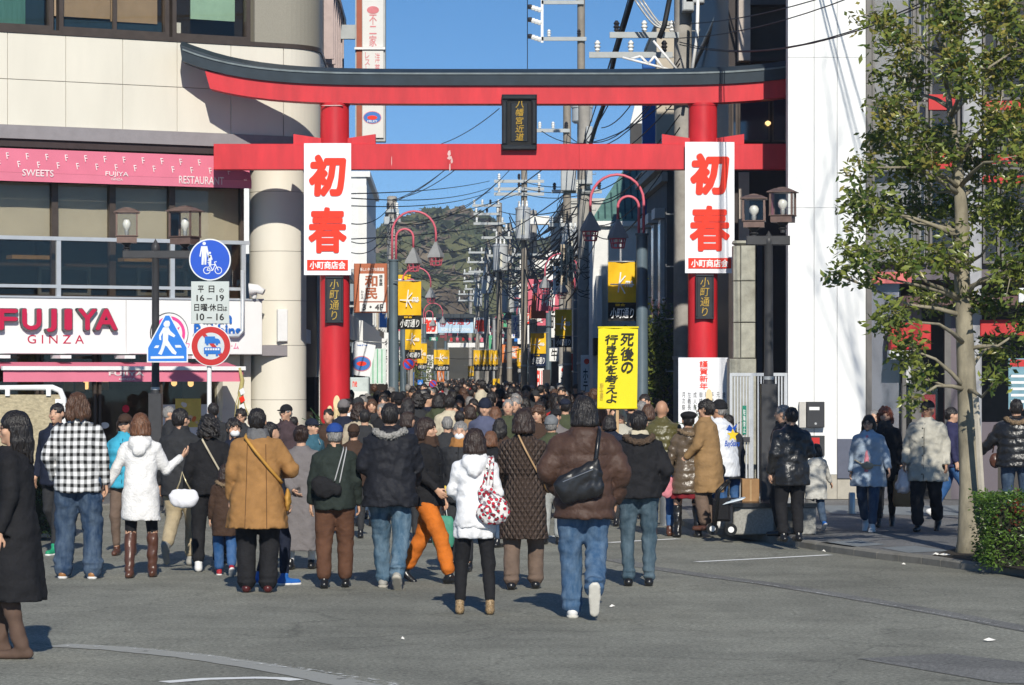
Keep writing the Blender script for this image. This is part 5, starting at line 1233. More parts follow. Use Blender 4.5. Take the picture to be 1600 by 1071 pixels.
def board(nm, label, cat, x0, x1, y0, y1, D_, m, txt=None, tm=INK, vertical=True, edge=None, **k):
 f_ = flat(D_); t = thing(nm, label, cat, (XP((x0 + x1) / 2, D_), D_, ZP(y1, D_)))
 MB(f_).bev(XP(x0, D_), XP(x1, D_), ZP(y1, D_), ZP(y0, D_), -.12, 0, .01).build('board', m, t)
 if edge:
  MB(f_).box(XP(x0 - 1, D_), XP(x1 + 1, D_), ZP(y1 + 1, D_), ZP(y0 - 1, D_), -.14, -.01).build('edge', edge, t)
 w, h = x1 - x0, y1 - y0
 if txt: tpix('lettering', f_, x0 + w * .2, y0 + h * .08, x1 - w * .2, y1 - h * .08, .006, txt, tm, t, vertical=vertical, **k)
 return t
board('blue_vertical_sign', 'blue vertical sign with white characters left of the far crowd', 'sign', 637, 647, 582, 632, 120, BLUEL, '平日昼間通行止', WHITE, bold=.02)
board('blue_vertical_sign', 'second slimmer blue vertical sign beside the left concrete pole', 'sign', 652.5, 661, 594, 628, 122, BLUEL, '小町通商店', WHITE, bold=.02)
board('white_calligraphy_sign', 'tall white sign with black brush calligraphy right of the lamp arms', 'sign', 853, 878, 392, 528, 112, WHITE, '鎌倉小町', INK, bold=.02)
board('beige_pole_sign', 'tall beige sign strapped to the transformer pole', 'sign', 876, 887, 382, 446, 83, mat('beige_sign', (.60, .50, .36), .6), '御料理処鎌倉', INK)
board('beige_pole_sign', 'narrower beige sign right of the tall beige pole sign', 'sign', 888, 896, 385, 440, 82.6, mat('beige_sign', (0, 0, 0)), 'お食事処', INK)
board('rounded_white_sign', 'small white sign with blue characters hung over the far right pavement', 'sign', 799, 812, 493, 529, 120, WHITE, '手打そば', BLUEP, bold=.02)
board('white_shop_sign', 'white sign with one black character above the hotel sign poles', 'sign', 858, 874, 543, 565, 103, WHITE, '牛', INK)
board('red_square_sign', 'red square sign with white border between two lamp posts', 'sign', 892, 908, 553, 580, 92, SREDP, '丸', WHITE, edge=WHITE, bold=.03)
board('black_white_sign', 'white sign with black characters left of the far street', 'sign', 664, 677, 555, 576, 130, WHITE, '松', INK, bold=.02)
board('white_post_sign', 'slim white sign with black characters under the black and white sign', 'sign', 666, 674, 577, 596, 132, WHITE, '工芸店', INK)
board('blue_board_sign', 'low blue sign with white mark at the far left pavement', 'sign', 661, 675, 611, 619, 118, BLUEP, None)
board('white_card_sign', 'white card sign with red circle left of the no parking sign', 'sign', 661, 673, 598, 609, 119, WHITE, '印', INK)
board('red_letter_sign', 'white sign with large red letters at the right far shops', 'sign', 836, 850, 576, 615, 125, WHITE, 'FU', BRED, vertical=False, bold=.03)
board('green_sign', 'small green and white sign under the far gate sign', 'sign', 671, 684, 527, 533, 165, mat('sign_green', (.01, .19, .12)), '薬', WHITE)
board('yellow_cloth_sign', 'crumpled yellow sign with black character at the right far pavement', 'sign', 770, 781, 592, 615, 118, YEL, 'め', INK, bold=.02)
board('orange_pole_advert', 'slanted orange and white bottle shaped advert over the far crowd', 'advert', 683, 694, 580, 597, 116, mat('advert_orange', (.75, .22, .06), .5), 'い', WHITE, bold=.05)
board('dark_lantern_sign', 'dark brown framed window display at the right far shops', 'display', 848, 860, 578, 612, 108, BROWN, None)
def noparking(px, py, r, D_, label, polew=.03):
 f_ = flat(D_); t = thing('no_parking_sign', label, 'road sign', (XP(px, D_), D_, 0)); u, v = f_.pix(px, py, .06); R_ = r * D_ / F
 MB(f_).lathe((u, 0), [(polew, 0), (polew, v + R_)], 8).build('pole', GREYM, t)
 MB(f_).disc(u, v, R_, .04, .05, 28).build('red_disc', SREDP, t); MB(f_).disc(u, v, R_ * .78, .05, .056, 28).build('blue_disc', BLUEP, t)
 s_ = .56 * R_; MB(f_).poly([(u - s_ - .02, v + s_ - .03), (u - s_ + .03, v + s_ + .02), (u + s_ + .02, v - s_ + .03), (u + s_ - .03, v - s_ - .02)], .056, .06).build('red_bar', SREDP, t)
noparking(638.5, 569, 9.3, 95, 'larger blue and red no parking sign left of the crowd')
noparking(676.5, 600, 6, 117, 'smaller blue and red no parking sign low over the far crowd')
D_ = 70; f_ = flat(D_)
t = thing('white_flag', 'white hanging flag with blue border line and a blue oval badge', 'flag', (XP(568, D_), D_, ZP(588, D_)))
MB(f_).poly([f_.pix(550, 586, 0), f_.pix(578, 589, 0), f_.pix(587, 540, 0), f_.pix(552, 533, 0)], -.01, 0).build('cloth', BANNERW, t)
u, v = f_.pix(565, 568.5, 0); MB(f_).disc(u, v, .17, .0, .006, 24, ru=.21).build('badge_edge', PKL, t); MB(f_).disc(u, v, .15, .006, .01, 24, ru=.19).build('oval_badge', MNB, t)
MB(f_).disc(u, v, .05, .01, .014, 16, ru=.11).build('badge_hill', BRED, t)
tpix('lettering', f_, 558, 538, 574, 541, .006, 'Sweet & Treat', MNB, t)
MB(f_).tube([(XP(546, D_), ZP(532, D_), 0), (XP(606, D_), ZP(536, D_), 0)], .012, 6).build('flag_rod', GREYM, t)
board('white_tall_board', 'tall white board with black sideways lettering against the concrete pole', 'sign', 600, 607, 520, 636, 90, WHITE, 'ギャラリー鎌倉', INK)
TRM = mat('transformer_grey', (.42, .44, .45), .45, var=.1, dirt=.15)
STEELP = mat('brown_steel_pole', (.25, .22, .18), .6, var=.15, dirt=.2)
def upole(px, D_, ytop, w, label, arms=(), trans=(), m=CONC, ybot=None, boxes=(), steps=True):
 f_ = Frame((XP(px, D_), D_, 0), (1, 0, 0), (0, 0, 1), (0, -1, 0)); h = ZP(ytop, D_); k = D_ / F
 t = thing('utility_pole', label, 'utility pole', (XP(px, D_), D_, 0))
 MB(f_).lathe((0, 0), [(w / 2 * 1.12, 0), (w / 2, h), (w * .3, h + .03)], 14).build('pole', m, t)
 MB(f_).lathe((0, 0), [(w / 2 * 1.2, 2.2), (w / 2 * 1.2, 2.26)], 14).build('steel_band', GREYM, t)
 for (y, x0, x1, n, dd) in arms:
  z = ZP(y, D_); a = MB(f_).box((x0 - px) * k, (x1 - px) * k, z - .05, z + .05, w / 2, w / 2 + .08).build('cross_arm', FRM, t)
  for i in range(n):
   u = ((x0 + (x1 - x0) * (i + .25) / max(n - .5, 1)) - px) * k
   MB(f_).lathe((u, w / 2 + .04), [(.02, z + .05), (.05, z + .08), (.035, z + .11), (.06, z + .14), (.035, z + .17), (.055, z + .20), (.02, z + .25)], 8).build('insulator', PORC if (i + int(y)) % 3 else mat('dark_insulator', (.03, .03, .035), .4), a)
 for (x0, x1, y0, y1) in trans:
  c = ((x0 + x1) / 2 - px) * k; rr = (x1 - x0) / 2 * k; z0, z1 = ZP(y1, D_), ZP(y0, D_)
  o = MB(f_).lathe((c, w / 2 + rr), [(rr * .75, z0), (rr * .95, z0 + .05), (rr * .95, z1 - .1), (rr * 1.03, z1 - .1), (rr * 1.03, z1 - .05), (rr * .6, z1)], 18).build('transformer', TRM, t)
  MB(f_).box(c - rr * .25, c + rr * .25, z0 + (z1 - z0) * .15, z0 + (z1 - z0) * .62, w / 2 + rr * 1.9, w / 2 + rr * 1.99).build('rating_plate', mat('plate_cream', (.6, .58, .48), .6), o)
  for s_ in (-.5, 0, .5): MB(f_).lathe((c + s_ * rr, w / 2 + rr), [(.03, z1 - .02), (.05, z1 + .04), (.03, z1 + .1), (.045, z1 + .14), (.01, z1 + .2)], 8).build('bushing', PORC, o)
 for (x0, x1, y0, y1) in boxes:
  MB(f_).bev((x0 - px) * k, (x1 - px) * k, ZP(y1, D_), ZP(y0, D_), w / 2, w / 2 + .35, .02).build('junction_box', TRM, t)
 if steps:
  for i in range(int((h - 2) / .45)):
   s_ = 1 if i % 2 else -1; z = 2 + i * .45; MB(f_).tube([(s_ * w * .45, z, 0), (s_ * (w * .5 + .14), z, 0), (s_ * (w * .5 + .14), z + .04, 0)], .010, 4).build('step_bolt', GREYM, t)
 return t
upole(913, 80, 160, .30, 'main concrete utility pole on the right carrying the large hotel sign', arms=[(300, 880, 940, 4, 0), (285, 890, 925, 2, 0)], boxes=[(876, 900, 268, 300), (915, 925, 200, 290)])
upole(908, 84, -30, .20, 'tall brown steel pole with bracket arms rising above the gate', arms=[(62, 846, 916, 2, 0), (5, 846, 912, 2, 0)], m=STEELP, trans=[(892, 926, 165, 195)], steps=False)
fz = Frame((XP(908, 84), 84, 0), (1, 0, 0), (0, 0, 1), (0, -1, 0)); k = 84 / F
st_ = bpy.data.objects['utility_pole.001']
MB(fz).box((845 - 908) * k, (849 - 908) * k, ZP(68, 84), ZP(-10, 84), .1, .18).build('bracket_upright', WHITE, st_)
for y in (12, 32, 58):
 for i in range(4):
  u = (828 + i * 5 - 908) * k; z = ZP(y + i * 1.6, 84)
  MB(fz).lathe((u, .15), [(.05, z - .06), (.075, z), (.05, z + .06)], 8).build('insulator', PORC if i else mat('dark_insulator', (0, 0, 0)), st_)
upole(1067, 55, -30, .30, 'thick concrete utility pole with grey boxes behind the right gate pillar', arms=[(57, 952, 1060, 3, 0), (88, 920, 1050, 3, 0), (160, 1040, 1090, 2, 0)], boxes=[(1064, 1082, -30, 22), (1068, 1098, -40, 10)])
p62 = bpy.data.objects['utility_pole.002']; fz = Frame((XP(1062, 54), 54, 0), (1, 0, 0), (0, 0, 1), (0, -1, 0)); k = 54 / F
mb = MB(fz)
for a in (((972, 92), (1050, 112)), ((1020, 66), (1058, 112)), ((985, 94), (1000, 90)), ((1000, 90), (1012, 102)), ((1012, 102), (1022, 90)), ((1022, 90), (1035, 108))):
 mb.tube([((a[0][0] - 1062) * k, ZP(a[0][1], 54), .2), ((a[1][0] - 1062) * k, ZP(a[1][1], 54), .2)], .022, 6)
mb.build('arm_truss', WHITE, p62)
MB(fz).tube([((1090 - 1062) * k, ZP(-20, 54), .2), ((1088 - 1062) * k, ZP(60, 54), .22), ((1080 - 1062) * k, ZP(115, 54), .2)], .03, 8).build('white_conduit', WHITE, p62)
upole(886, 90, 166, .22, 'slim pole with transformer cans close left of the main concrete pole', arms=[(205, 838, 890, 3, 0), (300, 862, 905, 3, 0), (352, 858, 895, 3, 0)], trans=[(877, 905, 360, 400)], m=STEELP, steps=False)
upole(819, 104, 262, .20, 'slender pole carrying a big grey transformer against the sky', arms=[(284, 772, 850, 3, 0), (296, 772, 850, 3, 0), (304, 772, 850, 3, 0)], trans=[(805, 829, 324, 376)], m=STEELP, steps=False)
upole(833, 118, 330, .28, 'concrete pole below the transformer on the right', arms=[(398, 800, 850, 3, 0), (420, 805, 850, 2, 0)], boxes=[(790, 802, 402, 412)])
upole(780, 128, 318, .22, 'brown steel pole with many insulators left of the transformers', arms=[(322, 738, 782, 4, 0), (335, 740, 782, 3, 0), (350, 740, 790, 3, 0), (372, 752, 800, 3, 0)], trans=[(770, 794, 382, 425)], m=STEELP, steps=False)
upole(796, 140, 350, .22, 'brown topped pole behind the insulator pole', arms=[(360, 770, 812, 3, 0), (400, 762, 810, 4, 0), (436, 770, 812, 2, 0)], trans=[(784, 804, 452, 490)], m=STEELP, steps=False)
upole(760, 165, 388, .24, 'distant pole with rows of white insulators', arms=[(395, 732, 764, 4, 0), (410, 730, 766, 4, 0), (425, 732, 762, 3, 0)], trans=[(752, 770, 432, 460)], steps=False)
upole(746, 190, 420, .24, 'far pole with small insulators under the hill', arms=[(428, 724, 752, 4, 0), (440, 724, 752, 4, 0), (452, 726, 750, 3, 0)], trans=[(740, 754, 458, 480)], steps=False)
upole(735, 220, 455, .24, 'farthest pole above the second gate sign', arms=[(460, 716, 742, 4, 0), (470, 716, 742, 4, 0)], steps=False)
upole(612.5, 98, 308, .30, 'concrete utility pole at the left, behind the first arched lamp', arms=[(330, 603, 624, 2, 0), (345, 600, 626, 2, 0)], boxes=[(601, 610, 340, 352)])
upole(641, 118, 520, .22, 'short concrete pole with the blue vertical sign on the left')
upole(880, 97, 420, .26, 'concrete pole carrying the smaller hotel sign', steps=False)
PN = {520: 'the restaurant corner', 549: 'the left banner', 613: 'the left concrete pole', 819: 'the transformer pole', 780: 'the insulator pole', 886: 'the slim transformer pole', 913: 'the main concrete pole', 910: 'the main concrete pole', 905: 'the main concrete pole', 833: 'the lower concrete pole', 796: 'the brown topped pole', 760: 'the distant insulator pole', 746: 'the far insulator pole', 735: 'the farthest pole', 1062: 'the thick right pole', 1003: 'the first right lamp', 857: 'the third right lamp'}
def pname(q):
 px = 800 + q.x / q.y * F; k = min(PN, key=lambda a: abs(a - px)); return PN[k] if abs(k - px) < 12 else 'the gate beam' if q.y < 99 and q.z > 5 else 'a far shop front'
def wire(p0, p1, sag=.4, r=.014, name='overhead_cable', label=None, cat='cable', n=12, group='overhead cables above the street'):
 pts = []
 for i in range(n + 1):
  t = i / n; q = p0.lerp(p1, t); q.z -= sag * 4 * t * (1 - t); pts.append((q.x, q.z, -q.y))
 label = label or '%s cable from %s to %s' % ('slack' if sag > .35 else 'taut', pname(p0), pname(p1))
 o = MB().tube(pts, r, 5).build(name, CABLE); return tag(o, label, cat, group)
W_ = [((520, 375, 60), (815, 345, 104), .1), ((549, 303, 62), (765, 283, 128), .1), ((549, 310, 62), (765, 294, 128), .2), ((549, 322, 62), (766, 300, 128), .2), ((549, 350, 62), (613, 318, 98), .2),
 ((613, 316, 98), (690, 270, 90), .1), ((613, 314, 98), (700, 262, 85), .1), ((613, 312, 98), (712, 265, 85), .15), ((613, 345, 98), (780, 282, 128), .5), ((613, 350, 98), (800, 262, 104), .6),
 ((613, 355, 98), (819, 300, 104), .1), ((690, 225, 95), (780, 170, 80), .1), ((640, 385, 130), (880, 240, 80), .3), ((690, 395, 130), (900, 290, 80), .4), ((613, 340, 98), (549, 378, 70), .3), ((613, 352, 98), (549, 395, 70), .3),
 ((819, 284, 104), (905, 290, 80), .1), ((819, 294, 104), (905, 298, 80), .1), ((819, 303, 104), (905, 306, 80), .1), ((819, 330, 104), (913, 330, 80), .2), ((780, 330, 128), (905, 322, 80), .2),
 ((824, -5, 84), (824, 262, 104), .0), ((905, 300, 80), (1062, 180, 54), .4), ((905, 310, 80), (1062, 200, 54), .5), ((905, 262, 80), (1062, 150, 54), .3), ((910, 345, 80), (1040, 260, 60), .5), ((846, 205, 90), (1062, 140, 54), .6),
 ((913, 220, 80), (1062, 92, 54), .5), ((886, 210, 90), (1062, 100, 54), .8), ((940, 200, 76), (985, 165, 60), .1), ((895, 270, 80), (990, -20, 60), .1), ((870, 330, 90), (990, -30, 60), .3), ((900, 235, 80), (950, 165, 60), .1),
 ((915, 310, 80), (1003, 270, 53), .3), ((915, 350, 80), (1003, 335, 53), .4), ((912, 400, 80), (935, 360, 70), .2), ((886, 300, 90), (833, 420, 118), .3), ((886, 310, 90), (796, 440, 140), .5), ((886, 350, 90), (760, 455, 165), .4),
 ((913, 330, 80), (833, 430, 118), .6), ((913, 360, 80), (780, 440, 128), .9), ((833, 400, 118), (760, 430, 165), .3), ((796, 400, 140), (746, 440, 190), .3), ((796, 380, 140), (746, 428, 190), .3), ((613, 380, 98), (760, 400, 165), .8),
 ((613, 385, 98), (746, 432, 190), .6), ((613, 400, 98), (735, 462, 220), .4), ((630, 430, 100), (820, 400, 118), .5), ((630, 455, 100), (735, 470, 220), .2), ((780, 460, 128), (870, 420, 90), .3), ((613, 370, 98), (796, 360, 140), .7),
 ((700, 560, 180), (835, 540, 110), .2), ((690, 470, 200), (835, 500, 118), .4), ((760, 470, 165), (857, 470, 110), .3), ((746, 480, 190), (830, 470, 118), .3), ((780, 500, 128), (850, 500, 110), .2), ((735, 480, 220), (796, 470, 140), .3)]
for a, b_, s_ in W_: wire(P(*a), P(*b_), s_, .012 if a[2] < 110 else .016)
r = random.Random(11)
for k in range(60):   # tangle round the pole heads on the right
 a = r.choice([(886, 90), (913, 80), (833, 118), (780, 128), (796, 140), (819, 104), (760, 165)]); b_ = r.choice([(886, 90), (913, 80), (833, 118), (780, 128), (796, 140), (760, 165), (746, 190)])
 if a == b_: b_ = (735, 220)
 y0, y1 = r.uniform(300, 420) + (a[1] - 80) * .5, r.uniform(330, 430) + (b_[1] - 80) * .35
 wire(P(a[0], min(y0, 500), a[1]), P(b_[0], min(y1, 500), b_[1]), r.uniform(.3, 1.4), .014 + .00008 * a[1])
CL = '%s of the four dark cables crossing from the thick pole over the white tower'
for n_w, (a, b_, s_) in zip(('highest', 'second highest', 'third highest', 'lowest'), (((1062, 38, 54), (1430, -55, 36), .15), ((1062, 60, 54), (1480, -70, 35), .2), ((1062, 66, 54), (1470, -10, 35), .35), ((1062, 70, 54), (1500, -18, 35), .35))):
 wire(P(*a), P(*b_), s_, .009, 'service_cable', CL % n_w, 'cable', group='cables over the white tower')
for dx in (0, .25, .9): wire(P(1062, -20 + dx * 8, 54), Vector((12.5 + dx, 12, 11.5)), .3, .013, 'service_cable', 'heavy cable running from the concrete pole overhead towards the viewer', 'cable', group='cables towards the viewer')
for pts in ([(990, -10, 58), (975, 40, 60), (960, 90, 63), (945, 160, 68), (930, 200, 72), (913, 260, 79)], [(1048, -10, 54), (1038, 40, 54), (1030, 60, 54)]):
 mb = MB(); mb.tube([(P(*q).x, P(*q).z, -P(*q).y) for q in pts], .05, 6); tag(mb.build('cable_bundle', CABLE), 'thick black cable bundle dropping %s' % ('from the top of the picture to the main pole' if len(pts) > 3 else 'from the equipment on the thick concrete pole'), 'cable')
for i, (x0, x1) in enumerate(((992, 1040), (998, 1046), (1004, 1050))):
 mb = MB(); pts = []
 for k in range(11):
  t_ = k / 10; x = x0 + (x1 - x0) * t_ + 20 * t_ * (1 - t_); y = 0 + 42 * t_ + 28 * math.sin(t_ * 3.14) * .6; q = P(x, y, 54.2); pts.append((q.x, q.z, -q.y))
 mb.tube(pts, .02, 6); tag(mb.build('hanging_cable', GREYM), 'grey cable loop hanging from the box above the gate beam', 'cable', 'grey cable loops')
# ================================================================ HILL
hill = None
def hprof(px):
 pts = [(300, 420), (480, 405), (560, 380), (592, 372), (610, 380), (640, 362), (660, 350), (690, 344), (725, 341), (752, 350), (775, 366), (800, 383), (840, 388), (880, 400), (960, 420), (1150, 440), (1400, 470)]
 for (a, b_), (c, d) in zip(pts[:-1], pts[1:]):
  if a <= px <= c: return b_ + (d - b_) * (px - a) / (c - a)
 return 440
nx, ny = 90, 14; vs = []
for j in range(ny):
 D_ = 420 + j * 22
 for i in range(nx):
  px = 300 + (1400 - 300) * i / (nx - 1); t = j / (ny - 1)
  z = ZP(hprof(px), 706) * math.sin(t * math.pi / 2) ** .8 - 1
  vs.append(((px - 800) / F * 706, z - 7, -D_))
fs = [(j * nx + i, j * nx + i + 1, (j + 1) * nx + i + 1, (j + 1) * nx + i) for j in range(ny - 1) for i in range(nx - 1)]
hl = MB().add(vs, fs, True).build('hill', mat('hill_soil', (.07, .06, .035), .9, var=.3, vscale=.05)); hl['kind'] = 'structure'
def foliage_mat(name, a, b_, sc, rough=.6, transl=.0, spec=.3, bump=0.0):
 m, N, L, bs_ = node_mat(name, rough, spec)
 tc = N.new('ShaderNodeTexCoord'); n = N.new('ShaderNodeTexNoise'); n.inputs['Scale'].default_value = sc; n.inputs['Detail'].default_value = 6; n.inputs['Roughness'].default_value = .7
 L.new(tc.outputs['Object'], n.inputs[0]); r_ = N.new('ShaderNodeMapRange'); r_.inputs[1].default_value = .35; r_.inputs[2].default_value = .65; L.new(n.outputs[0], r_.inputs[0])
 mx = N.new('ShaderNodeMix'); mx.data_type = 'RGBA'; mx.inputs[6].default_value = (*a, 1); mx.inputs[7].default_value = (*b_, 1); L.new(r_.outputs[0], mx.inputs[0]); L.new(mx.outputs[2], bs_.inputs['Base Color'])
 if bump:
  n2 = N.new('ShaderNodeTexNoise'); n2.inputs['Scale'].default_value = bump; n2.inputs['Detail'].default_value = 8; n2.inputs['Roughness'].default_value = .8; L.new(tc.outputs['Object'], n2.inputs[0])
  bp = N.new('ShaderNodeBump'); bp.inputs['Distance'].default_value = 1.2; bp.inputs['Strength'].default_value = 1; L.new(n2.outputs[0], bp.inputs['Height']); L.new(bp.outputs[0], bs_.inputs['Normal'])
 return m
HM = [foliage_mat('hill_dark_green', (.025, .038, .018), (.085, .10, .045), .16, .9), foliage_mat('hill_olive', (.06, .07, .03), (.16, .155, .07), .16, .9), foliage_mat('hill_brown', (.10, .075, .05), (.20, .16, .11), .16, .9)]
bm = bmesh.new(); bmesh.ops.create_icosphere(bm, subdivisions=2, radius=1); ico_v = np.array([v.co[:] for v in bm.verts]); ico_f = np.array([[v.index for v in f.verts] for f in bm.faces]); bm.free()
R3 = np.random.default_rng(5)
for mi, (m, cnt, lab) in enumerate(((HM[0], 620, 'dark'), (HM[1], 420, 'olive'), (HM[2], 240, 'brown'))):
 VV, FF = [], []; b0 = 0; nf_ = len(ico_f)
 for k in range(cnt):
  px = R3.uniform(400, 1100) if k % 3 == 0 else R3.uniform(570, 880); t = R3.uniform(.1, 1.0) ** .7
  D_ = 420 + t * 286; z = ZP(hprof(px), 706) * math.sin(t * math.pi / 2) ** .8 - 2.8 + R3.uniform(-1, 1)
  if mi == 2 and t > .75: continue
  s_ = R3.uniform(1.5, 3.2); v = ico_v.copy(); ph = R3.uniform(0, 9, 6)
  d = 1 + .16 * np.sin(v[:, 0] * 4 + ph[0]) * np.sin(v[:, 1] * 5 + ph[1]) + .12 * np.sin(v[:, 2] * 7 + ph[2] + 3 * v[:, 0]) + .13 * R3.normal(size=len(v))
  v = v * d[:, None] * np.array([s_ * 1.2, s_, s_ * .85]); v += np.array([(px - 800) / F * 706, D_, z])
  tv = v[ico_f]; cn = tv.mean(1, keepdims=True); tv = cn + (tv - cn) * R3.uniform(1.0, 1.9, (nf_, 1, 1)) + R3.normal(size=(nf_, 3, 3)) * s_ * .10 + R3.normal(size=(nf_, 1, 3)) * s_ * .06   # leaf masses standing off the crown
  VV.append(tv.reshape(-1, 3)); FF.append(np.arange(nf_ * 3).reshape(-1, 3) + b0); b0 += nf_ * 3
 me = mesh_np('tree_crowns', np.concatenate(VV), np.concatenate(FF), m, False)
 o = link('wooded_hillside', me); tag(o, 'mass of %s tree crowns covering the distant hillside' % lab, 'woods', kind='stuff')
for px, D_, ya, yb, n_, lab in ((888, 89, 290, 420, 13, 'tangled coils of black cable round the slim transformer pole'), (912, 79, 400, 450, 12, 'hanging tuft of black cable on the main concrete pole'), (613, 97, 335, 395, 7, 'tangled black cable coils at the head of the left concrete pole'), (800, 125, 430, 540, 10, 'dense tangle of cables below the transformers')):
 mb = MB()
 for k in range(n_):
  c = P(px + r.gauss(0, 6), r.uniform(ya, yb), D_ - .2); a0 = r.uniform(0, 6); R0 = r.uniform(.1, .4); e = r.uniform(.5, 1.6)
  mb.tube([(c.x + R0 * math.cos(a0 + t_ * .7), c.z + R0 * e * math.sin(a0 + t_ * .7), -c.y + .1 * math.sin(t_ + k)) for t_ in range(7)], .009, 4)
 tag(mb.build('cable_tangle', CABLE), lab, 'cable', kind='stuff')
hz_ = [('red', BRED), ('white', WHITE), ('yellow', YEL), ('green', STR), ('blue', BLUEL), ('white', WHITE), ('pink', PINKM), ('orange', mat('advert_orange', (0, 0, 0)))]; tx_ = ['酒', '茶', '菓子', 'そば', '本', '花', '薬', 'カフェ', '写真', '鳩']
for i in range(34):
 D_ = 92 + i * 3.9; sd = -1 if i % 2 else 1; X_ = (XL(D_) + r.uniform(.1, .9)) if sd < 0 else (XR(D_) - r.uniform(.1, .9)); z_ = r.uniform(2.3, 4.6); w_ = r.uniform(.3, .8); h_ = r.uniform(.4, 1.3); cn_, m_ = hz_[r.randrange(8)]
 f_ = flat(D_); t = thing('shop_sign', '%s %s shop sign on street %s, %s' % ('tall' if h_ > .9 else 'small', cn_, 'left' if sd < 0 else 'right', 'before ' + ('the second gate sign' if D_ > 150 else 'the third lamps' if D_ > 125 else 'the middle lamps' if D_ > 105 else 'the second lamps')), 'sign', (X_, D_, z_)); t['label'] = t['label'].replace('shop sign', ['plain', 'low', 'high', 'slim', 'broad'][i % 5] + ' shop sign')
 MB(f_).bev(X_ - w_ / 2, X_ + w_ / 2, z_, z_ + h_, -.1, 0, .01).build('board', m_, t); textbox('lettering', f_, X_ - w_ * .3, X_ + w_ * .3, z_ + h_ * .12, z_ + h_ * .88, .005, tx_[r.randrange(10)], INK if cn_ in ('white', 'yellow') else WHITE, t, bold=.02, vertical=True)
 MB(f_).box(min(X_, X_ + sd * .9), max(X_, X_ + sd * .9), z_ + h_ * .8, z_ + h_ * .8 + .03, -.07, -.04).build('bracket', GREYM, t)
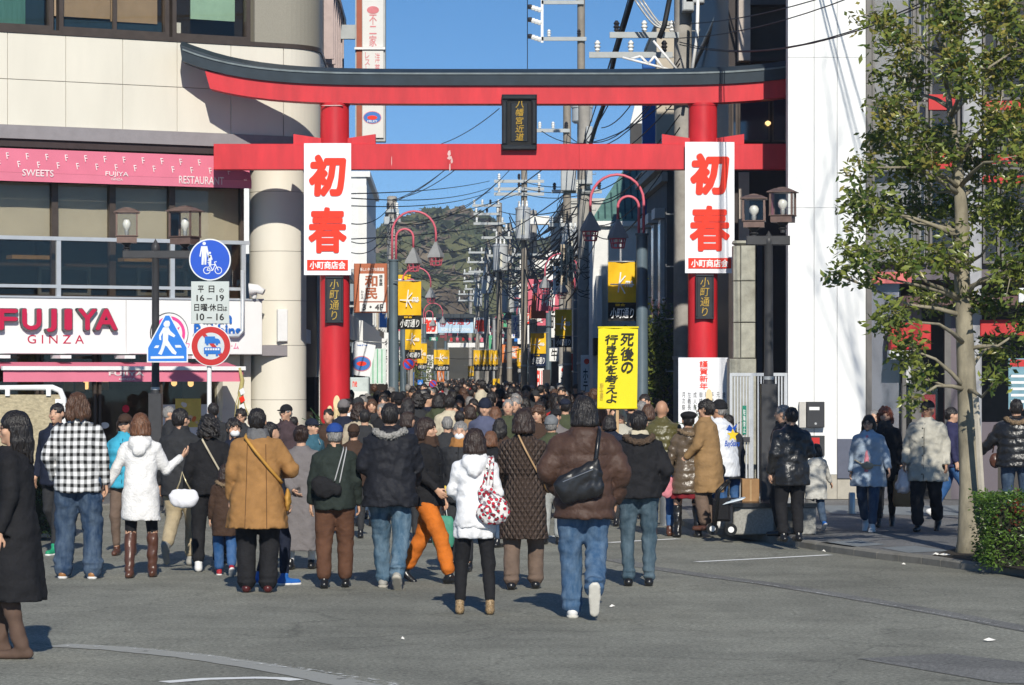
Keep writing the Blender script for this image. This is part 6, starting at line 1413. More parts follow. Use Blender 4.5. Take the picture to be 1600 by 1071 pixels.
# ================================================================ PEOPLE (smooth implicit surfaces meshed on a grid)
class Field:
 def __init__(s, lo, hi, cell):
  s.c = cell; s.lo = np.array(lo, float) - 2 * cell
  s.n = np.ceil((np.array(hi, float) + 2 * cell - s.lo) / cell).astype(int) + 1
  s.A = np.full(s.n, 0.5, dtype=np.float32)
  s.ax = [s.lo[i] + cell * np.arange(s.n[i]) for i in range(3)]
 def rng(s, lo, hi, pad):
  r = []
  for i in range(3):
   a = max(0, int(math.floor((lo[i] - pad - s.lo[i]) / s.c))); b = min(s.n[i], int(math.ceil((hi[i] + pad - s.lo[i]) / s.c)) + 1)
   if b <= a: return None
   r.append(slice(a, b))
  return tuple(r)
 def xyz(s, r): return s.ax[0][r[0]][:, None, None], s.ax[1][r[1]][None, :, None], s.ax[2][r[2]][None, None, :]
 def add(s, fn, lo, hi, k=0.02):
  r = s.rng(lo, hi, max(2.5 * s.c, k * 1.5))
  if r is None: return
  d = fn(*s.xyz(r)); cur = s.A[r]
  if k > 0:
   h = np.clip(.5 + .5 * (cur - d) / k, 0, 1); s.A[r] = cur * (1 - h) + d * h - k * h * (1 - h)
  else: s.A[r] = np.minimum(cur, d)
 def cut(s, fn, lo=None, hi=None, k=0.0):
  r = s.rng(lo, hi, 0.02) if lo is not None else tuple(slice(0, n) for n in s.n)
  if r is None: return
  s.A[r] = np.maximum(s.A[r], fn(*s.xyz(r)))   # fn > 0 where material is taken away
 def cone(s, a, b, ra, rb, k=0.02, ridges=0, amp=0.0, sq=None):
  a = np.array(a, float); b = np.array(b, float); ba = b - a; L2 = max(float(ba @ ba), 1e-9); R = max(ra, rb) + amp
  def fn(X, Y, Z):
   x, y, z = X - a[0], Y - a[1], Z - a[2]
   t = np.clip((x * ba[0] + y * ba[1] + z * ba[2]) / L2, 0, 1)
   r = ra + (rb - ra) * t
   if ridges: r = r + amp * (np.abs(np.sin(np.pi * t * ridges)) ** .6 - .6)
   dx, dy, dz = x - t * ba[0], y - t * ba[1], z - t * ba[2]
   if sq is not None: dx, dy, dz = dx / sq[0], dy / sq[1], dz / sq[2]
   return np.sqrt(dx * dx + dy * dy + dz * dz) - r
  q = np.array(sq) if sq is not None else np.ones(3)
  s.add(fn, np.minimum(a, b) - R * np.maximum(q, 1), np.maximum(a, b) + R * np.maximum(q, 1), k)
 def ell(s, c, r, k=0.02, M=None):
  c = np.array(c, float); r = np.array(r, float); m = min(r); R = max(r)
  def fn(X, Y, Z):
   x, y, z = X - c[0], Y - c[1], Z - c[2]
   if M is not None: x, y, z = (M[0][0] * x + M[1][0] * y + M[2][0] * z, M[0][1] * x + M[1][1] * y + M[2][1] * z, M[0][2] * x + M[1][2] * y + M[2][2] * z)
   k0 = np.sqrt((x / r[0]) ** 2 + (y / r[1]) ** 2 + (z / r[2]) ** 2); k1 = np.sqrt((x / r[0] ** 2) ** 2 + (y / r[1] ** 2) ** 2 + (z / r[2] ** 2) ** 2) + 1e-9
   return k0 * (k0 - 1) / k1
  rr = r if M is None else np.array([R] * 3)
  s.add(fn, c - rr, c + rr, k)
 def loft(s, prof, k=0.02, ex=2.3, ridges=0.0, amp=0.0, drape=0.0, zd=1.0, seed=0, ztop=None, lean=0.0):
  """prof: rows (z, halfwidth, halfdepth, centre y[, centre x])"""
  P_ = np.array([tuple(p) + (0.0,) * (5 - len(p)) for p in sorted(prof)], float); z0, z1 = P_[0, 0], P_[-1, 0]
  def fn(X, Y, Z):
   a, b, cy, cx = (np.interp(Z, P_[:, 0], P_[:, i]) for i in (1, 2, 3, 4))
   if ridges:
    m = amp * (np.abs(np.sin(np.pi * (Z + .004 * np.sin(X * 20 + seed)) / ridges)) ** .55 - .5); a = a + m; b = b + m
   x = X - cx; y = Y - cy
   if drape:
    th = np.arctan2(y / b, x / a); f = np.clip((zd - Z) / max(zd - z0, .01), 0, 1)
    m = drape * f * (np.sin(th * 7 + seed + 2 * Z) + .6 * np.sin(th * 4 + seed * 2)); a = a + m; b = b + m
   q = (np.abs(x / a) ** ex + np.abs(y / b) ** ex) ** (1 / ex)
   d = (q - 1) * np.minimum(a, b)
   return np.maximum(np.maximum(d, z0 - Z), Z - z1)
  mx, my = P_[:, 1].max() + .03, P_[:, 2].max() + .03
  s.add(fn, (P_[:, 4].min() - mx, P_[:, 3].min() - my, z0), (P_[:, 4].max() + mx, P_[:, 3].max() + my, z1), k)
 def wrinkle(s, amp, f=1.0, seed=0):
  if amp <= 0: return
  m = np.abs(s.A) < .04; i, j, l = np.nonzero(m)
  x, y, z = s.ax[0][i] * f, s.ax[1][j] * f, s.ax[2][l] * f
  n = np.sin(17 * x + 6 * np.sin(7 * z + seed) + seed) * np.sin(19 * z + 5 * np.sin(9 * x + 4 * y) + 2 * seed) + .7 * np.sin(31 * z + 9 * np.sin(6 * x + seed) + 14 * y) * np.sin(13 * y + 8 * x)
  s.A[m] += (amp * n).astype(np.float32)
 def mesh(s, name, mt):
  A = s.A; c = s.c; n = A.shape; Sg = A < 0
  cs = [(i, j, k) for i in (0, 1) for j in (0, 1) for k in (0, 1)]
  def sl(o, d=1): return tuple(slice(o[a], n[a] - 1 + o[a]) for a in range(3))
  cnt = sum(Sg[sl(o)].astype(np.int8) for o in cs); act = (cnt > 0) & (cnt < 8)
  I = np.array(np.nonzero(act)).T
  if len(I) == 0: return None
  idx = np.full(act.shape, -1, np.int64); idx[act] = np.arange(len(I))
  pos = np.zeros((len(I), 3)); w = np.zeros(len(I))
  for o in cs:
   for ax in range(3):
    if o[ax] == 1: continue
    o2 = list(o); o2[ax] = 1
    v0 = A[I[:, 0] + o[0], I[:, 1] + o[1], I[:, 2] + o[2]].astype(float); v1 = A[I[:, 0] + o2[0], I[:, 1] + o2[1], I[:, 2] + o2[2]].astype(float)
    m = (v0 < 0) != (v1 < 0); t = np.where(m, v0 / np.where(v0 == v1, 1, v0 - v1), 0)
    q = np.array(o, float)[None, :].repeat(len(I), 0); q[:, ax] += t
    pos += q * m[:, None]; w += m
  V_ = (I + pos / np.maximum(w, 1)[:, None]) * c + s.lo
  Fc = []
  for ax in range(3):
   a0 = [slice(0, x) for x in n]; a1 = [slice(0, x) for x in n]; a0[ax] = slice(0, n[ax] - 1); a1[ax] = slice(1, n[ax])
   e = Sg[tuple(a0)] != Sg[tuple(a1)]; b_, g_ = [x for x in range(3) if x != ax]
   E = np.array(np.nonzero(e)).T; E = E[(E[:, b_] > 0) & (E[:, g_] > 0) & (E[:, b_] < n[b_] - 1) & (E[:, g_] < n[g_] - 1)]
   if not len(E): continue
   def cell(db, dg): q = E.copy(); q[:, b_] -= db; q[:, g_] -= dg; return idx[q[:, 0], q[:, 1], q[:, 2]]
   quad = np.stack([cell(1, 1), cell(0, 1), cell(0, 0), cell(1, 0)], 1)
   flip = Sg[E[:, 0], E[:, 1], E[:, 2]]
   if ax == 1: flip = ~flip
   quad[~flip] = quad[~flip][:, ::-1]
   Fc.append(quad)
  return mesh_np(name, V_, np.concatenate(Fc), mt, True)
def cloth(name, col, rough=.85, var=.2, bump=.9, bscale=26, **k): return mat('cloth_' + name, col, rough, var=var, vscale=5, bump=bump, bscale=bscale, spec=k.pop('spec', .2), **k)
SKIN = mat('skin', (.56, .33, .22), .5, var=.05, vscale=14, spec=.35); SKIN2 = mat('skin_tanned', (.44, .24, .15), .5, var=.06, spec=.35)
def hairmat(name, col):
 m, N, L, b = node_mat('hair_' + name, .38, .45)
 tc = N.new('ShaderNodeTexCoord'); mp = N.new('ShaderNodeMapping'); mp.inputs['Scale'].default_value = (1, 1, .12); L.new(tc.outputs['Object'], mp.inputs[0])
 n = N.new('ShaderNodeTexNoise'); n.inputs['Scale'].default_value = 130; n.inputs['Detail'].default_value = 3; L.new(mp.outputs[0], n.inputs[0])
 r_ = N.new('ShaderNodeMapRange'); r_.inputs[1].default_value = .3; r_.inputs[2].default_value = .7; r_.inputs[3].default_value = .5; r_.inputs[4].default_value = 1.6; L.new(n.outputs[0], r_.inputs[0])
 v = N.new('ShaderNodeVectorMath'); v.operation = 'SCALE'; v.inputs[0].default_value = col; L.new(r_.outputs[0], v.inputs['Scale']); L.new(v.outputs[0], b.inputs['Base Color'])
 bp = N.new('ShaderNodeBump'); bp.inputs['Strength'].default_value = .9; bp.inputs['Distance'].default_value = .012; L.new(n.outputs[0], bp.inputs['Height']); L.new(bp.outputs[0], b.inputs['Normal'])
 return m
HBLK = hairmat('black', (.014, .011, .010)); HBRN = hairmat('dark_brown', (.028, .015, .010)); HCHE = hairmat('chestnut', (.13, .055, .025)); HGRY = hairmat('grey', (.22, .21, .20)); HMID = hairmat('brown', (.075, .036, .020))
def plaid():
 m, N, L, b = node_mat('cloth_plaid', .85, .2)
 tc = N.new('ShaderNodeTexCoord'); sp = N.new('ShaderNodeSeparateXYZ')
 nz = N.new('ShaderNodeTexNoise'); nz.inputs['Scale'].default_value = 3; L.new(tc.outputs['Object'], nz.inputs[0])
 va = N.new('ShaderNodeVectorMath'); va.operation = 'MULTIPLY_ADD'; L.new(nz.outputs['Color'], va.inputs[0]); va.inputs[1].default_value = (.035, .035, .035); L.new(tc.outputs['Object'], va.inputs[2]); L.new(va.outputs[0], sp.inputs[0])
 def stripe(out, period):
  a = N.new('ShaderNodeMath'); a.operation = 'MULTIPLY'; a.inputs[1].default_value = 1 / period; L.new(out, a.inputs[0])
  f = N.new('ShaderNodeMath'); f.operation = 'FRACT'; L.new(a.outputs[0], f.inputs[0])
  r = N.new('ShaderNodeValToRGB'); r.color_ramp.interpolation = 'CONSTANT'; e = r.color_ramp.elements
  e[0].position = 0; e[0].color = (1, 1, 1, 1); e[1].position = .42; e[1].color = (.45, .45, .45, 1)
  for p_, c_ in ((.50, .06), (.86, .45), (.93, 1)):
   q = e.new(p_); q.color = (c_, c_, c_, 1)
  L.new(f.outputs[0], r.inputs[0]); return r.outputs[0]
 mx = N.new('ShaderNodeMix'); mx.data_type = 'RGBA'; mx.inputs[0].default_value = .5
 L.new(stripe(sp.outputs[0], .066), mx.inputs[6]); L.new(stripe(sp.outputs[2], .072), mx.inputs[7])
 g = N.new('ShaderNodeGamma'); g.inputs[1].default_value = 1.5; L.new(mx.outputs[2], g.inputs[0])
 v = N.new('ShaderNodeVectorMath'); v.operation = 'SCALE'; L.new(g.outputs[0], v.inputs[0]); v.inputs['Scale'].default_value = .72
 L.new(v.outputs[0], b.inputs['Base Color']); return m
def denim(name, col, wear=.5):
 m, N, L, b = node_mat('denim_' + name, .8, .2)
 tc = N.new('ShaderNodeTexCoord')
 n = N.new('ShaderNodeTexNoise'); n.inputs['Scale'].default_value = 9; n.inputs['Detail'].default_value = 7; n.inputs['Roughness'].default_value = .7; mp = N.new('ShaderNodeMapping'); mp.inputs['Scale'].default_value = (1.3, 1.3, .35); L.new(tc.outputs['Object'], mp.inputs[0]); L.new(mp.outputs[0], n.inputs[0])
 r_ = N.new('ShaderNodeMapRange'); r_.inputs[1].default_value = .38; r_.inputs[2].default_value = .78; L.new(n.outputs[0], r_.inputs[0])
 mx = N.new('ShaderNodeMix'); mx.data_type = 'RGBA'; mx.inputs[6].default_value = (*col, 1); mx.inputs[7].default_value = tuple(c + (1 - c) * wear * w for c, w in zip(col, (.22, .27, .30))) + (1,)
 L.new(r_.outputs[0], mx.inputs[0]); L.new(mx.outputs[2], b.inputs['Base Color'])
 n2 = N.new('ShaderNodeTexNoise'); n2.inputs['Scale'].default_value = 30; n2.inputs['Detail'].default_value = 5; L.new(tc.outputs['Object'], n2.inputs[0])
 bp = N.new('ShaderNodeBump'); bp.inputs['Strength'].default_value = .5; bp.inputs['Distance'].default_value = .012; L.new(n2.outputs[0], bp.inputs['Height']); L.new(bp.outputs[0], b.inputs['Normal']); return m
def quilt(name, col):
 m, N, L, b = node_mat('cloth_quilt_' + name, .6, .3)
 b.inputs['Base Color'].default_value = (*col, 1)
 tc = N.new('ShaderNodeTexCoord'); sp = N.new('ShaderNodeSeparateXYZ'); L.new(tc.outputs['Object'], sp.inputs[0])
 def line(sg):
  a = N.new('ShaderNodeMath'); a.operation = 'MULTIPLY_ADD'; a.inputs[1].default_value = sg; L.new(sp.outputs[0], a.inputs[0])
  z = N.new('ShaderNodeMath'); z.operation = 'MULTIPLY'; z.inputs[1].default_value = .6; L.new(sp.outputs[2], z.inputs[0]); L.new(z.outputs[0], a.inputs[2])
  m_ = N.new('ShaderNodeMath'); m_.operation = 'MULTIPLY'; m_.inputs[1].default_value = 62; L.new(a.outputs[0], m_.inputs[0])
  s_ = N.new('ShaderNodeMath'); s_.operation = 'SINE'; L.new(m_.outputs[0], s_.inputs[0]); q = N.new('ShaderNodeMath'); q.operation = 'ABSOLUTE'; L.new(s_.outputs[0], q.inputs[0]); return q.outputs[0]
 mn = N.new('ShaderNodeMath'); mn.operation = 'MINIMUM'; L.new(line(1), mn.inputs[0]); L.new(line(-1), mn.inputs[1])
 bp = N.new('ShaderNodeBump'); bp.inputs['Strength'].default_value = 1; bp.inputs['Distance'].default_value = .02; L.new(mn.outputs[0], bp.inputs['Height']); L.new(bp.outputs[0], b.inputs['Normal']); return m
def floral():
 m, N, L, b = node_mat('floral_print', .7, .3)
 tc = N.new('ShaderNodeTexCoord'); v = N.new('ShaderNodeTexVoronoi'); v.inputs['Scale'].default_value = 30; L.new(tc.outputs['Object'], v.inputs[0])
 n = N.new('ShaderNodeTexNoise'); n.inputs['Scale'].default_value = 22; n.inputs['Detail'].default_value = 3; L.new(tc.outputs['Object'], n.inputs[0])
 r = N.new('ShaderNodeValToRGB'); r.color_ramp.interpolation = 'CONSTANT'; e = r.color_ramp.elements; e[0].position = 0; e[0].color = (.6, .02, .05, 1); e[1].position = .37; e[1].color = (.02, .03, .03, 1)
 q = e.new(.46); q.color = (.72, .70, .68, 1)
 L.new(v.outputs['Distance'], r.inputs[0])
 r2 = N.new('ShaderNodeValToRGB'); r2.color_ramp.interpolation = 'CONSTANT'; e = r2.color_ramp.elements; e[0].position = 0; e[0].color = (1, 1, 1, 1); e[1].position = .56; e[1].color = (.35, .3, .35, 1)
 L.new(n.outputs[0], r2.inputs[0]); mx = N.new('ShaderNodeMix'); mx.data_type = 'RGBA'; mx.blend_type = 'MULTIPLY'; mx.inputs[0].default_value = 1; L.new(r.outputs[0], mx.inputs[6]); L.new(r2.outputs[0], mx.inputs[7]); L.new(mx.outputs[2], b.inputs['Base Color']); return m
C = dict(black=cloth('black', (.014, .014, .016)), charcoal=cloth('charcoal', (.030, .031, .034)), navy=cloth('navy', (.014, .018, .034)), dkgreen=cloth('dark_green', (.022, .030, .026)), white=cloth('white', (.74, .74, .75)),
  knit=cloth('white_knit', (.72, .71, .70), bump=.9, bscale=55), camel=cloth('camel', (.30, .155, .055), bump=.5), tan=cloth('tan', (.27, .165, .075)), grey=cloth('grey', (.165, .150, .150), var=.08), brown=cloth('brown', (.055, .032, .022)),
  puffbrown=cloth('brown_down', (.066, .036, .026), .58, spec=.3), puffolive=cloth('olive_down', (.085, .075, .025), .35, spec=.5), puffbronze=cloth('bronze_down', (.105, .075, .048), .3, spec=.55), puffblack=cloth('black_down', (.012, .012, .013), .3, spec=.55),
  cream=cloth('cream', (.52, .46, .34)), beige=cloth('beige', (.40, .34, .25)), paleblue=cloth('pale_blue', (.33, .40, .48)), palegrey=cloth('pale_grey', (.50, .49, .45)), stone=cloth('stone', (.42, .40, .34)), cyan=cloth('cyan', (.05, .35, .50)), teal=cloth('teal_blue', (.04, .11, .15)),
  bluegrey=cloth('blue_grey', (.085, .095, .155)), purple=cloth('purple', (.13, .02, .10)), olive=cloth('olive', (.055, .065, .035)), burg=cloth('burgundy', (.16, .012, .018)), orange=cloth('orange_trouser', (.52, .14, .018)), choc=cloth('chocolate_trouser', (.105, .050, .030)),
  khaki=cloth('khaki_trouser', (.38, .31, .20)), greytr=cloth('grey_trouser', (.34, .35, .34)), pink=cloth('pink', (.62, .22, .26)), red=cloth('red', (.45, .03, .03)), denim=denim('mid', (.035, .085, .17)), denimd=denim('dark', (.022, .045, .09), .35), denimw=denim('worn', (.035, .085, .14), .7), denimb=denim('blue', (.02, .08, .22), .3),
  jean2=denim('grey_blue', (.035, .065, .09), .4), plaid=plaid(), quilt=quilt('brown', (.062, .042, .032)), mushroom=cloth('mushroom_trouser', (.15, .105, .08)), scarf=cloth('heather_knit', (.14, .14, .145), bump=1.0, bscale=70), muffler=cloth('mustard_scarf', (.35, .16, .05)), dkplaid=cloth('dark_check', (.06, .04, .045), var=.4))
LEA = dict(black=mat('leather_black', (.012, .012, .013), .3, var=.15, spec=.5, bump=.15, bscale=40), brown=mat('leather_brown', (.085, .035, .022), .35, var=.25, spec=.5, bump=.3, bscale=30), tan=mat('leather_tan', (.30, .14, .05), .4, var=.15), white=mat('trainer_white', (.70, .69, .67), .5, var=.08), grey=mat('trainer_grey', (.30, .29, .26), .6, var=.15),
  suede=mat('suede_brown', (.10, .062, .045), .8, var=.2), blue=mat('trainer_blue', (.02, .12, .42), .5), red=mat('shoe_red', (.35, .02, .03), .5), green=mat('trainer_green', (.02, .28, .14), .5), wine=mat('shoe_wine', (.07, .015, .015), .3), sole=mat('rubber_sole', (.42, .39, .33), .8, var=.15), leopard=mat('leopard_shoe', (.25, .17, .09), .5, var=.8, vscale=90))
FUR = {}
def furmat(n_, col): 
 if n_ not in FUR: FUR[n_] = mat('fur_' + n_, col, .9, var=.45, vscale=70, bump=1.0, bscale=120)
 return FUR[n_]
EYEM = mat('eye_dark', (.02, .014, .012), .3, spec=.5); LIPM = mat('lip', (.36, .13, .11), .45); MASKM = mat('white_mask', (.78, .79, .80), .8, var=.03)
BLKF = mat('black_frame', (.01, .01, .01), .3)
def Rz(a): c, s = math.cos(a), math.sin(a); return np.array([[c, -s, 0], [s, c, 0], [0, 0, 1]])
def Rx(a): c, s = math.cos(a), math.sin(a); return np.array([[1, 0, 0], [0, c, -s], [0, s, c]])
ARMS = dict(down=((.245, -.02, 1.12), (.265, .05, .88)), pocket=((.30, -.07, 1.13), (.235, .07, .93)), bent=((.265, -.03, 1.13), (.13, .20, 1.09)), phone=((.25, .02, 1.15), (.12, .24, 1.28)), back=((.27, -.10, 1.12), (.06, -.20, .95)),
   swing=((.25, -.10, 1.13), (.26, -.10, .89)), fwd=((.25, .06, 1.13), (.22, .22, .97)), wide=((.33, -.04, 1.16), (.36, .10, .98)), hold=((.27, .03, 1.13), (.19, .24, 1.02)), out=((.31, -.02, 1.14), (.40, .03, .93)), up=((.33, .0, 1.22), (.42, .12, 1.38)))
LEGS = dict(stand=((-.10, 0, .08, 0), (.10, 0, .08, 0)), walkL=((-.085, .20, .08, 0), (.085, -.24, .14, -38)), walkR=((-.085, -.24, .14, -38), (.085, .20, .08, 0)), strideR=((-.07, -.30, .13, -34), (.07, .30, .085, 8)), strideL=((-.07, .30, .085, 8), (.07, -.30, .13, -34)), kick=((-.09, .06, .08, 0), (.07, -.30, .24, -68)), kickL=((-.07, -.30, .22, -66), (.09, .06, .08, 0)), apart=((-.14, .02, .08, 0), (.14, -.03, .08, 0)), step=((-.11, -.08, .08, 0), (.11, .10, .08, 0)))
def person(label, px, fy=None, hy=640, D=None, rot=0, z0=0.0, top=None, bot=None, shoes='black', hair='short', hm=HBLK, hat=None, arms=('down', 'down'), legs='stand', yaw=0, pitch=0, skin=SKIN, w=1.0, face=False, mask=False, glasses=False, scarf=None, seed=1, q=1.0, stoop=0.0, group=None, H=None, place=True, hands=True, name='person'):
 if D is None: D = (CAMZ - z0) * F / (fy - HZ)
 if H is None: H = ZP(hy, D) - z0
 k = H / 1.70; child = H < 1.3
 root = bpy.data.objects.new(name, None); COL.objects.link(root); root.location = (XP(px, D), D, z0); root.rotation_euler = (0, 0, math.radians(rot)); tag(root, label, 'person', group)
 hs = 1.0 if not child else 1.0 + (1.3 - H) * .45      # children: larger heads
 HD = np.array([0, -.01 + stoop, 1.49]); Mh = Rz(math.radians(yaw)) @ Rx(math.radians(pitch))
 def hp(p): return HD + Mh @ ((np.array(p, float) - np.array([0, 0, 1.49])) * hs)
 hips = [np.array([-.088 * w, 0, .89]), np.array([.088 * w, 0, .89])]; ank = LEGS[legs] if isinstance(legs, str) else legs
 LG = []
 for h_, a in zip(hips, ank):
  A_ = np.array(a[:3], float); d = A_ - h_; dl = min(np.linalg.norm(d), .815); mid = h_ + d * .51; bend = math.sqrt(max(0, .41 ** 2 - (dl / 2) ** 2))
  LG.append((h_, mid + np.array([.01 * (1 if a[0] > 0 else -1), bend + .01, 0]), A_, a[3]))
 AR = []
 for i, (sg, ar) in enumerate(zip((-1, 1), arms)):
  e, wr = ARMS[ar] if isinstance(ar, str) else ar
  e = (e[0] * .85, e[1], e[2]); wr = (wr[0] * .88, wr[1], wr[2])
  AR.append((np.array([sg * .158 * w, -.005 + stoop * .8, 1.350]), np.array([sg * e[0] * w, e[1] + stoop * .6, e[2]]), np.array([sg * wr[0] * w, wr[1] + stoop * .5, wr[2]])))
 objs = []
 def out(name_, f, mt, par=root):
  me = f.mesh(name_, mt)
  if me is None: return None
  n = len(me.vertices); co = np.empty(n * 3, np.float32); me.vertices.foreach_get('co', co); me.vertices.foreach_set('co', co * k); me.update()
  return link(name_, me, par)
 cb_ = .0122 * q if q < 1 else (.0150 if q < 1.3 else .0195)
 f = Field((-.55, -.45, 0), (.55, .45, 1.75), cb_)
 f.loft([(.86, .15 * w, .10, 0), (.95, .155 * w, .105, 0), (1.10, .13 * w, .095, 0), (1.30, .155 * w, .10, stoop * .6), (1.40, .085 * w, .06, stoop * .8), (1.44, .06, .05, stoop)], .03)
 for h_, kn, A_, pt in LG:
  f.cone(h_, kn, .082 * w, .055, .03); f.cone(kn, A_, .054, .036, .02)
  pr_ = math.radians(pt); tv = np.array([0, math.cos(pr_), math.sin(pr_)]); dn = np.array([0, math.sin(pr_), -math.cos(pr_)])
  f.cone(A_ + dn * .045 - tv * .03, A_ + dn * .05 + tv * .14, .03, .025, .02)
 for s_, e, wr in AR:
  f.cone(s_, e, .043, .036, .02); f.cone(e, wr, .034, .026, .015)
  d = (wr - e) / np.linalg.norm(wr - e); sd = 1 if s_[0] > 0 else -1
  if hands:
   side = np.cross(d, np.array([sd * 1.0, 0, 0])); side /= np.linalg.norm(side) + 1e-9; nrm = np.cross(side, d) * 1.0
   if nrm[0] * sd > 0: nrm = -nrm
   pc = wr + d * .045; 
   for o_ in (-.024, 0, .024): f.cone(wr + side * o_ * .6 + d * .01, wr + side * o_ + d * .078, .016, .014, .010)
   for j, (o_, ln) in enumerate(((-.033, .060), (-.011, .070), (.011, .066), (.033, .052))):
    b0 = wr + side * o_ + d * .078; b1 = b0 + d * ln * .5 + nrm * .012; b2 = b1 + d * ln * .36 + nrm * .026
    f.cone(b0, b1, .0098, .0092, .004); f.cone(b1, b2, .0092, .0082, .003)
   th0 = wr - side * .020 + d * .025; th1 = th0 - side * .034 + d * .032 + nrm * .012; th2 = th1 + d * .030 - side * .006 + nrm * .008
   f.cone(th0, th1, .0125, .0105, .006); f.cone(th1, th2, .0105, .009, .003)
 f.cone((0, -.02 + stoop * .8, 1.38), hp((0, -.01, 1.53)), .058, .054, .03)
 f.ell(hp((0, -.005, 1.605)), np.array((.077, .095, .100)) * hs, .02, Mh); f.ell(hp((0, .032, 1.548)), np.array((.056, .058, .066)) * hs, .03, Mh)
 f.cone(hp((0, .086, 1.600)), hp((0, .108, 1.568)), .010 * hs, .014 * hs, .012); f.ell(hp((0, .084, 1.532)), np.array((.026, .014, .012)) * hs, .012, Mh); f.ell(hp((0, .070, 1.497)), np.array((.022, .02, .016)) * hs, .02, Mh)
 for sx in (-1, 1):
  f.ell(hp((sx * .078, -.005, 1.585)), np.array((.012, .022, .032)) * hs, .006, Mh); f.ell(hp((sx * .045, .062, 1.565)), np.array((.025, .02, .022)) * hs, .02, Mh)
 out('body', f, skin)
 def small(name_, c, r, mt, par=root):
  b = bmesh.new(); bmesh.ops.create_icosphere(b, subdivisions=2, radius=1)
  me = bpy.data.meshes.new(name_); b.to_mesh(me); b.free(); me.materials.append(mt)
  c = hp(c); co = np.empty(len(me.vertices) * 3, np.float32); me.vertices.foreach_get('co', co); co = ((co.reshape(-1, 3) * np.array(r) * hs) @ Mh.T + c) * k
  me.vertices.foreach_set('co', co.astype(np.float32).ravel()); me.polygons.foreach_set('use_smooth', [True] * len(me.polygons)); return link(name_, me, par)
 if face:
  for sx in (-1, 1):
   small('eye', (sx * .031, .086, 1.592), (.0135, .006, .0045), EYEM); small('eyebrow', (sx * .032, .087, 1.613), (.019, .006, .0035), hm)
  if not mask: small('lips', (0, .094, 1.534), (.022, .008, .006), LIPM)
 if mask: small('face_mask', (0, .072, 1.538), (.058, .050, .045), MASKM)
 if glasses:
  for sx in (-1, 1):
   pts = [hp((sx * .031 + .022 * math.cos(a_ * math.pi / 5), .104, 1.590 + .015 * math.sin(a_ * math.pi / 5))) * k for a_ in range(11)]
   gf = MB(Frame((0, 0, 0), (1, 0, 0), (0, 1, 0), (0, 0, 1))); gf.tube([tuple(p) for p in pts], .0028, 4); 
   gf.tube([tuple(hp((sx * .054, .100, 1.593)) * k), tuple(hp((sx * .080, .0, 1.595)) * k)], .0028, 4)
   o = gf.build('glasses', BLKF); o.parent = root; o.location = o.location
 T = dict(kind='jacket', m=C['black'], hem=.80, loose=.035, flare=.0, wr=.006, collar=.05, hood=False, fur=None, ridges=0, drape=0, sleeve=.062, belt=False); T.update(top or {})
 ct = .0185 * q; lo = T['loose']; hem = T['hem']; fl = T['flare']; sb = stoop
 f = Field((-.55, -.42, hem - .03), (.55, .42, 1.62), ct)
 A = lambda x: (x * .95 + lo * .8) * w
 prof = [(1.47, .055 + lo * .5, .050 + lo * .5, sb * .9), (1.435, .100 * w + lo * .4, .065 + lo * .6, sb * .85), (1.385, .158 * w + lo * .5, .085 + lo, sb * .75), (1.30, A(.160), .105 + lo, sb * .6 + .005), (1.15, A(.150), .108 + lo, sb * .3), (1.02, A(.150), .112 + lo, 0), (.90, A(.168) + fl * .3, .125 + lo + fl * .25, -.0)]
 prof = [p for p in prof if p[0] > hem + .01]
 hw = np.interp(hem, [.4, .9, 1.02, 1.2], [A(.165) + fl, A(.168) + fl * .5, A(.150), A(.15)]); hd = np.interp(hem, [.4, .9, 1.02, 1.2], [.125 + lo + fl, .125 + lo + fl * .5, .112 + lo, .108 + lo])
 prof.append((hem, hw, hd, 0))
 if T['belt']: prof = [p if p[0] not in (1.02,) else (1.06, p[1] - .022, p[2] - .02, p[3]) for p in prof]
 f.loft(prof, .02, ex=2.25, ridges=T['ridges'], amp=.016 if T['ridges'] else 0, drape=T['drape'], zd=1.05, seed=seed)
 for i, (s_, e, wr) in enumerate(AR):
  r_ = T['sleeve']; rd = int(.27 / T['ridges']) if T['ridges'] else 0
  f.cone(s_, e, r_ + .004, r_ * .92, .035, rd, .014 if rd else 0); we = wr + (e - wr) * .04
  f.cone(e, we, r_ * .92, r_ * .66, .015, rd, .012 if rd else 0)
  d = (we - e) / np.linalg.norm(we - e); c0 = we + d * (r_ * .25)
  f.cut(lambda X, Y, Z, c0=c0, d=d, we=we: np.where((X - we[0]) ** 2 + (Y - we[1]) ** 2 + (Z - we[2]) ** 2 < .09 ** 2, (X - c0[0]) * d[0] + (Y - c0[1]) * d[1] + (Z - c0[2]) * d[2], -1.0), we - .1, we + .1)
 if T['collar']:
  c = T['collar']; f.loft([(1.42, .09, .085, sb), (1.45 + c, .078, .082, sb + .005)], .015)
  f.cut(lambda X, Y, Z: np.maximum(-1, np.minimum(.062 - np.sqrt(X ** 2 + (Y - sb - .01) ** 2), Z - 1.455)), (-.1, -.1 + sb, 1.44), (.1, .1 + sb, 1.62))
 if T['hood']:
  f.ell((0, -.105 + sb, 1.40), (.118, .070, .085), .02); f.cone((-.07, -.05 + sb, 1.445), (.07, -.05 + sb, 1.445), .045, .045, .03)
  f.ell((0, -.150 + sb, 1.33), (.07, .04, .06), .02)
 f.wrinkle(T['wr'] * .8, 1.0, seed); f.wrinkle(T['wr'] * .45, 2.1, seed + 5)
 tp = out(T['kind'], f, T['m'])
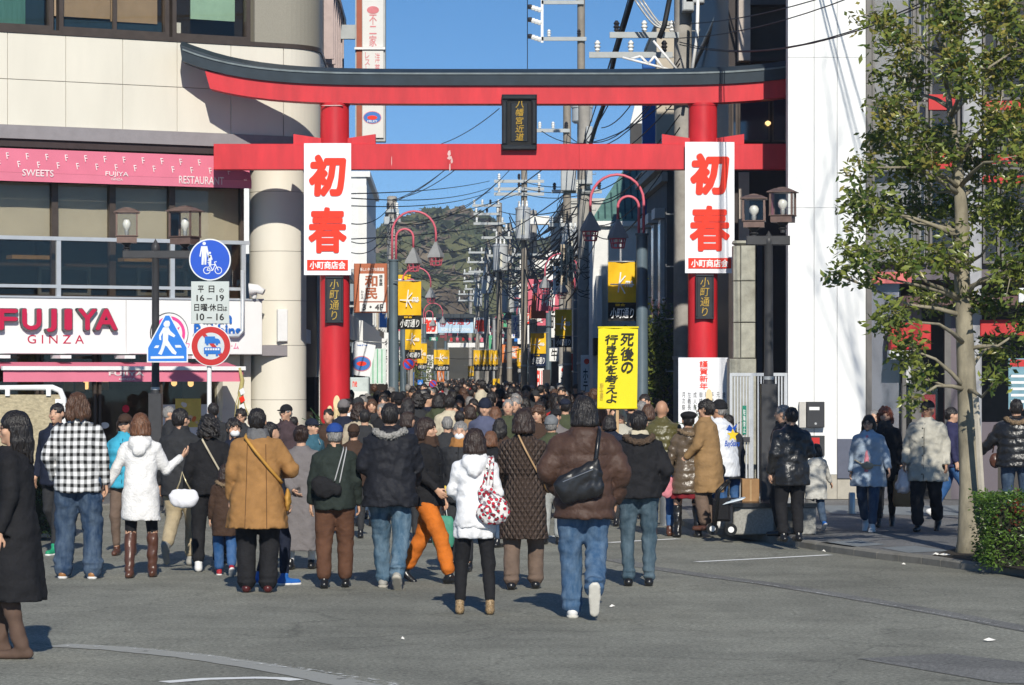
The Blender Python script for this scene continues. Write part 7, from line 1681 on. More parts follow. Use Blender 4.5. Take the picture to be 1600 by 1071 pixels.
 if T.get('inner') is not None:
  f = Field((-.12, -.02, .85), (.12, .25, 1.5), ct); zi = T.get('inner_z', 1.28); f.loft([(zi, .03 if zi > 1.2 else .075, .112 + lo + (.008 if zi > 1.2 else .035), .0), (1.40, .055, .085 + lo + .006, sb), (1.45, .05, .07, sb)], .01); out('inner_top', f, T['inner'])
 def fb(x, z, s_):   # point on the front (s_=1) or back (s_=-1) of the garment
  Pz = np.array(sorted([tuple(p) for p in prof])); a, b_, cy = (np.interp(z, Pz[:, 0], Pz[:, i]) for i in (1, 2, 3))
  return (x * k, (cy + s_ * (b_ * max(.05, 1 - min(.98, abs(x / a)) ** 2.25) ** (1 / 2.25) + .004)) * k, z * k)
 GFp = Frame((0, 0, 0), (1, 0, 0), (0, 1, 0), (0, 0, 1)); sl_ = T.get('seams', ())
 if q < 1.2:
  if T.get('inner') is None:
   o = MB(GFp).tube([fb(.0, z, 1) for z in np.linspace(1.42, hem + .01, 10)], .004 * k, 4).build('front_opening', BLKF); o.parent = root
   for z in np.arange(1.36, hem + .08, -.12): o = MB(GFp).tube([fb(.02, z, 1), fb(.02, z - .012, 1)], .009 * k, 6).build('button', BLKF); o.parent = root
  for x_s in sl_:
   o = MB(GFp).tube([fb(x_s * (1 + .25 * (1.38 - z)), z, -1) for z in np.linspace(1.38, hem + .01, 12)], .0035 * k, 4).build('back_seam', mat('seam_thread', (.14, .07, .028), .9)); o.parent = root
 if T['fur']:
  f = Field((-.26, -.26, 1.25), (.26, .16, 1.58), .011 * max(q, 1)); n = 14
  for j in range(n + 1):
   a = math.pi * (1.0 + j / n); p = np.array([.125 * math.cos(a) * 1.05, -.035 + .125 * math.sin(a) * (1.15) + sb, 1.455 - .05 * abs(math.sin(a)) ** 2]); f.ell(p, (.032, .032, .030), .012)
  m = np.abs(f.A) < .04; i, j, l = np.nonzero(m); f.A[m] += (.010 * np.random.default_rng(seed).normal(size=len(i))).astype(np.float32) * .7
  out('fur_trim', f, T['fur'])
 if scarf:
  f = Field((-.16, -.16, 1.38), (.16, .18, 1.58), ct * .8); f.loft([(1.415, .115, .115, sb * .9), (1.45, .11, .11, sb), (1.50, .095, .10, sb), (1.525, .085, .09, sb)], .01, drape=.008, zd=1.6, seed=seed)
  f.wrinkle(.006, 1.6, seed); out('scarf', f, scarf)
 B = dict(kind='trousers', m=C['black'], r=.0, hem=.07, wr=.006, skirt=None); B.update(bot or {})
 if isinstance(shoes, dict) and shoes.get('boot') and B['kind'] != 'none': B['hem'] = shoes['boot'] - .02; B['r'] = min(B['r'], 0)
 if B['kind'] != 'none':
  f = Field((-.32, -.45, 0.0), (.32, .45, 1.0), .0195 * q); g = B['r']
  f.loft([(.84, .145 * w + g, .105 + g, 0), (.98, .140 * w + g, .105 + g, 0)], .03)
  for h_, kn, A_, pt in LG:
   f.cone(h_ + np.array([0, 0, -.02]), kn, .090 * w + g, .066 + g, .03); e = A_ + (kn - A_) * (B['hem'] / .40); f.cone(kn, e, .064 + g, .050 + g * 1.2, .015)
   if B['hem'] < .03:
    f.ell(A_ + np.array([0, 0, .02]), (.062 + g, .066 + g, .028), .012); f.ell(A_ + np.array([0, .0, .075]), (.058 + g, .062 + g, .024), .012)
  f.wrinkle(B['wr'] * .5, 1.0, seed + 3); f.wrinkle(B['wr'] * .3, 2.0, seed + 4); out(B['kind'], f, B['m'])
 if B['skirt']:
  z1, wd, ms = B['skirt']; f = Field((-.35, -.3, z1), (.35, .3, 1.0), .0165 * q)
  f.loft([(z1, wd, wd * .8, 0), (.85, .165 * w + .03, .135, 0), (.95, .15, .12, 0)], .02, drape=.016, zd=.9, seed=seed); f.wrinkle(.004, 1, seed); out('skirt', f, ms)
 sh = shoes if isinstance(shoes, dict) else dict(m=LEA[shoes]); bh = sh.get('boot', 0)
 for h_, kn, A_, pt in LG:
  pr_ = math.radians(pt); M = Rx(pr_); fo = A_.copy()
  def W(p): return fo + M @ np.array(p, float)
  f = Field(fo - .28, fo + np.array([.28, .34, .32 if not bh else bh + .05]), .0125 * max(q, .9))
  f.cone(W((0, -.045, -.042)), W((0, .03, -.040)), .040, .040, .02); f.cone(W((0, .03, -.048)), W((0, .155, -.052)), .041, .034, .02); f.cone(W((0, -.02, -.03)), W((0, .0, .03)), .040, .043, .02)
  if bh:
   e = A_ + (kn - A_) * min(1, bh / .40); f.cone(A_, e, .048, .062, .02); f.wrinkle(.005, 1.3, seed)
  nz_ = M @ np.array([0, 0, 1.0]); b0 = W((0, 0, -.078))
  f.cut(lambda X, Y, Z: -((X - b0[0]) * nz_[0] + (Y - b0[1]) * nz_[1] + (Z - b0[2]) * nz_[2]))
  so = out('boot' if bh else 'shoe', f, sh['m'])
  if sh.get('sole') is not None and so is not None:
   f = Field(fo - .28, fo + np.array([.28, .34, .1]), .0125)
   f.cone(W((0, -.048, -.060)), W((0, .03, -.060)), .046, .045, .01); f.cone(W((0, .03, -.062)), W((0, .158, -.062)), .047, .039, .01)
   b1 = W((0, 0, -.056)); b2 = W((0, 0, -.085))
   f.cut(lambda X, Y, Z: ((X - b1[0]) * nz_[0] + (Y - b1[1]) * nz_[1] + (Z - b1[2]) * nz_[2])); f.cut(lambda X, Y, Z: -((X - b2[0]) * nz_[0] + (Y - b2[1]) * nz_[1] + (Z - b2[2]) * nz_[2]))
   out('sole', f, sh['sole'], so)
 if B.get('socks') is not None:
  f = Field((-.25, -.35, .06), (.25, .35, .6), .0165)
  for h_, kn, A_, pt in LG:
   f.cone(A_, A_ + (kn - A_) * B.get('sockh', .3), .042, .050, .01)
   if B.get('sockh', .3) > .9: f.cone(kn, kn + (h_ - kn) * .35, .058, .066, .02)
  out('socks', f, B['socks'])
 if hair:
  ch = .0105 * max(q, .9) if q < 1.3 else .0165; f = Field((-.22, -.26, .95), (.22, .24, 1.82), ch)
  hr = dict(short=(-.003, .003), messy=(.004, .012), curly=(.012, .012), bob=(.003, 0), long=(.002, 0), balding=(-.004, 0), shaggy=(.007, .008), up=(.006, 0)).get(hair, (0, 0)); g = hr[0]
  f.ell(hp((0, -.012, 1.620)), np.array((.085 + g, .103 + g, .098 + g)) * hs, .02, Mh)
  f.ell(hp((0, -.035, 1.575)), np.array((.078 + g, .075 + g, .075 + g)) * hs, .02, Mh)
  if hair in ('bob', 'long', 'shaggy', 'curly'):
   zb = {'bob': 1.505, 'long': 1.36, 'shaggy': 1.47, 'curly': 1.50}[hair]
   for j in range(9):
    a = math.radians(-100 + 200 * j / 8) - math.pi / 2; rx, ry = .078 + g, .085 + g
    p0 = hp((rx * math.cos(a), -.012 + ry * math.sin(a), 1.60)); zz = zb + .02 * math.sin(j * 2.3 + seed); p1 = hp((rx * 1.08 * math.cos(a), -.012 + ry * 1.05 * math.sin(a) - .01, 1.50)); p2 = p1 + np.array([.01 * math.sin(j * 3 + seed), -.015, zz - 1.50])
    f.cone(p0, p1, .026, .025, .015)
    if zz < 1.5: f.cone(p1, p2, .025, .008, .010)
  if hair == 'up': f.ell(hp((0, -.10, 1.64)), (.045, .04, .045), .015)
  Mi = Mh; fc = hp((0, .115, 1.545)); rr = np.array((.066, .085, .088 if hair != 'balding' else .115)) * hs
  def face_fn(X, Y, Z):
   x, y, z = X - fc[0], Y - fc[1], Z - fc[2]
   x, y, z = (Mi[0][0] * x + Mi[1][0] * y + Mi[2][0] * z, Mi[0][1] * x + Mi[1][1] * y + Mi[2][1] * z, Mi[0][2] * x + Mi[1][2] * y + Mi[2][2] * z)
   return (1 - np.sqrt((x / rr[0]) ** 2 + (y / rr[1]) ** 2 + (z / rr[2]) ** 2)) * .07
  f.cut(face_fn)
  if hair in ('short', 'messy', 'balding', 'up'):
   for sx in (-1, 1):
    ec = hp((sx * .085, .01, 1.575)); f.cut(lambda X, Y, Z, ec=ec: .030 - np.sqrt((X - ec[0]) ** 2 + (Y - ec[1]) ** 2 + ((Z - ec[2]) * .8) ** 2))
   nb = hp((0, 0, 1.525))[2]; f.cut(lambda X, Y, Z: (nb - Z) + 0 * X + 0 * Y)
  m = np.abs(f.A) < .04; i, j, l = np.nonzero(m); x, y, z = f.ax[0][i], f.ax[1][j], f.ax[2][l]
  am = .0035 + hr[1] * .6; n_ = np.sin(np.arctan2(y - HD[1], x) * 26 + 3 * np.sin(z * 22 + seed)) + .8 * np.sin(x * 70 + seed) * np.sin(z * 45 + y * 30 + seed)
  if hair == 'curly': n_ = (np.sin(x * 95 + 40 * y + seed) * np.sin(y * 80 - 50 * z) + np.sin(z * 100 + 60 * x + 2) * np.sin(70 * y + 30 * x)) * 1.1
  f.A[m] += (am * n_).astype(np.float32)
  out('hair', f, hm)
 if hat:
  kd, hmt = hat; f = Field((-.2, -.24, 1.4), (.2, .28, 1.85), .0115 * max(q, .9))
  if kd == 'beanie':
   f.ell(hp((0, -.015, 1.635)), np.array((.093, .112, .100)), .02, Mh); zc = hp((0, 0, 1.603)); up = Mh @ np.array([0, 0, 1.0])
   f.cut(lambda X, Y, Z: -((X - zc[0]) * up[0] + (Y - zc[1]) * up[1] + (Z - zc[2]) * up[2]))
   m2 = hp((0, -.012, 1.612)); f.ell(m2, (.098, .116, .018), .008, Mh); f.wrinkle(.003, 2, seed)
  elif kd == 'cap':
   f.ell(hp((0, -.012, 1.635)), np.array((.090, .110, .088)), .02, Mh); zc = hp((0, 0, 1.622)); up = Mh @ np.array([0, 0, 1.0])
   f.cut(lambda X, Y, Z: -((X - zc[0]) * up[0] + (Y - zc[1]) * up[1] + (Z - zc[2]) * up[2]))
   f.ell(hp((0, .120, 1.628)), (.068, .062, .011), .006, Mh)
  elif kd == 'beret':
   f.ell(hp((.0, -.03, 1.665)), np.array((.115, .125, .055)), .02, Mh); f.ell(hp((0, -.012, 1.632)), (.090, .108, .030), .015, Mh)
  out('hat', f, hmt)
 return root
PI_ = {}
_person = person
def person(label, px, **kw):
 r = _person(label, px, **kw)
 z0 = kw.get('z0', 0.0); D = kw.get('D') or (CAMZ - z0) * F / (kw['fy'] - HZ); H = kw.get('H') or (ZP(kw.get('hy', 640), D) - z0)
 PI_[r.name] = (H / 1.70, kw.get('top', {}).get('loose', .035), kw.get('w', 1.0)); return r
def back_line(p, a, b, n=12, side=-1, over=True):
 k, lo, w = PI_[p.name]; pts = []
 for i in range(n + 1):
  t = i / n; x = a[0] + (b[0] - a[0]) * t; z = a[1] + (b[1] - a[1]) * t
  A_ = (.158 + lo * .8) * w; y = (.115 + lo) * math.sqrt(max(0.03, 1 - min(.97, abs(x / A_)) ** 2)) + .018
  if z > 1.32: y -= (z - 1.32) * .45
  pts.append((x, side * y, z))
 if over: pts = [(a[0], .07, a[1] - .02), (a[0], .0, a[1] + .025)] + pts
 return pts
def bag(p, label, cat, m, prims, straps=(), sm=None, sr=.011, name='bag', cell=.012, wr=.004, zips=(), group=None):
 """a bag worn or carried: own top-level thing; shape given in the carrier's frame"""
 k, lo, w = PI_[p.name]; lo_ = np.array([1e9] * 3); hi_ = -lo_
 for q in prims:
  c = np.array(q[1], float); r = np.array(q[2], float) if q[0] == 'ell' else np.array([max(q[3], q[4])] * 3)
  for e in ([c] if q[0] == 'ell' else [c, np.array(q[2], float)]): lo_ = np.minimum(lo_, e - r * 1.3); hi_ = np.maximum(hi_, e + r * 1.3)
 f = Field(lo_, hi_, cell)
 for q in prims:
  if q[0] == 'ell': f.ell(q[1], q[2], q[3] if len(q) > 3 else .02)
  else: f.cone(q[1], q[2], q[3], q[4], q[5] if len(q) > 5 else .02, sq=q[6] if len(q) > 6 else None)
 f.wrinkle(wr, 1.6, 3)
 me = f.mesh('bag_body', m); n = len(me.vertices); co = np.empty(n * 3, np.float32); me.vertices.foreach_get('co', co); co = co.reshape(-1, 3) * k
 c = np.array([(co[:, 0].min() + co[:, 0].max()) / 2, (co[:, 1].min() + co[:, 1].max()) / 2, co[:, 2].min()]); co -= c; me.vertices.foreach_set('co', co.ravel().astype(np.float32))
 R_ = Matrix.Rotation(p.rotation_euler[2], 3, 'Z'); loc = Vector(p.location) + R_ @ Vector(c)
 o = thing(name, label, cat, loc, group, p.rotation_euler[2]); b_ = link('bag_body', me, o)
 GF = Frame((0, 0, 0), (1, 0, 0), (0, 1, 0), (0, 0, 1))
 for j, pts in enumerate(straps):
  mb = MB(GF); mb.tube([tuple(np.array(q) * k - c) for q in pts], sr * k, 6); s_ = mb.build('strap', sm or m); s_.parent = o
 for pts in zips:
  mb = MB(GF); mb.tube([tuple(np.array(q) * k - c) for q in pts], .004, 4); s_ = mb.build('zip', mat('zip_silver', (.6, .6, .6), .3, metal=.8)); s_.parent = b_
 return o
# ================================================================ PEOPLE IN FRONT OF THE GATE
FG = furmat('grey', (.30, .29, .27)); FB = furmat('brown', (.20, .14, .085)); FDB = furmat('dark_brown', (.09, .06, .04))
SN = LEA['sole']
p = person('woman in profile with long black hair and long black coat at the left edge of the picture', 20, fy=1028, hy=645, rot=88, top=dict(m=C['black'], hem=.40, flare=.06, loose=.04, drape=.008, inner=C['purple'], inner_z=1.15, collar=.02), bot=dict(m=C['black']), shoes=dict(m=LEA['suede'], boot=.30), hair='long', arms=('down', 'down'), yaw=6, face=True, glasses=True, q=.8, legs='step', seed=3)
p['label'] = 'woman in profile with long black hair, long black coat and brown boots at left edge'
p2 = person('man in black and white plaid jacket and baggy jeans with shaggy brown hair', 122, fy=904, hy=617, top=dict(m=C['plaid'], hem=.80, loose=.055, sleeve=.068, wr=.008), bot=dict(m=denim('indigo', (.018, .040, .085), .4), r=.030, hem=.0, wr=.014), shoes=dict(m=LEA['tan'], sole=LEA['white']), hair='shaggy', hm=HMID, arms=('pocket', 'down'), legs='apart', w=1.08, q=.85, seed=5)
p3 = person('woman in white knitted hooded coat and brown boots holding hands with the plaid man', 220, fy=903, hy=648, top=dict(m=C['knit'], hem=.60, loose=.03, flare=.03, hood=True, wr=.005, collar=0, sleeve=.06), bot=dict(kind='none', socks=C['black'], sockh=1.0), shoes=dict(m=LEA['brown'], boot=.36), hair='bob', hm=HCHE, arms=(((.30, .02, 1.14), (.42, .05, .93)), ((.30, .08, 1.12), (.46, .16, 1.25))), legs='step', q=.85, seed=2)
bag(p3, 'white leather handbag on a chain hanging from the white coated woman’s arm', 'handbag', mat('white_leather', (.70, .70, .74), .35, spec=.5), [('cone', (.36, .08, .83), (.52, .08, .83), .075, .075, .03, (1, .6, 1.2)), ('ell', (.44, .08, .79), (.13, .055, .07))], [[(.36, .08, .90), (.40, .09, 1.0), (.42, .10, 1.10), (.46, .09, 1.0), (.52, .08, .90)]], mat('pale_gold_chain', (.6, .5, .3), .3, metal=.7), .008, 'handbag')
person('person in bright blue down jacket and brown cap facing the camera behind the white coat', 195, fy=868, hy=649, rot=175, top=dict(m=C['cyan'], hem=.82, ridges=.10, loose=.05), bot=dict(m=C['mushroom']), shoes='brown', hair='bob', hm=HBRN, hat=('cap', C['brown']), q=1.1, face=True, seed=8)
person('person in dark trousers and green and white trainers mostly hidden behind the plaid man', 88, fy=866, hy=632, rot=160, top=dict(m=C['navy'], hem=.78, loose=.04), bot=dict(m=C['charcoal']), shoes=dict(m=LEA['green'], sole=LEA['white']), q=1.2, face=True, legs='walkL', seed=9)
p = person('man in black jacket and beige trousers stepping away beside the dark lamp post', 283, fy=884, hy=640, rot=-12, top=dict(m=C['charcoal'], hem=.76, loose=.05, collar=.07), bot=dict(m=C['khaki'], r=.018), shoes='grey', hair='short', arms=('down', 'fwd'), legs='kickL', w=1.12, yaw=-25, glasses=True, q=.95, seed=6)
p = person('woman with wavy black hair in black knit and black trousers with a cream shoulder strap', 326, fy=893, hy=651, rot=5, top=dict(m=C['black'], hem=.84, loose=.035, collar=0), bot=dict(m=C['black'], r=.012), shoes='white', hair='curly', hm=HBLK, arms=('down', 'bent'), legs='step', w=1.05, q=.95, seed=7)
bag(p, 'small cream shoulder bag on a cream strap worn by the woman in black knit', 'shoulder bag', C['cream'], [('ell', (.21, .08, .98), (.05, .09, .08))], [back_line(p, (-.07, 1.45), (.17, 1.02))], C['cream'], .012, 'shoulder_bag')
person('man wearing a white face mask and navy jacket behind the woman in black knit', 366, D=33, hy=656, H=None, rot=-150, top=dict(m=C['navy'], hem=.80), bot=dict(m=C['charcoal']), hair='messy', mask=True, face=True, yaw=-15, q=1.1, seed=12)
person('small child in dark jacket with pink hood and fur collar beside the tan coat', 352, fy=900, H=1.06, hy=700, rot=8, top=dict(m=C['brown'], hem=.62, loose=.06, fur=FB, hood=True), bot=dict(m=C['denimb'], r=.02), shoes=dict(m=LEA['red'], sole=LEA['white']), hair='long', hm=HBRN, legs='walkL', q=1.1, seed=4)
p9 = person('person in wide camel coat, black trousers and grey knitted scarf with back turned', 402, fy=926, hy=640, top=dict(m=C['camel'], hem=.60, loose=.065, flare=.08, drape=.010, sleeve=.080, wr=.006, collar=.03, seams=(-.08, .09)), bot=dict(m=C['black'], r=.028, hem=.02), shoes='wine', hair='short', scarf=C['scarf'], arms=('down', ((.34, .02, 1.14), (.25, .22, 1.10))), w=1.08, q=.85, seed=11)
bag(p9, 'flat tan bag hanging at the hip of the camel coat from a yellow strap', 'shoulder bag', mat('tan_strap', (.48, .25, .05), .5), [('ell', (.285, -.02, .86), (.03, .10, .11))], [back_line(p9, (-.10, 1.44), (.235, 1.02))], mat('tan_strap', (0, 0, 0)), .016, 'shoulder_bag')
person('person in striped trainers almost hidden behind the camel coat', 424, fy=914, hy=665, H=1.5, rot=-60, top=dict(m=C['navy'], hem=.85, loose=.02), bot=dict(m=C['navy']), shoes=dict(m=LEA['blue'], sole=LEA['white']), q=1.3, legs='step', seed=13)
p = person('elderly person in long grey kimono coat and white socks with one hand behind the back', 470, fy=890, hy=667, rot=-8, top=dict(m=C['grey'], hem=.23, loose=.05, flare=.075, drape=.012, sleeve=.070, wr=.005, collar=.02), bot=dict(kind='none', socks=C['white'], sockh=.4), shoes='black', hair='up', hm=HBRN, arms=('back', 'down'), legs='step', stoop=.04, w=1.02, q=.9, seed=14)
person('man in glasses and grey jacket facing the camera by the cream column', 376, D=43.5, hy=640, rot=165, top=dict(m=C['charcoal'], hem=.8, loose=.04), bot=dict(m=C['charcoal']), hair='messy', face=True, glasses=True, yaw=10, q=1.1, seed=15)
person('man in black cap and glasses wearing a dark checked jacket near the column', 446, D=43, hy=634, rot=150, top=dict(m=C['dkplaid'], hem=.8), bot=dict(m=C['charcoal']), hair='short', hm=HGRY, hat=('cap', C['black']), face=True, glasses=True, q=1.1, seed=16)
person('man in beige jacket standing behind the man in the black cap', 459, D=45, hy=652, rot=-5, top=dict(m=C['beige'], hem=.8), bot=dict(m=C['charcoal']), hair='balding', hm=HBLK, q=1.2, seed=17)
person('man in dark blue cap and teal jacket looking right beside the grey coat', 489, D=38, hy=656, rot=-125, top=dict(m=C['teal'], hem=.8, scarf=None), bot=dict(m=C['charcoal']), hair='short', hat=('cap', C['navy']), face=True, yaw=-5, q=1.0, seed=18)
p15 = person('old man in blue cap, dark green jacket and brown trousers with black sling bag', 523, fy=919, hy=664, rot=3, top=dict(m=C['dkgreen'], hem=.82, loose=.06, wr=.008, sleeve=.068), bot=dict(m=C['choc'], r=.022, wr=.008), shoes='black', hair='short', hm=HGRY, hat=('cap', cloth('royal_cap', (.02, .06, .25))), arms=('down', 'down'), legs='step', w=1.06, stoop=.03, q=.85, seed=19)
bag(p15, 'black sling bag with white edged strap across the old man’s green jacket', 'sling bag', C['black'], [('cone', (-.16, -.19, 1.09), (.02, -.21, 1.03), .085, .06, .03, (1, .6, 1)), ('ell', (-.11, -.20, 1.05), (.11, .05, .11))], [back_line(p15, (.09, 1.44), (.0, 1.12)), back_line(p15, (.12, 1.44), (.05, 1.10))], mat('strap_grey', (.42, .42, .42), .6), .007, 'sling_bag')
person('tall man in big black parka with grey fur hood and faded jeans', 610, fy=920, hy=632, rot=-3, top=dict(m=cloth('parka', (.014, .015, .020), .68, spec=.22), hem=.76, loose=.085, flare=.02, hood=True, fur=FG, wr=.011, sleeve=.082, collar=.06), bot=dict(m=C['denimw'], r=.016, hem=.01, wr=.012), shoes=dict(m=LEA['grey'], sole=SN), hair='short', arms=('bent', 'fwd'), legs='walkL', w=1.08, q=.85, seed=20)
person('woman in black jacket and bright orange trousers walking to the right', 668, fy=911, hy=655, rot=-118, top=dict(m=C['black'], hem=.80, loose=.045, wr=.008), bot=dict(m=C['orange'], r=.018, wr=.010), shoes='charcoal' if 'charcoal' in LEA else 'black', hair='bob', hm=HBRN, scarf=C['brown'], arms=('down', ((.25, .04, 1.13), (.20, .20, .98))), legs='strideR', yaw=12, face=True, q=.85, seed=21)
pm = person('older woman with white face mask and mustard scarf facing the camera', 719, fy=893, hy=660, rot=172, top=dict(m=C['charcoal'], hem=.78, loose=.045), bot=dict(m=C['charcoal']), shoes='black', hair='short', hm=HGRY, scarf=C['muffler'], mask=True, face=True, glasses=False, arms=('bent', 'down'), q=.9, seed=22)
bag(pm, 'green paper carrier bag held low by the masked woman', 'paper bag', mat('green_paper', (.06, .26, .17), .6), [('cone', (.10, .22, .40), (.22, .22, .40), .07, .07, .01, (1, .8, 2.2)), ('cone', (.10, .22, .52), (.22, .22, .52), .07, .07, .01, (1, .8, 1.8))], [[(.11, .22, .60), (.14, .22, .80), (.20, .22, .80), (.22, .22, .60)]], WHITE, .005, 'paper_bag', wr=.003)
bag(pm, 'yellow paper packet held in front of the masked woman', 'packet', mat('yellow_paper', (.60, .42, .06), .6), [('ell', (.14, .26, .92), (.05, .025, .07))], [], None, .005, 'packet')
p19 = person('young woman in short white hooded jacket and slim black trousers with a floral tote', 742, fy=960, hy=672, top=dict(m=C['white'], hem=.80, loose=.035, hood=True, collar=0, wr=.007, sleeve=.058), bot=dict(m=C['black'], r=.0, wr=.006, skirt=(.70, .175, C['white'])), shoes='leopard', hair='bob', hm=HBRN, arms=(((.25, .03, 1.14), (.15, .20, 1.05)), ((.25, .0, 1.12), (.20, .14, 1.0))), legs='apart', w=.98, q=.8, seed=23)
bag(p19, 'white tote bag with red and black floral print on the white jacketed woman’s shoulder', 'tote bag', floral(), [('cone', (.10, -.17, 1.13), (.19, -.19, .99), .075, .12, .03, (1, .6, 1)), ('ell', (.17, -.19, .95), (.15, .07, .12))], [back_line(p19, (.13, 1.42), (.08, 1.16), 6, over=True), back_line(p19, (.16, 1.42), (.15, 1.16), 6)], floral(), .020, 'tote_bag', cell=.010, wr=.006)
p20 = person('woman in long brown quilted coat and mushroom trousers with a thin tan strap', 818, fy=921, hy=641, rot=-4, top=dict(m=C['quilt'], hem=.48, loose=.035, flare=.05, belt=True, wr=.004, sleeve=.064, collar=.04), bot=dict(m=C['mushroom'], r=.018, hem=.02), shoes='black', hair='bob', hm=HBRN, arms=('fwd', 'fwd'), legs='step', w=1.02, q=.85, seed=24)
bag(p20, 'small tan bag at the quilted coat’s side on a thin tan strap', 'shoulder bag', C['tan'], [('ell', (.23, .08, .98), (.04, .08, .07))], [back_line(p20, (-.04, 1.46), (.19, 1.02))], mat('tan_thin_strap', (.42, .27, .14), .5), .010, 'shoulder_bag')
p21 = person('tall man in brown down jacket and blue jeans walking away, showing a white sole', 913, fy=966, hy=622, top=dict(m=C['puffbrown'], hem=.77, loose=.072, ridges=.105, hood=True, wr=.006, sleeve=.088, collar=.03), bot=dict(m=C['denim'], r=.022, hem=.01, wr=.012), shoes=dict(m=LEA['white'], sole=mat('pale_sole', (.58, .56, .50), .7, var=.1)), hair='bob', hm=HBLK, arms=(((.32, -.04, 1.14), (.22, .12, .98)), ((.31, -.02, 1.14), (.26, .10, .90))), legs='kick', w=1.08, q=.78, seed=25)
bag(p21, 'large black leather bag slung across the back of the brown down jacket', 'shoulder bag', LEA['black'], [('cone', (-.15, -.225, 1.03), (.05, -.235, 1.13), .085, .085, .03, (1, .45, 1)), ('cone', (-.13, -.225, .96), (.07, -.235, 1.02), .07, .08, .04, (1, .5, 1)), ('cone', (.05, -.235, 1.13), (.09, -.23, 1.22), .06, .02, .03, (1, .5, 1))], [back_line(p21, (.11, 1.44), (.08, 1.20), 6)], LEA['black'], .018, 'shoulder_bag', cell=.010, wr=.005, zips=[[(-.17, -.262, 1.06), (-.05, -.278, 1.11), (.06, -.275, 1.155)]])
person('man in grey knitted hat, olive jacket and light grey trousers turned away', 862, fy=851, hy=652, rot=-10, top=dict(m=C['olive'], hem=.8, loose=.06), bot=dict(m=C['greytr'], r=.02), shoes='black', hair='short', hm=HGRY, hat=('beanie', cloth('ash_knit', (.17, .18, .19), bump=.9)), q=1.0, seed=26)
person('young man in black jacket with fur edged hood and grey blue jeans', 998, fy=916, hy=644, top=dict(m=C['puffblack'] if False else C['black'], hem=.86, loose=.075, hood=True, fur=FDB, wr=.009, sleeve=.075, collar=.03), bot=dict(m=C['jean2'], r=.006, hem=.01, wr=.012), shoes='black', hair='short', hm=HBLK, scarf=C['cream'], arms=('pocket', 'pocket'), legs='stand', w=1.06, q=.85, seed=27)
person('bald man in shiny olive down jacket and jeans near the right pillar', 1034, fy=838, hy=627, rot=-6, top=dict(m=C['puffolive'], hem=.85, loose=.075, ridges=.09, sleeve=.078, collar=.06), bot=dict(m=C['denimb']), shoes='brown', hair=None, arms=('bent', 'bent'), w=1.1, q=.95, seed=28, skin=SKIN2)
p25 = person('woman in black beret, bronze down coat, dark red skirt and black boots', 1075, fy=840, hy=645, rot=10, top=dict(m=C['puffbronze'], hem=.60, loose=.050, flare=.035, ridges=.11, hood=True, fur=FB, belt=True, sleeve=.066), bot=dict(m=C['black'], r=-.01, skirt=(.53, .215, C['burg'])), shoes=dict(m=LEA['black'], boot=.33), hair='short', hat=('beret', C['black']), arms=(((.26, .03, 1.14), (.30, .02, .93)), 'bent'), legs='apart', q=.85, seed=29)
bag(p25, 'small pink cloth bag held in the left hand of the woman in the beret', 'bag', C['pink'], [('cone', (-.27, .0, .78), (-.29, .02, .62), .06, .085, .02, (1, .6, 1))], [[(-.25, .0, .82), (-.29, .02, .90), (-.31, .02, .82)]], C['pink'], .008)
bag(p25, 'clear white plastic bag hanging between the bronze coat and the brown coat', 'plastic bag', mat('plastic_bag_white', (.62, .62, .62), .3, spec=.5, var=.2), [('cone', (.28, .06, .85), (.30, .06, .66), .06, .10, .03, (1, .7, 1))], [[(.27, .06, .90), (.29, .06, 1.02), (.31, .06, .90)]], WHITE, .006, wr=.008)
p26 = person('man with black hair in tan overcoat and brown trousers facing left', 1106, fy=829, hy=627, rot=72, z0=KZ, top=dict(m=C['tan'], hem=.50, loose=.055, flare=.04, drape=.008, sleeve=.072), bot=dict(m=C['mushroom'], r=.03), shoes='brown', hair='messy', arms=('fwd', 'bent'), face=True, w=1.08, stoop=.04, q=.9, seed=30)
bag(p26, 'black shoulder bag hanging on the back of the tan overcoat', 'shoulder bag', C['black'], [('cone', (.20, -.10, .78), (.20, .10, .78), .09, .09, .02, (.7, 1, 1.2))], [[(.17, -.02, 1.42), (.24, -.02, 1.2), (.235, .0, .88)]], C['black'], .022, 'shoulder_bag')
p27 = person('man in white satin jacket with a star emblem and black knitted hat facing left', 1128, fy=826, hy=628, rot=62, z0=KZ, top=dict(m=mat('white_satin', (.72, .74, .78), .35, spec=.5, var=.03, bump=.15, bscale=8), hem=.70, loose=.085, flare=.03, wr=.009, sleeve=.078), bot=dict(m=C['denimb']), shoes='white', hair='short', hm=HGRY, hat=('beanie', C['black']), face=True, arms=('hold', 'hold'), w=1.12, stoop=.06, q=.9, seed=31, skin=SKIN2)
k_, lo_, w_ = PI_[p27.name]; ef = Frame(Vector((XP(1144, 36.4), 36.35, ZP(680, 36.4))), (.93, .36, 0), (0, 0, 1))
em = thing('jacket_emblem', 'blue and yellow star emblem on the back of the white satin jacket', 'emblem', ef.O)
EB = mat('emblem_blue', (.01, .07, .38), .5); EY = mat('emblem_yellow', (.80, .55, .03), .5)
MB(ef).poly([(.075 * (1 if i % 2 == 0 else .45) * math.sin(i * math.pi / 5), .0 + .075 * (1 if i % 2 == 0 else .45) * math.cos(i * math.pi / 5)) for i in range(10)], .004, .010).build('star', EY, em)
MB(ef).poly([(-.08, .06), (-.04, .12), (.0, .08), (.06, .13), (.03, .05), (-.03, .04)], .0, .004).build('swoosh', EB, em)
textbox('lettering', ef, -.10, .09, -.15, -.06, .002, 'BayStars', EB, em, bold=.03, shear=.3)
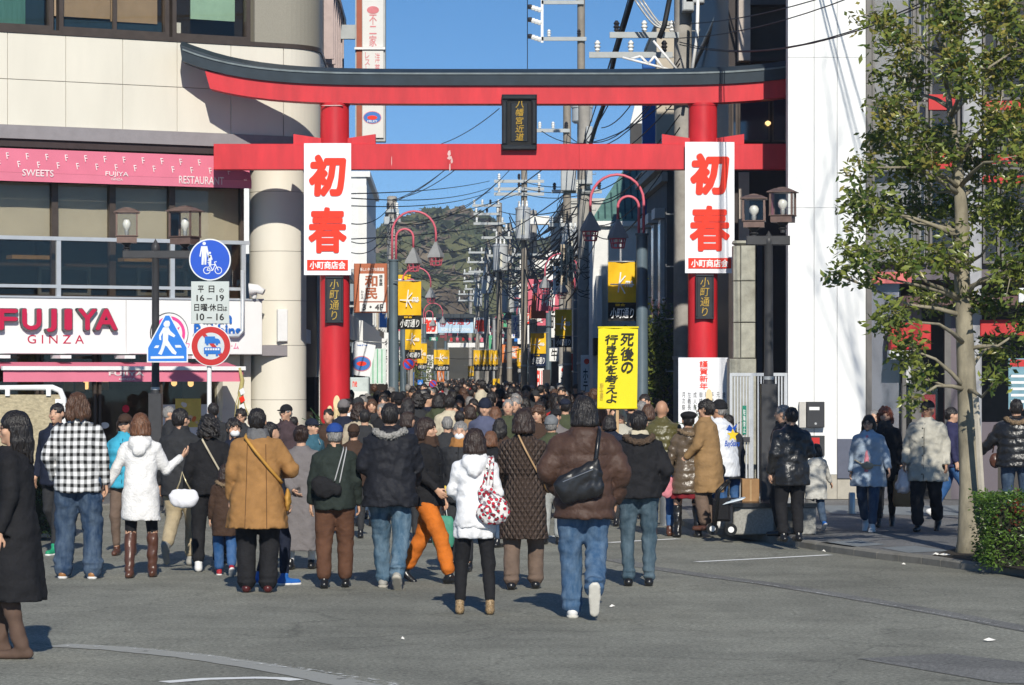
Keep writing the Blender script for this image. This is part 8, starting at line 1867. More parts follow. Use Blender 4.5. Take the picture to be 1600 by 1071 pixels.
person('person in dark grey jacket and jeans bending behind the tan overcoat', 1141, fy=818, hy=690, rot=20, z0=KZ, H=1.35, top=dict(m=C['charcoal'], hem=.70, loose=.09), bot=dict(m=C['denimb'], r=.01), shoes='black', hair='short', q=1.1, stoop=.08, seed=32)
p29 = person('man in black leather coat seen from behind beside the granite planter', 1236, fy=847, hy=638, rot=15, z0=KZ, top=dict(m=C['puffblack'], hem=.72, loose=.06, ridges=.0, wr=.006, sleeve=.076, drape=.01), bot=dict(m=C['black'], r=.015), shoes='black', hair='short', hm=HBLK, arms=('down', 'bent'), w=1.12, q=.9, seed=33)
person('grey haired person in dark jacket hidden behind the man in black leather', 1222, fy=838, hy=660, rot=70, z0=KZ, H=1.5, top=dict(m=C['charcoal'], hem=.8), bot=dict(m=C['black']), hair='short', hm=HGRY, hat=None, face=True, q=1.1, seed=34)
person('small child in pale coat with orange collar and blue trainers', 1275, fy=828, hy=697, rot=15, z0=KZ, top=dict(m=C['palegrey'], hem=.62, loose=.075, hood=True, wr=.008, sleeve=.07), bot=dict(m=C['denimd'], r=.02), shoes=dict(m=LEA['blue'], sole=LEA['white']), hair='bob', hm=HBLK, scarf=mat('orange_collar', (.7, .28, .03), .7), legs='walkL', arms=('fwd', ((.30, .05, 1.12), (.40, .10, .96))), q=.95, seed=35)
p31 = person('woman in pale blue coat and pink jumper with a bum bag walking to the camera', 1357, fy=830, hy=650, rot=165, z0=KZ, top=dict(m=C['paleblue'], hem=.66, loose=.075, flare=.05, sleeve=.072, inner=C['pink'], inner_z=.88, drape=.01), bot=dict(m=C['denimd'], r=.01), shoes=dict(m=LEA['white'], sole=LEA['white']), hair='bob', hm=HBLK, face=True, glasses=True, legs='walkL', arms=(((.28, .02, 1.13), (.33, .10, .93)), 'down'), yaw=-5, w=1.08, q=.88, seed=36)
MBf = bag(p31, 'beige bum bag across the front of the pink jumper', 'bum bag', C['beige'], [('ell', (-.02, .225, .97), (.09, .045, .06))], [[(.18, .15, 1.05), (.08, .21, 1.0), (-.08, .22, .98), (-.2, .12, .97)]], C['beige'], .012, 'bum_bag')
p32 = person('woman with curly auburn hair in black coat carrying a brown paper bag', 1383, fy=823, hy=638, rot=170, z0=KZ, top=dict(m=C['black'], hem=.66, loose=.045, flare=.03), bot=dict(m=C['black']), shoes='black', hair='curly', hm=hairmat('auburn', (.12, .035, .018)), face=True, scarf=C['charcoal'], arms=('down', 'down'), legs='walkR', q=.92, seed=37)
bag(p32, 'large brown paper carrier bag between the woman in black and the elderly man', 'paper bag', mat('kraft_paper', (.34, .20, .09), .7, var=.1), [('cone', (-.36, .12, .42), (-.20, .12, .42), .085, .085, .008, (1, .7, 2.3)), ('cone', (-.36, .12, .62), (-.20, .12, .62), .08, .08, .008, (1, .7, 2.0))], [[(-.34, .12, .76), (-.30, .1, .9), (-.24, .12, .76)]], WHITE, .006, 'paper_bag', wr=.004)
person('old man with grey hair just visible behind the curly haired woman', 1366, D=41.5, hy=642, rot=170, z0=KZ, top=dict(m=C['charcoal'], hem=.8), bot=dict(m=C['charcoal']), hair='balding', hm=HGRY, face=True, q=1.2, seed=38)
p34 = person('elderly man in stone coloured coat and black cap walking with a white plastic bag', 1449, fy=830, hy=628, rot=160, z0=KZ, top=dict(m=C['stone'], hem=.66, loose=.085, flare=.03, sleeve=.080, wr=.008, drape=.008), bot=dict(m=C['black'], r=.025, wr=.012), shoes='black', hair='short', hm=HGRY, hat=('cap', C['black']), face=True, glasses=True, legs='walkR', w=1.12, yaw=-8, arms=('down', ((.27, .0, 1.12), (.28, .12, .90))), q=.88, seed=39, skin=SKIN2)
bag(p34, 'white plastic shopping bag in the elderly man’s hand', 'plastic bag', mat('plastic_bag_pink', (.66, .60, .60), .3, spec=.5, var=.12), [('cone', (.30, .12, .76), (.30, .12, .60), .06, .11, .03, (1, .7, 1))], [[(.27, .12, .80), (.29, .12, .90), (.32, .12, .80)]], WHITE, .006, wr=.008)
person('person in navy jacket and jeans striding right behind the elderly man', 1488, fy=812, hy=638, rot=-95, z0=KZ, top=dict(m=cloth('navy_blouson', (.03, .03, .075)), hem=.80, loose=.06), bot=dict(m=C['denimb'], r=.01), shoes='white', hair='short', legs='strideR', q=1.0, seed=40)
p36 = person('person in black down jacket with brown fur hood behind the hedge at right edge', 1588, fy=832, hy=625, rot=-5, z0=KZ, top=dict(m=C['puffblack'], hem=.84, loose=.09, ridges=.10, hood=True, fur=FB, sleeve=.085), bot=dict(m=C['denimd']), shoes='black', hair='short', arms=(((.34, .06, 1.14), (.45, .16, 1.02)), 'bent'), w=1.15, q=.9, seed=41)
bag(p36, 'brown leather handbag at the side of the black down jacket', 'handbag', LEA['brown'], [('ell', (-.26, .02, .92), (.08, .06, .10))], [[(-.22, .0, 1.02), (-.26, .0, 1.25), (-.30, .02, 1.02)]], LEA['brown'], .010, 'handbag')
person('bald man in grey suit in profile in front of the white poster', 266, D=44, hy=636, rot=-88, top=dict(m=C['charcoal'], hem=.7, inner=C['white']), bot=dict(m=C['charcoal']), hair='balding', hm=HGRY, face=True, q=1.1, seed=42)
person('dark haired man looking over the framed board at the left edge', 14, D=41, hy=636, rot=120, top=dict(m=C['charcoal'], hem=.8), bot=dict(m=C['charcoal']), hair='short', face=True, q=1.2, seed=43)
person('dark haired person partly hidden behind the plaid man’s shoulder', 96, D=38, hy=634, rot=0, top=dict(m=C['palegrey'], hem=.8), bot=dict(m=C['charcoal']), hair='short', q=1.2, seed=44)
person('person with black hair seen behind the white signpost', 333, D=44, hy=631, rot=10, top=dict(m=C['charcoal'], hem=.8), bot=dict(m=C['charcoal']), hair='short', q=1.2, seed=45)
MIDP = [
 (537, 44, 627, 0, 'navy', 'beanie', 'person in dark knitted hat turned away in front of the left pillar', HBLK, 'short', 'grey'),
 (560, 43, 632, 0, 'beige', None, 'person with curly brown hair and beige coat turned away near the left pillar', HBRN, 'curly', 0),
 (513, 43, 640, 175, 'brown', None, 'man with short black hair behind the blue capped old man', HBLK, 'short', 0),
 (570, 41, 641, 5, 'charcoal', None, 'balding man with thinning black hair left of the big black parka', HBLK, 'balding', 0),
 (581, 50, 625, 175, 'black', None, 'young woman with brown bob and white collar facing the camera by the left pillar', HMID, 'bob', 1),
 (553, 38, 665, 0, 'brown', 'beanie', 'person in brown knitted hat between the blue cap and the black parka', HBRN, 'short', 'brown'),
 (599, 49, 620, 175, 'charcoal', None, 'man with dark hair facing the camera behind the young woman with white collar', HBLK, 'short', 1),
 (624, 50, 616, 0, 'black', 'beanie', 'person with round black knitted hat in front of the first left lamp post', HBLK, 'short', 'black'),
 (637, 45.5, 623, 0, 'black', None, 'woman with long shiny dark hair seen from behind above the parka’s shoulder', HBLK, 'long', 0),
 (639, 41, 645, -60, 'navy', None, 'woman with brown hair looking right beside the fur hood', HBRN, 'bob', 1),
 (652, 50, 615, 10, 'charcoal', None, 'person with curly black hair in the crowd left of centre', HBLK, 'curly', 0),
 (668, 51, 615, -80, 'navy', None, 'man with black hair in profile facing right, left of centre', HBLK, 'short', 1),
 (661, 37, 655, 5, 'brown', None, 'dark haired woman directly behind the orange trousered woman', HBLK, 'bob', 0),
 (699, 39.5, 652, 0, 'charcoal', None, 'grey haired man in dark coat seen from behind between two women', HGRY, 'short', 0),
 (702, 47, 619, 0, 'cream', None, 'person with black hair in cream jacket seen from behind at the centre', HBLK, 'messy', 0),
 (718, 44, 643, 8, 'brown', None, 'person with smooth black hair behind the masked woman', HBLK, 'short', 0),
 (732, 47, 634, 60, 'tan', None, 'woman with brown hair turned left behind the masked woman', HBRN, 'bob', 1),
 (758, 42, 625, 172, 'bluegrey', 'beanie', 'man in navy knitted hat and blue grey jacket looking down at the centre', HBLK, 'short', 'navy'),
 (774, 45, 637, 0, 'olive', None, 'person with light brown bob right of the blue grey jacket', HCHE, 'bob', 0),
 (794, 43, 625, 176, 'olive', None, 'middle aged man with receding grey hair facing the camera at the centre', HGRY, 'balding', 1),
 (804, 44.5, 622, 170, 'charcoal', None, 'pink faced man just right of the man with receding hair', HGRY, 'short', 1),
 (782, 38, 655, -20, 'brown', None, 'person with long wavy black hair in front of the blue grey jacket', HBLK, 'long', 0),
 (768, 36, 675, -30, 'black', None, 'woman with reddish brown hair close behind the white hooded jacket', HCHE, 'bob', 0),
 (779, 58, 608, 60, 'black', None, 'man with black hair in profile facing left beside the child on shoulders', HBLK, 'short', 1),
 (822, 56, 603, 175, 'charcoal', None, 'tall man with dark hair above the brown quilted coat', HBLK, 'short', 1),
 (805, 55, 615, 178, 'navy', None, 'small face between the two taller heads right of centre', HBLK, 'short', 1),
 (840, 40.5, 636, 165, 'brown', None, 'woman with brown hair and fur collar looking over the quilted shoulder', HMID, 'curly', 1),
 (843, 46, 628, 176, 'black', None, 'man with dark fringe facing the camera above the grey knitted hat', HBLK, 'short', 1),
 (868, 43, 641, 172, 'grey', 'cap', 'man in black cap facing the camera behind the grey knitted hat', HBLK, 'short', 'black'),
 (883, 46, 625, 0, 'olive', 'cap', 'person in dark blue cap and olive jacket left of the tall brown down jacket', HBLK, 'short', 'navy'),
 (878, 50, 618, 0, 'black', None, 'person with straight black hair above the dark blue cap', HBLK, 'short', 0),
 (938, 43, 634, 10, 'brown', None, 'person with long light brown hair at the foot of the yellow placard', HCHE, 'long', 0),
 (953, 41, 650, -10, 'navy', None, 'person with black hair between the brown jacket and the placard pole', HBLK, 'bob', 0),
 (969, 42.8, 640, 176, 'stone', None, 'woman with a cream knitted shawl round her head holding up the yellow placard', C['cream'], 'bob', 1),
 (1003, 45, 628, 0, 'charcoal', None, 'grey haired person behind the young man with the fur hood', HGRY, 'short', 0),
 (1013, 43, 633, -10, 'beige', None, 'brown haired person in fur collar left of the bald man', HMID, 'bob', 0),
 (986, 50, 626, 0, 'black', None, 'black haired person under the right edge of the placard', HBLK, 'short', 0),
 (1122, 47, 636, 90, 'charcoal', None, 'dark haired person in profile between the tan overcoat and the white jacket', HBRN, 'bob', 1)]
for (px, D, hy, rot, co, hat, lab, hm_, hr_, extra) in MIDP:
 face = extra == 1
 person(lab, px, D=D, hy=hy, rot=rot + ((px * 7) % 9 - 4), top=dict(m=C[co], hem=.78, loose=.045, collar=.04, fur=FB if 'fur collar' in lab else None, inner=C['white'] if 'white collar' in lab else None), bot=dict(m=C['charcoal' if px % 2 else 'denimd']), hair=hr_, hm=hm_, hat=(hat, C[extra]) if hat else None, face=face, q=1.35, seed=px, hands=False, w=1.0 + (px % 5) * .02, pitch=-12 if 'looking down' in lab else 0)
person('small child in beige jacket riding on shoulders above the crowd', 752, D=52, hy=597, H=1.05, z0=ZP(597, 52) - 1.05, rot=50, top=dict(m=C['cream'], hem=.7, loose=.06), bot=dict(m=C['denimd']), hair='messy', face=True, q=1.2, legs=((-.1, .28, .42, 0), (.1, .28, .42, 0)), seed=2)
person('parent carrying the beige jacketed child on the shoulders', 754, D=52.1, hy=622, rot=0, top=dict(m=C['charcoal'], hem=.8), bot=dict(m=C['charcoal']), hair='short', q=1.4, hands=False, seed=3)
# ================================================================ CROWD UP THE STREET
def variant(hair, hm_, hat, rotf=0, face=False, hood=False, long_=False, seed=0, H=1.66):
 p = _person('v', 800, D=60, hy=600, H=H, top=dict(m=C['charcoal'], hem=.5 if long_ else .78, loose=.05, hood=hood, flare=.03 if long_ else 0, collar=.05), bot=dict(m=C['charcoal']), hair=hair, hm=hm_, hat=hat, face=face, q=1.7, seed=seed, hands=False)
 return p
VW = [9, 7, 6, 3, 2, 2, 1, 2, 1, 6]
VAR = [variant('short', HBLK, None, seed=1, face=True), variant('bob', HBRN, None, seed=2, long_=True, face=True, H=1.58), variant('long', HBLK, None, seed=3, face=True, H=1.6), variant('short', HGRY, None, seed=4, face=True), variant('curly', HBLK, None, seed=5, long_=True, H=1.56), variant('short', HBLK, ('cap', C['navy']), seed=6, face=True), variant('short', HBLK, ('beanie', C['charcoal']), seed=7), variant('messy', HMID, None, seed=8, hood=True), variant('balding', HGRY, None, seed=9, face=True), variant('bob', HBLK, None, seed=10, hood=True, H=1.6)]
HDES = ['short black hair', 'a brown bob', 'long black hair', 'short grey hair', 'curly black hair', 'a navy cap', 'a dark knitted hat', 'messy brown hair', 'a receding grey hairline', 'a black bob']
CCOL = [('black', 'black'), ('charcoal', 'charcoal'), ('navy', 'navy'), ('brown', 'brown'), ('cream', 'cream'), ('olive', 'olive'), ('grey', 'grey'), ('camel', 'camel'), ('burg', 'dark red'), ('white', 'white'), ('bluegrey', 'blue grey'), ('red', 'red'), ('beige', 'beige')]
CW = [7, 6, 5, 5, 4, 3, 4, 3, 2, 3, 3, 2, 4]
rr = random.Random(21); taken = []; used_v = set(); seen_lab = set()
def put(vi, x, D, rz, ci, label, group, first):
 src = VAR[vi]
 if vi not in used_v: r = src; used_v.add(vi); kids = list(src.children)
 else:
  r = src.copy(); COL.objects.link(r); kids = []
  for ch in src.children:
   c = ch.copy(); COL.objects.link(c); c.parent = r; kids.append(c)
   for g2 in ch.children: d = g2.copy(); COL.objects.link(d); d.parent = c
 r.location = (x, D, 0); r.rotation_euler = (0, 0, rz); s_ = rr.uniform(.88, 1.03); r.scale = (s_, s_, s_); r['label'] = label; r['group'] = group
 for c in kids:
  if c.name.startswith('jacket'):
   c.material_slots[0].link = 'OBJECT'; c.material_slots[0].material = C[CCOL[ci][0]]
 return r
D = 46.5; n_ = 0
near_used = [(XP(m[0], m[1]), m[1]) for m in MIDP]
while D < 112:
 xl, xr = (XL(D) + .35, XR(D) - .3) if D > 52 else (-2.5, 2.35)
 step = .62 if D < 60 else (.66 if D < 90 else .95)
 x = xl + rr.random() * .4
 while x < xr:
  xx = x + rr.uniform(-.12, .12); dd = D + rr.uniform(-.35, .35)
  ok = all((xx - a) ** 2 + ((dd - b_) * .8) ** 2 > .2 for a, b_ in near_used)
  if ok and rr.random() < (.86 if D < 100 else .8) and n_ < 230:
   vi = rr.choices(range(10), VW)[0]; ci = rr.choices(range(len(CCOL)), CW)[0]; away = rr.random() < .62; rz = math.radians(rr.uniform(-30, 30) + (0 if away else 180))
   side = 'left side of' if xx < (xl + xr) / 2 - .9 else ('right side of' if xx > (xl + xr) / 2 + .9 else 'middle of')
   zone = 'the street just past the gate' if D < 56 else ('the street under the first arched lamps' if D < 70 else ('the street by the hotel signs' if D < 100 else None))
   if zone:
    lab = 'person with %s in a %s coat facing %s, %s %s' % (HDES[vi], CCOL[ci][1], 'away' if away else 'the camera', side, zone)
    lab = lab.replace('the street ', 'street ') if len(lab.split()) > 16 else lab
    while len(lab.split()) > 22: break
    lab = '%s, %s coat, facing %s, %s %s' % (HDES[vi].replace('a ', ''), CCOL[ci][1], 'away' if away else 'camera', side.replace(' of', ' side') if side[0] == 'm' else side.replace(' of', ''), zone.replace('the street ', ''))
    grp = 'people packed in the street beyond the gate'
   else: lab = 'small distant person among the crowd where the street narrows'; grp = 'small distant people up the street'
   put(vi, xx, dd, rz, ci, lab, grp, False); n_ += 1
  x += step
 D += .95 if D < 60 else (1.6 if D < 90 else 4.2)
print('crowd', n_)
bm = bmesh.new(); bmesh.ops.create_icosphere(bm, subdivisions=1, radius=1); iv = np.array([v.co[:] for v in bm.verts]); if_ = np.array([[v.index for v in f.verts] for f in bm.faces]); bm.free()
VV, FF, MI = [], [], []; b0 = 0; Dc = 113.0
cm_ = [C[c[0]] for c in CCOL] + [HBLK, HBRN, HGRY, SKIN]
while Dc < 250:
 x = XL(Dc) + .3
 while x < XR(Dc) - .3:
  if rr.random() < .8:
   h = rr.uniform(1.42, 1.70); ci = rr.choices(range(len(CCOL)), CW)[0]; y = Dc + rr.uniform(-.6, .6); fc = -1 if rr.random() < .4 else 1
   for c, r_, mi_ in (((x, y, h - .10), (.085, .10, .115), len(CCOL) + rr.choice((0, 0, 0, 1, 1, 2))), ((x, y + .035 * fc, h - .13), (.072, .085, .10), len(CCOL) + 3), ((x, y, h - .52), (.20, .14, .32), ci), ((x, y, h - 1.1), (.16, .14, .55), 1)):
    VV.append(iv * np.array(r_) + np.array(c)); FF.append(if_ + b0); MI.append(np.full(len(if_), mi_)); b0 += len(iv)
  x += rr.uniform(.5, .85)
 Dc += 1.4 if Dc < 160 else 2.5
me = mesh_np('distant_crowd', np.concatenate(VV), np.concatenate(FF), None, True)
for m_ in cm_: me.materials.append(m_)
me.polygons.foreach_set('material_index', np.concatenate(MI).astype(np.int32)); tag(link('distant_crowd', me), 'mass of far off people filling the end of the street', 'crowd', kind='stuff')
for i, v in enumerate(VAR):
 if i not in used_v:
  for c in list(v.children): bpy.data.objects.remove(c)
  bpy.data.objects.remove(v)
# ================================================================ THINGS AMONG THE PEOPLE
D_ = 42.5; f_ = flat(D_)
t = thing('yellow_placard', 'yellow cloth placard on a wooden pole with black Japanese brush lettering', 'placard', (XP(965, D_), D_, ZP(800, D_)))
YP = mat('lemon_cloth', (.80, .66, .015), .65, var=.04, bump=.15, bscale=4)
n = 14; vs = []
for i in range(n + 1):
 for j in range(9): vs.append((XP(935 + 62 * j / 8 - i * .12, D_), ZP(511 + 127 * i / n, D_), .012 * math.sin(j * 1.4 + i * .35)))
fs = [(i * 9 + j, i * 9 + j + 1, (i + 1) * 9 + j + 1, (i + 1) * 9 + j) for i in range(n) for j in range(8)]
m2 = MB(f_); m2.add(vs, fs, True); m2.add([(a, b_, c - .005) for a, b_, c in vs], [q[::-1] for q in fs], True); cl = m2.build('cloth', YP, t)
MB(f_).tube([(XP(934, D_), ZP(512, D_), 0), (XP(998, D_), ZP(512, D_), 0)], .014, 8).build('top_rod', YP, t); MB(f_).tube([(XP(933, D_), ZP(638, D_), 0), (XP(996, D_), ZP(638, D_), 0)], .014, 8).build('bottom_rod', YP, t)
MB(f_).box(XP(962.5, D_), XP(967, D_), ZP(800, D_), ZP(512, D_), -.045, -.02).build('wooden_pole', mat('pale_wood', (.50, .33, .17), .6, var=.15), t)
tpix('lettering', f_, 969, 521, 991, 583, .018, '死後の', INK, cl, bold=.022, vertical=True, shear=.08); tpix('lettering', f_, 945, 523, 966, 630, .018, '行き先を考えよ', INK, cl, bold=.022, vertical=True, shear=.08)
tpix('small_lettering', f_, 937, 599, 943, 625, .018, '聖書', GOLD, cl, bold=.0, vertical=True, shear=.1)
D_ = 37.2; f_ = flat(D_)
t = thing('granite_planter', 'low granite planter bench with a polished dark top round the right lamp post', 'planter', (XP(1205, D_), D_, KZ))
GRA = mat('speckled_granite', (.30, .295, .27), .7, var=.25, vscale=40, bump=.2, dirt=.15); GRB = mat('polished_black_granite', (.02, .02, .022), .25, spec=.6)
zt2 = ZP(793, D_)
MB(f_).bev(XP(1146, D_), XP(1209, D_), KZ, zt2, -1.6, 0, .012).build('granite_block', GRA, t); MB(f_).bev(XP(1246, D_), XP(1275, D_), KZ, zt2, -1.4, .02, .012).build('granite_block', GRA, t)
MB(f_).bev(XP(1210, D_), XP(1245, D_), KZ, zt2, -1.5, -.25, .01).build('granite_block', GRA, t)
MB(f_).box(XP(1144, D_), XP(1277, D_), zt2 + .001, zt2 + .05, -1.65, .04).build('polished_top', GRB, t)
cbx = thing('cardboard_box', 'brown paper covered box standing on the granite planter left of the lamp', 'box', (XP(1176, D_ + .3), D_ + .3, zt2 + .05))
MB(flat(D_ + .25)).bev(XP(1162, D_), XP(1189, D_), zt2 + .051, zt2 + .051 + .27, -.28, 0, .006).build('box_body', mat('kraft_box', (.30, .17, .075), .7, var=.15, bump=.4, bscale=6), cbx)
MB(flat(D_ + .25)).box(XP(1174, D_), XP(1177, D_), zt2 + .06, zt2 + .31, .0, .002).build('tape', mat('brown_tape', (.40, .26, .13), .4), cbx)
pl = thing('leaflets', 'tilted stack of white leaflets at the left end of the planter', 'leaflets', (XP(1145, D_), D_ - .3, zt2 + .05))
for k in range(5):
 a = math.radians(-14 + 3 * k); fr_ = Frame((XP(1146 + k, D_), D_ - .1, zt2 + .07 + .006 * k), (math.cos(a), math.sin(a) * .4, .25)); MB(fr_).box(-.13, .10, 0, .005, -.12, .12).build('paper_sheet', WHITE if k % 2 else mat('pale_blue_paper', (.45, .55, .65), .7), pl)
ct = thing('wheeled_cart', 'small black shopping cart with white wheels beside the planter', 'cart', (XP(1132, D_), D_ - .2, KZ)); c0 = XP(1132, D_)
f2 = flat(D_ - .2)
MB(f2).tube([(c0 - .12, KZ + .12, 0), (c0 - .08, KZ + .5, 0), (c0 + .04, KZ + .62, 0)], .02, 8).tube([(c0 - .12, KZ + .12, -.3), (c0 - .08, KZ + .5, -.3), (c0 + .04, KZ + .62, -.3)], .02, 8).tube([(c0 + .04, KZ + .62, 0), (c0 + .04, KZ + .62, -.3)], .02, 8).build('cart_frame', BLKF, ct)
MB(f2).bev(c0 - .14, c0 + .06, KZ + .16, KZ + .42, -.28, -.02, .03).build('cart_bag', C['black'], ct)
for dx, dw in ((.06, .03), (-.14, -.2)): MB(f2).ring(c0 + dx, KZ + .07, .0351, .07, dw - .02, dw + .02, 24).build('tyre', BLKF, ct); MB(f2).disc(c0 + dx, KZ + .07, .035, dw - .018, dw + .018, 20).build('wheel', WHITE, ct)
STS = mat('brushed_steel', (.45, .45, .44), .3, metal=.8)
for i, (x, fy, ty, z0) in enumerate(((1041, 822, 766, 0), (1331, 803, 772, KZ))):
 D_ = (CAMZ - z0) * F / (fy - HZ); bo = thing('bollard', ['steel bollard beside the woman in the beret', 'short steel bollard in front of the white tower'][i], 'bollard', (XP(x, D_), D_, z0), 'steel bollards')
 r_ = (.085, .045)[i]; MB(flat(D_)).lathe((XP(x, D_), 0), [(r_, z0), (r_, ZP(ty, D_)), (r_ * .8, ZP(ty, D_) + .02)], 20).build('post', STS, bo); MB(flat(D_)).lathe((XP(x, D_), 0), [(r_ * 1.4, z0 + .001), (r_ * 1.4, z0 + .015)], 20).build('foot_plate', STS, bo)
# ================================================================ PLANTS
def leaf_cloud(name, centres, per, size, m, rnd, spread, parent=None, droop=.3, kind='stuff', out=.5):
 """many folded leaf blades, each with its own direction, gathered in rosettes"""
 C_ = np.asarray(centres, float); n = len(C_) * per
 c = np.repeat(C_, per, 0) + rnd.normal(size=(n, 3)) * spread
 d = rnd.normal(size=(n, 3)); d[:, 2] = d[:, 2] * .6 - droop; d /= np.linalg.norm(d, axis=1)[:, None]
 s_ = np.cross(d, rnd.normal(size=(n, 3))); s_ /= np.linalg.norm(s_, axis=1)[:, None]; up = np.cross(d, s_)
 L = size * rnd.uniform(.7, 1.25, n)[:, None]; w = L * rnd.uniform(.17, .24, n)[:, None]
 v = np.stack([c, c + d * L * .5 + s_ * w - up * w * .35, c + d * L - up * L * .12, c + d * L * .5 - s_ * w - up * w * .35, c + d * L * .5], 1).reshape(-1, 3)
 b = np.arange(n)[:, None] * 5
 f = np.concatenate([b + np.array([[0, 1, 4]]), b + np.array([[1, 2, 4]]), b + np.array([[2, 3, 4]]), b + np.array([[3, 0, 4]])])
 base = np.array(wloc(parent)) if parent is not None else np.zeros(3)
 me = mesh_np(name, v - base, f, m, False); o = link(name, me, parent)
 if kind: o['kind'] = kind
 return o
def leafmat(name, a, b_, sc=2.0, rough=.32, tr=.25):
 m, N, L, bs_ = node_mat(name, rough, .45)
 gi = N.new('ShaderNodeNewGeometry'); tc = N.new('ShaderNodeTexCoord'); nz = N.new('ShaderNodeTexNoise'); nz.inputs['Scale'].default_value = sc; nz.inputs['Detail'].default_value = 2; L.new(tc.outputs['Object'], nz.inputs[0])
 ad = N.new('ShaderNodeMath'); ad.operation = 'MULTIPLY_ADD'; ad.inputs[1].default_value = .65; L.new(gi.outputs['Random Per Island'], ad.inputs[0]); L.new(nz.outputs[0], ad.inputs[2])
 r_ = N.new('ShaderNodeMapRange'); r_.inputs[1].default_value = .4; r_.inputs[2].default_value = 1.15; L.new(ad.outputs[0], r_.inputs[0])
 mx = N.new('ShaderNodeMix'); mx.data_type = 'RGBA'; mx.inputs[6].default_value = (*a, 1); mx.inputs[7].default_value = (*b_, 1); L.new(r_.outputs[0], mx.inputs[0]); L.new(mx.outputs[2], bs_.inputs['Base Color'])
 t = N.new('ShaderNodeBsdfTranslucent'); L.new(mx.outputs[2], t.inputs[0]); ms = N.new('ShaderNodeMixShader'); ms.inputs[0].default_value = tr
 L.new(bs_.outputs[0], ms.inputs[1]); L.new(t.outputs[0], ms.inputs[2]); L.new(ms.outputs[0], N['Material Output'].inputs[0]); return m
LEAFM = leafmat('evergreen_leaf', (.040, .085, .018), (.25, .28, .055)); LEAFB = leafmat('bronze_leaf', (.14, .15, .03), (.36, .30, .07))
TD_ = 33.4; base = P(1522, 868, TD_)
tr = thing('street_tree', 'broadleaved evergreen street tree with pale mottled trunk on the right pavement', 'tree', (base.x, base.y, KZ))
R5 = np.random.default_rng(9); r5 = random.Random(9)
spine = [(1522, 872), (1521, 840), (1517, 760), (1512, 640), (1508, 540), (1503, 430), (1502, 330), (1496, 250), (1484, 170), (1474, 70), (1470, -60)]
wid = [31, 25, 18, 15.5, 14, 12.5, 10.5, 7.5, 5, 4, 3]
sp3 = [P(x, y, TD_ + .04 * i) for i, (x, y) in enumerate(spine)]
mb = MB(); mb.tube([(q.x, q.z, -q.y) for q in sp3], [w_ * TD_ / F for w_ in wid], 14)
clumps = [(1372, 28, 32, 20), (1402, 60, 46, 28), (1482, 25, 34, 55), (1412, 118, 46, 36), (1500, 105, 40, 45), (1560, 110, 40, 40), (1600, 70, 40, 40), (1562, 185, 46, 50), (1398, 172, 46, 30), (1376, 222, 34, 24), (1452, 232, 56, 45), (1530, 255, 48, 45), (1350, 262, 26, 18), (1362, 330, 46, 34), (1425, 322, 50, 38), (1332, 392, 34, 26), (1402, 398, 46, 30), (1500, 330, 50, 36), (1575, 335, 44, 44), (1584, 420, 40, 40), (1470, 402, 46, 26), (1392, 500, 38, 32), (1420, 545, 30, 28), (1452, 470, 34, 22), (1500, 470, 34, 24), (1545, 470, 30, 26), (1560, 540, 36, 26), (1440, 590, 22, 24), (1425, 628, 13, 16), (1310, 430, 22, 14), (1360, 430, 26, 16), (1610, 250, 40, 60), (1640, 160, 50, 80), (1640, 380, 50, 60), (1470, -30, 50, 40), (1560, 20, 50, 40), (1620, 500, 40, 30), (1420, 255, 40, 30), (1560, 590, 18, 14), (1340, 300, 20, 16)]
cents, tips = [], []
for (cx, cy, rx, ry) in clumps:
 dz = r5.uniform(-1.1, .9); cD = TD_ + dz
 m_ = max(9, int(rx * ry / 29))
 c3 = P(cx, cy, cD)
 ya = min(cy + rx * .7 + r5.uniform(10, 60), 610); i0 = max(i for i in range(len(spine) - 1) if spine[i][1] >= ya); tt = (spine[i0][1] - ya) / (spine[i0][1] - spine[i0 + 1][1]); a = sp3[i0].lerp(sp3[i0 + 1], tt); md = a.lerp(c3, .5) + Vector((r5.uniform(-.1, .1), r5.uniform(-.1, .1), r5.uniform(-.15, .15)))
 mb.tube([(q.x, q.z, -q.y) for q in (a, a.lerp(md, .5) + Vector((0, 0, .02)), md, c3)], [.030, .022, .015, .008], 6)
 for k in range(m_):
  u = r5.gauss(0, .5); v = r5.gauss(0, .5); w_ = r5.gauss(0, .5)
  if u * u + v * v > 1.3: continue
  q = P(cx + u * rx, cy + v * ry, cD + w_ * rx * TD_ / F * 1.1); cents.append(tuple(q))
  if k % 4 == 0: mb.tube([(s.x, s.z, -s.y) for s in (c3.lerp(md, .3), c3.lerp(q, .5) + Vector((0, 0, .03)), q)], [.010, .007, .004], 3)
mb.build('trunk', BARK, tr)
cents = np.array(cents); print('rosettes', len(cents))
hi = R5.random(len(cents)) < np.clip((cents[:, 2] - 3.2) / 6.0, .04, .5)  # rosettes nearer the crown top more often take the yellower leaf
leaf_cloud('foliage', cents[~hi], 9, .094, LEAFM, R5, .052, tr); leaf_cloud('yellower_foliage', cents[hi], 9, .090, LEAFB, R5, .050, tr)
soil = sheet('tree_pit_soil', [(G(x, y, KZ).x, G(x, y, KZ).y) for x, y in [(1455, 868), (1540, 880), (1620, 895), (1640, 862), (1520, 850)]], KZ + .004, mat('dark_soil', (.035, .028, .020), .95, var=.4, vscale=12, bump=.8, bscale=20))
stk = MB(); a, b_ = P(1536, 800, 33.1), P(1525, 621, 33.1); stk.tube([(a.x, a.z, -a.y), (b_.x, b_.z, -b_.y)], .030, 4); tag(stk.build('wooden_stake', mat('pale_stake_wood', (.52, .47, .38), .8, var=.2)), 'pale wooden stake leaning beside the tree trunk', 'stake')
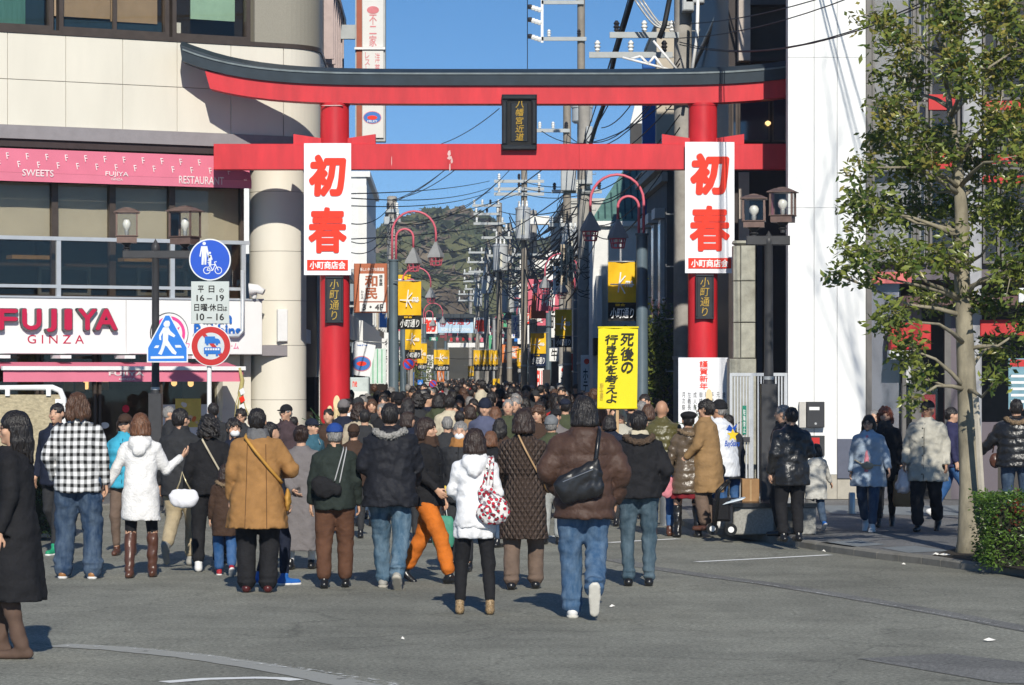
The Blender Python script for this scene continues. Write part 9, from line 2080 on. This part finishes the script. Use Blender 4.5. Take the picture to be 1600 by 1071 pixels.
def hedge(name, label, x0, x1, ytop, D0, D1, zb, m, dens=520, sz=.045, bx_px=None):
 t = thing(name, label, 'hedge', ((x0 + x1) / 2, (D0 + D1) / 2, zb)); zt = ytop
 mb = MB(); mb.bev(0, 0, 0, 0, 0, 0, 0) if False else None
 core = MB(WORLD).box(x0 + .1, x1 - .1, zb, zt - .12, -D1 + .1, -D0 - .1).build('inner_twigs', mat('dark_twigs', (.02, .022, .012), .95), t)
 R_ = np.random.default_rng(4); n = int(dens * ((x1 - x0) * (zt - zb) + (x1 - x0) * (D1 - D0) + (D1 - D0) * (zt - zb) * 2))
 A1, A2, A3 = (x1 - x0) * (zt - zb), (x1 - x0) * (D1 - D0), (D1 - D0) * (zt - zb); pr = np.array([A1, A2, A3, A3]); ch = R_.choice(4, n, p=pr / pr.sum()); u, v = R_.random(n), R_.random(n); j = np.abs(R_.normal(size=n)) * .05
 X = np.where(ch < 2, x0 + (x1 - x0) * u, np.where(ch == 2, x0 + j, x1 - j)); Y = np.where(ch == 0, D0 + j, D0 + (D1 - D0) * (v if True else u)); Z = np.where(ch == 1, zt - j, zb + (zt - zb) * np.where(ch == 0, v, u))
 bump = .05 * np.sin(X * 7 + 2) * np.sin(Y * 6) ; Z = Z + bump * (ch == 1); Y = Y + .06 * np.sin(X * 8 + Z * 7) * (ch == 0)
 leaf_cloud('foliage', np.stack([X, Y, Z], 1), 5, sz, m, R_, .025, t, droop=-.15)
 return t
hx = P(1541, 890, 31.0)
hedge('clipped_hedge', 'clipped glossy green hedge with a reddish patch at the right edge', hx.x, hx.x + 1.6, ZP(775, 31.2), 31.0, 31.9, KZ, leafmat('hedge_leaf', (.025, .070, .012), (.13, .22, .035), 6, .3))
hx2 = P(58, 800, 37.6)
hedge('low_hedge', 'low green hedge behind the framed board at the left', hx2.x - 3, P(84, 800, 37.6).x, ZP(735, 37.6), 37.2, 38.4, KZ, leafmat('low_hedge_leaf', (.015, .035, .010), (.05, .09, .02), 6, .35), dens=260)
RL = leafmat('red_leaf', (.10, .02, .012), (.22, .05, .02), 6, .4); R_ = np.random.default_rng(3)
o = leaf_cloud('red_leaves', np.stack([P(1590, 800, 31).x + R_.normal(size=40) * .07, 30.98 + R_.random(40) * .1, ZP(800, 31) + R_.normal(size=40) * .07], 1), 4, .045, RL, R_, .02, bpy.data.objects['clipped_hedge'])
for nm, lab, (x, y, D_), rx, rz, n in (('leafy_shrub', 'dark leafy shrub in front of the grey stucco building', (1032, 560, 61), .35, .9, 260), ('street_shrub', 'dark green shrub behind the no parking sign on the left', (648, 575, 125), .7, .8, 160)):
 q = P(x, y, D_); t = thing(nm, lab, 'shrub', (q.x, q.y, 0)); MB().lathe((q.x, -q.y), [(.04, 0), (.03, q.z)], 8).build('stem', BARK, t)
 R_ = np.random.default_rng(n); leaf_cloud('foliage', np.array(q) + R_.normal(size=(n, 3)) * np.array([rx * .6, rx * .6, rz * .6]), 7, .12, LEAFM, R_, .08, t)
hb = MB(WORLD).box(-960, 960, -1.2, 42, -1560, 90).build('haze', None); hb['kind'] = 'stuff'; hb['label'] = 'thin bluish winter haze in the air'
hm_ = bpy.data.materials.new('haze'); hm_.use_nodes = True; hn = hm_.node_tree; hn.nodes.remove(hn.nodes['Principled BSDF']); pv = hn.nodes.new('ShaderNodeVolumePrincipled'); pv.inputs['Color'].default_value = (.80, .88, 1, 1); pv.inputs['Density'].default_value = .0004; pv.inputs['Anisotropy'].default_value = .2
hn.links.new(pv.outputs[0], hn.nodes['Material Output'].inputs['Volume']); hb.data.materials.append(hm_)
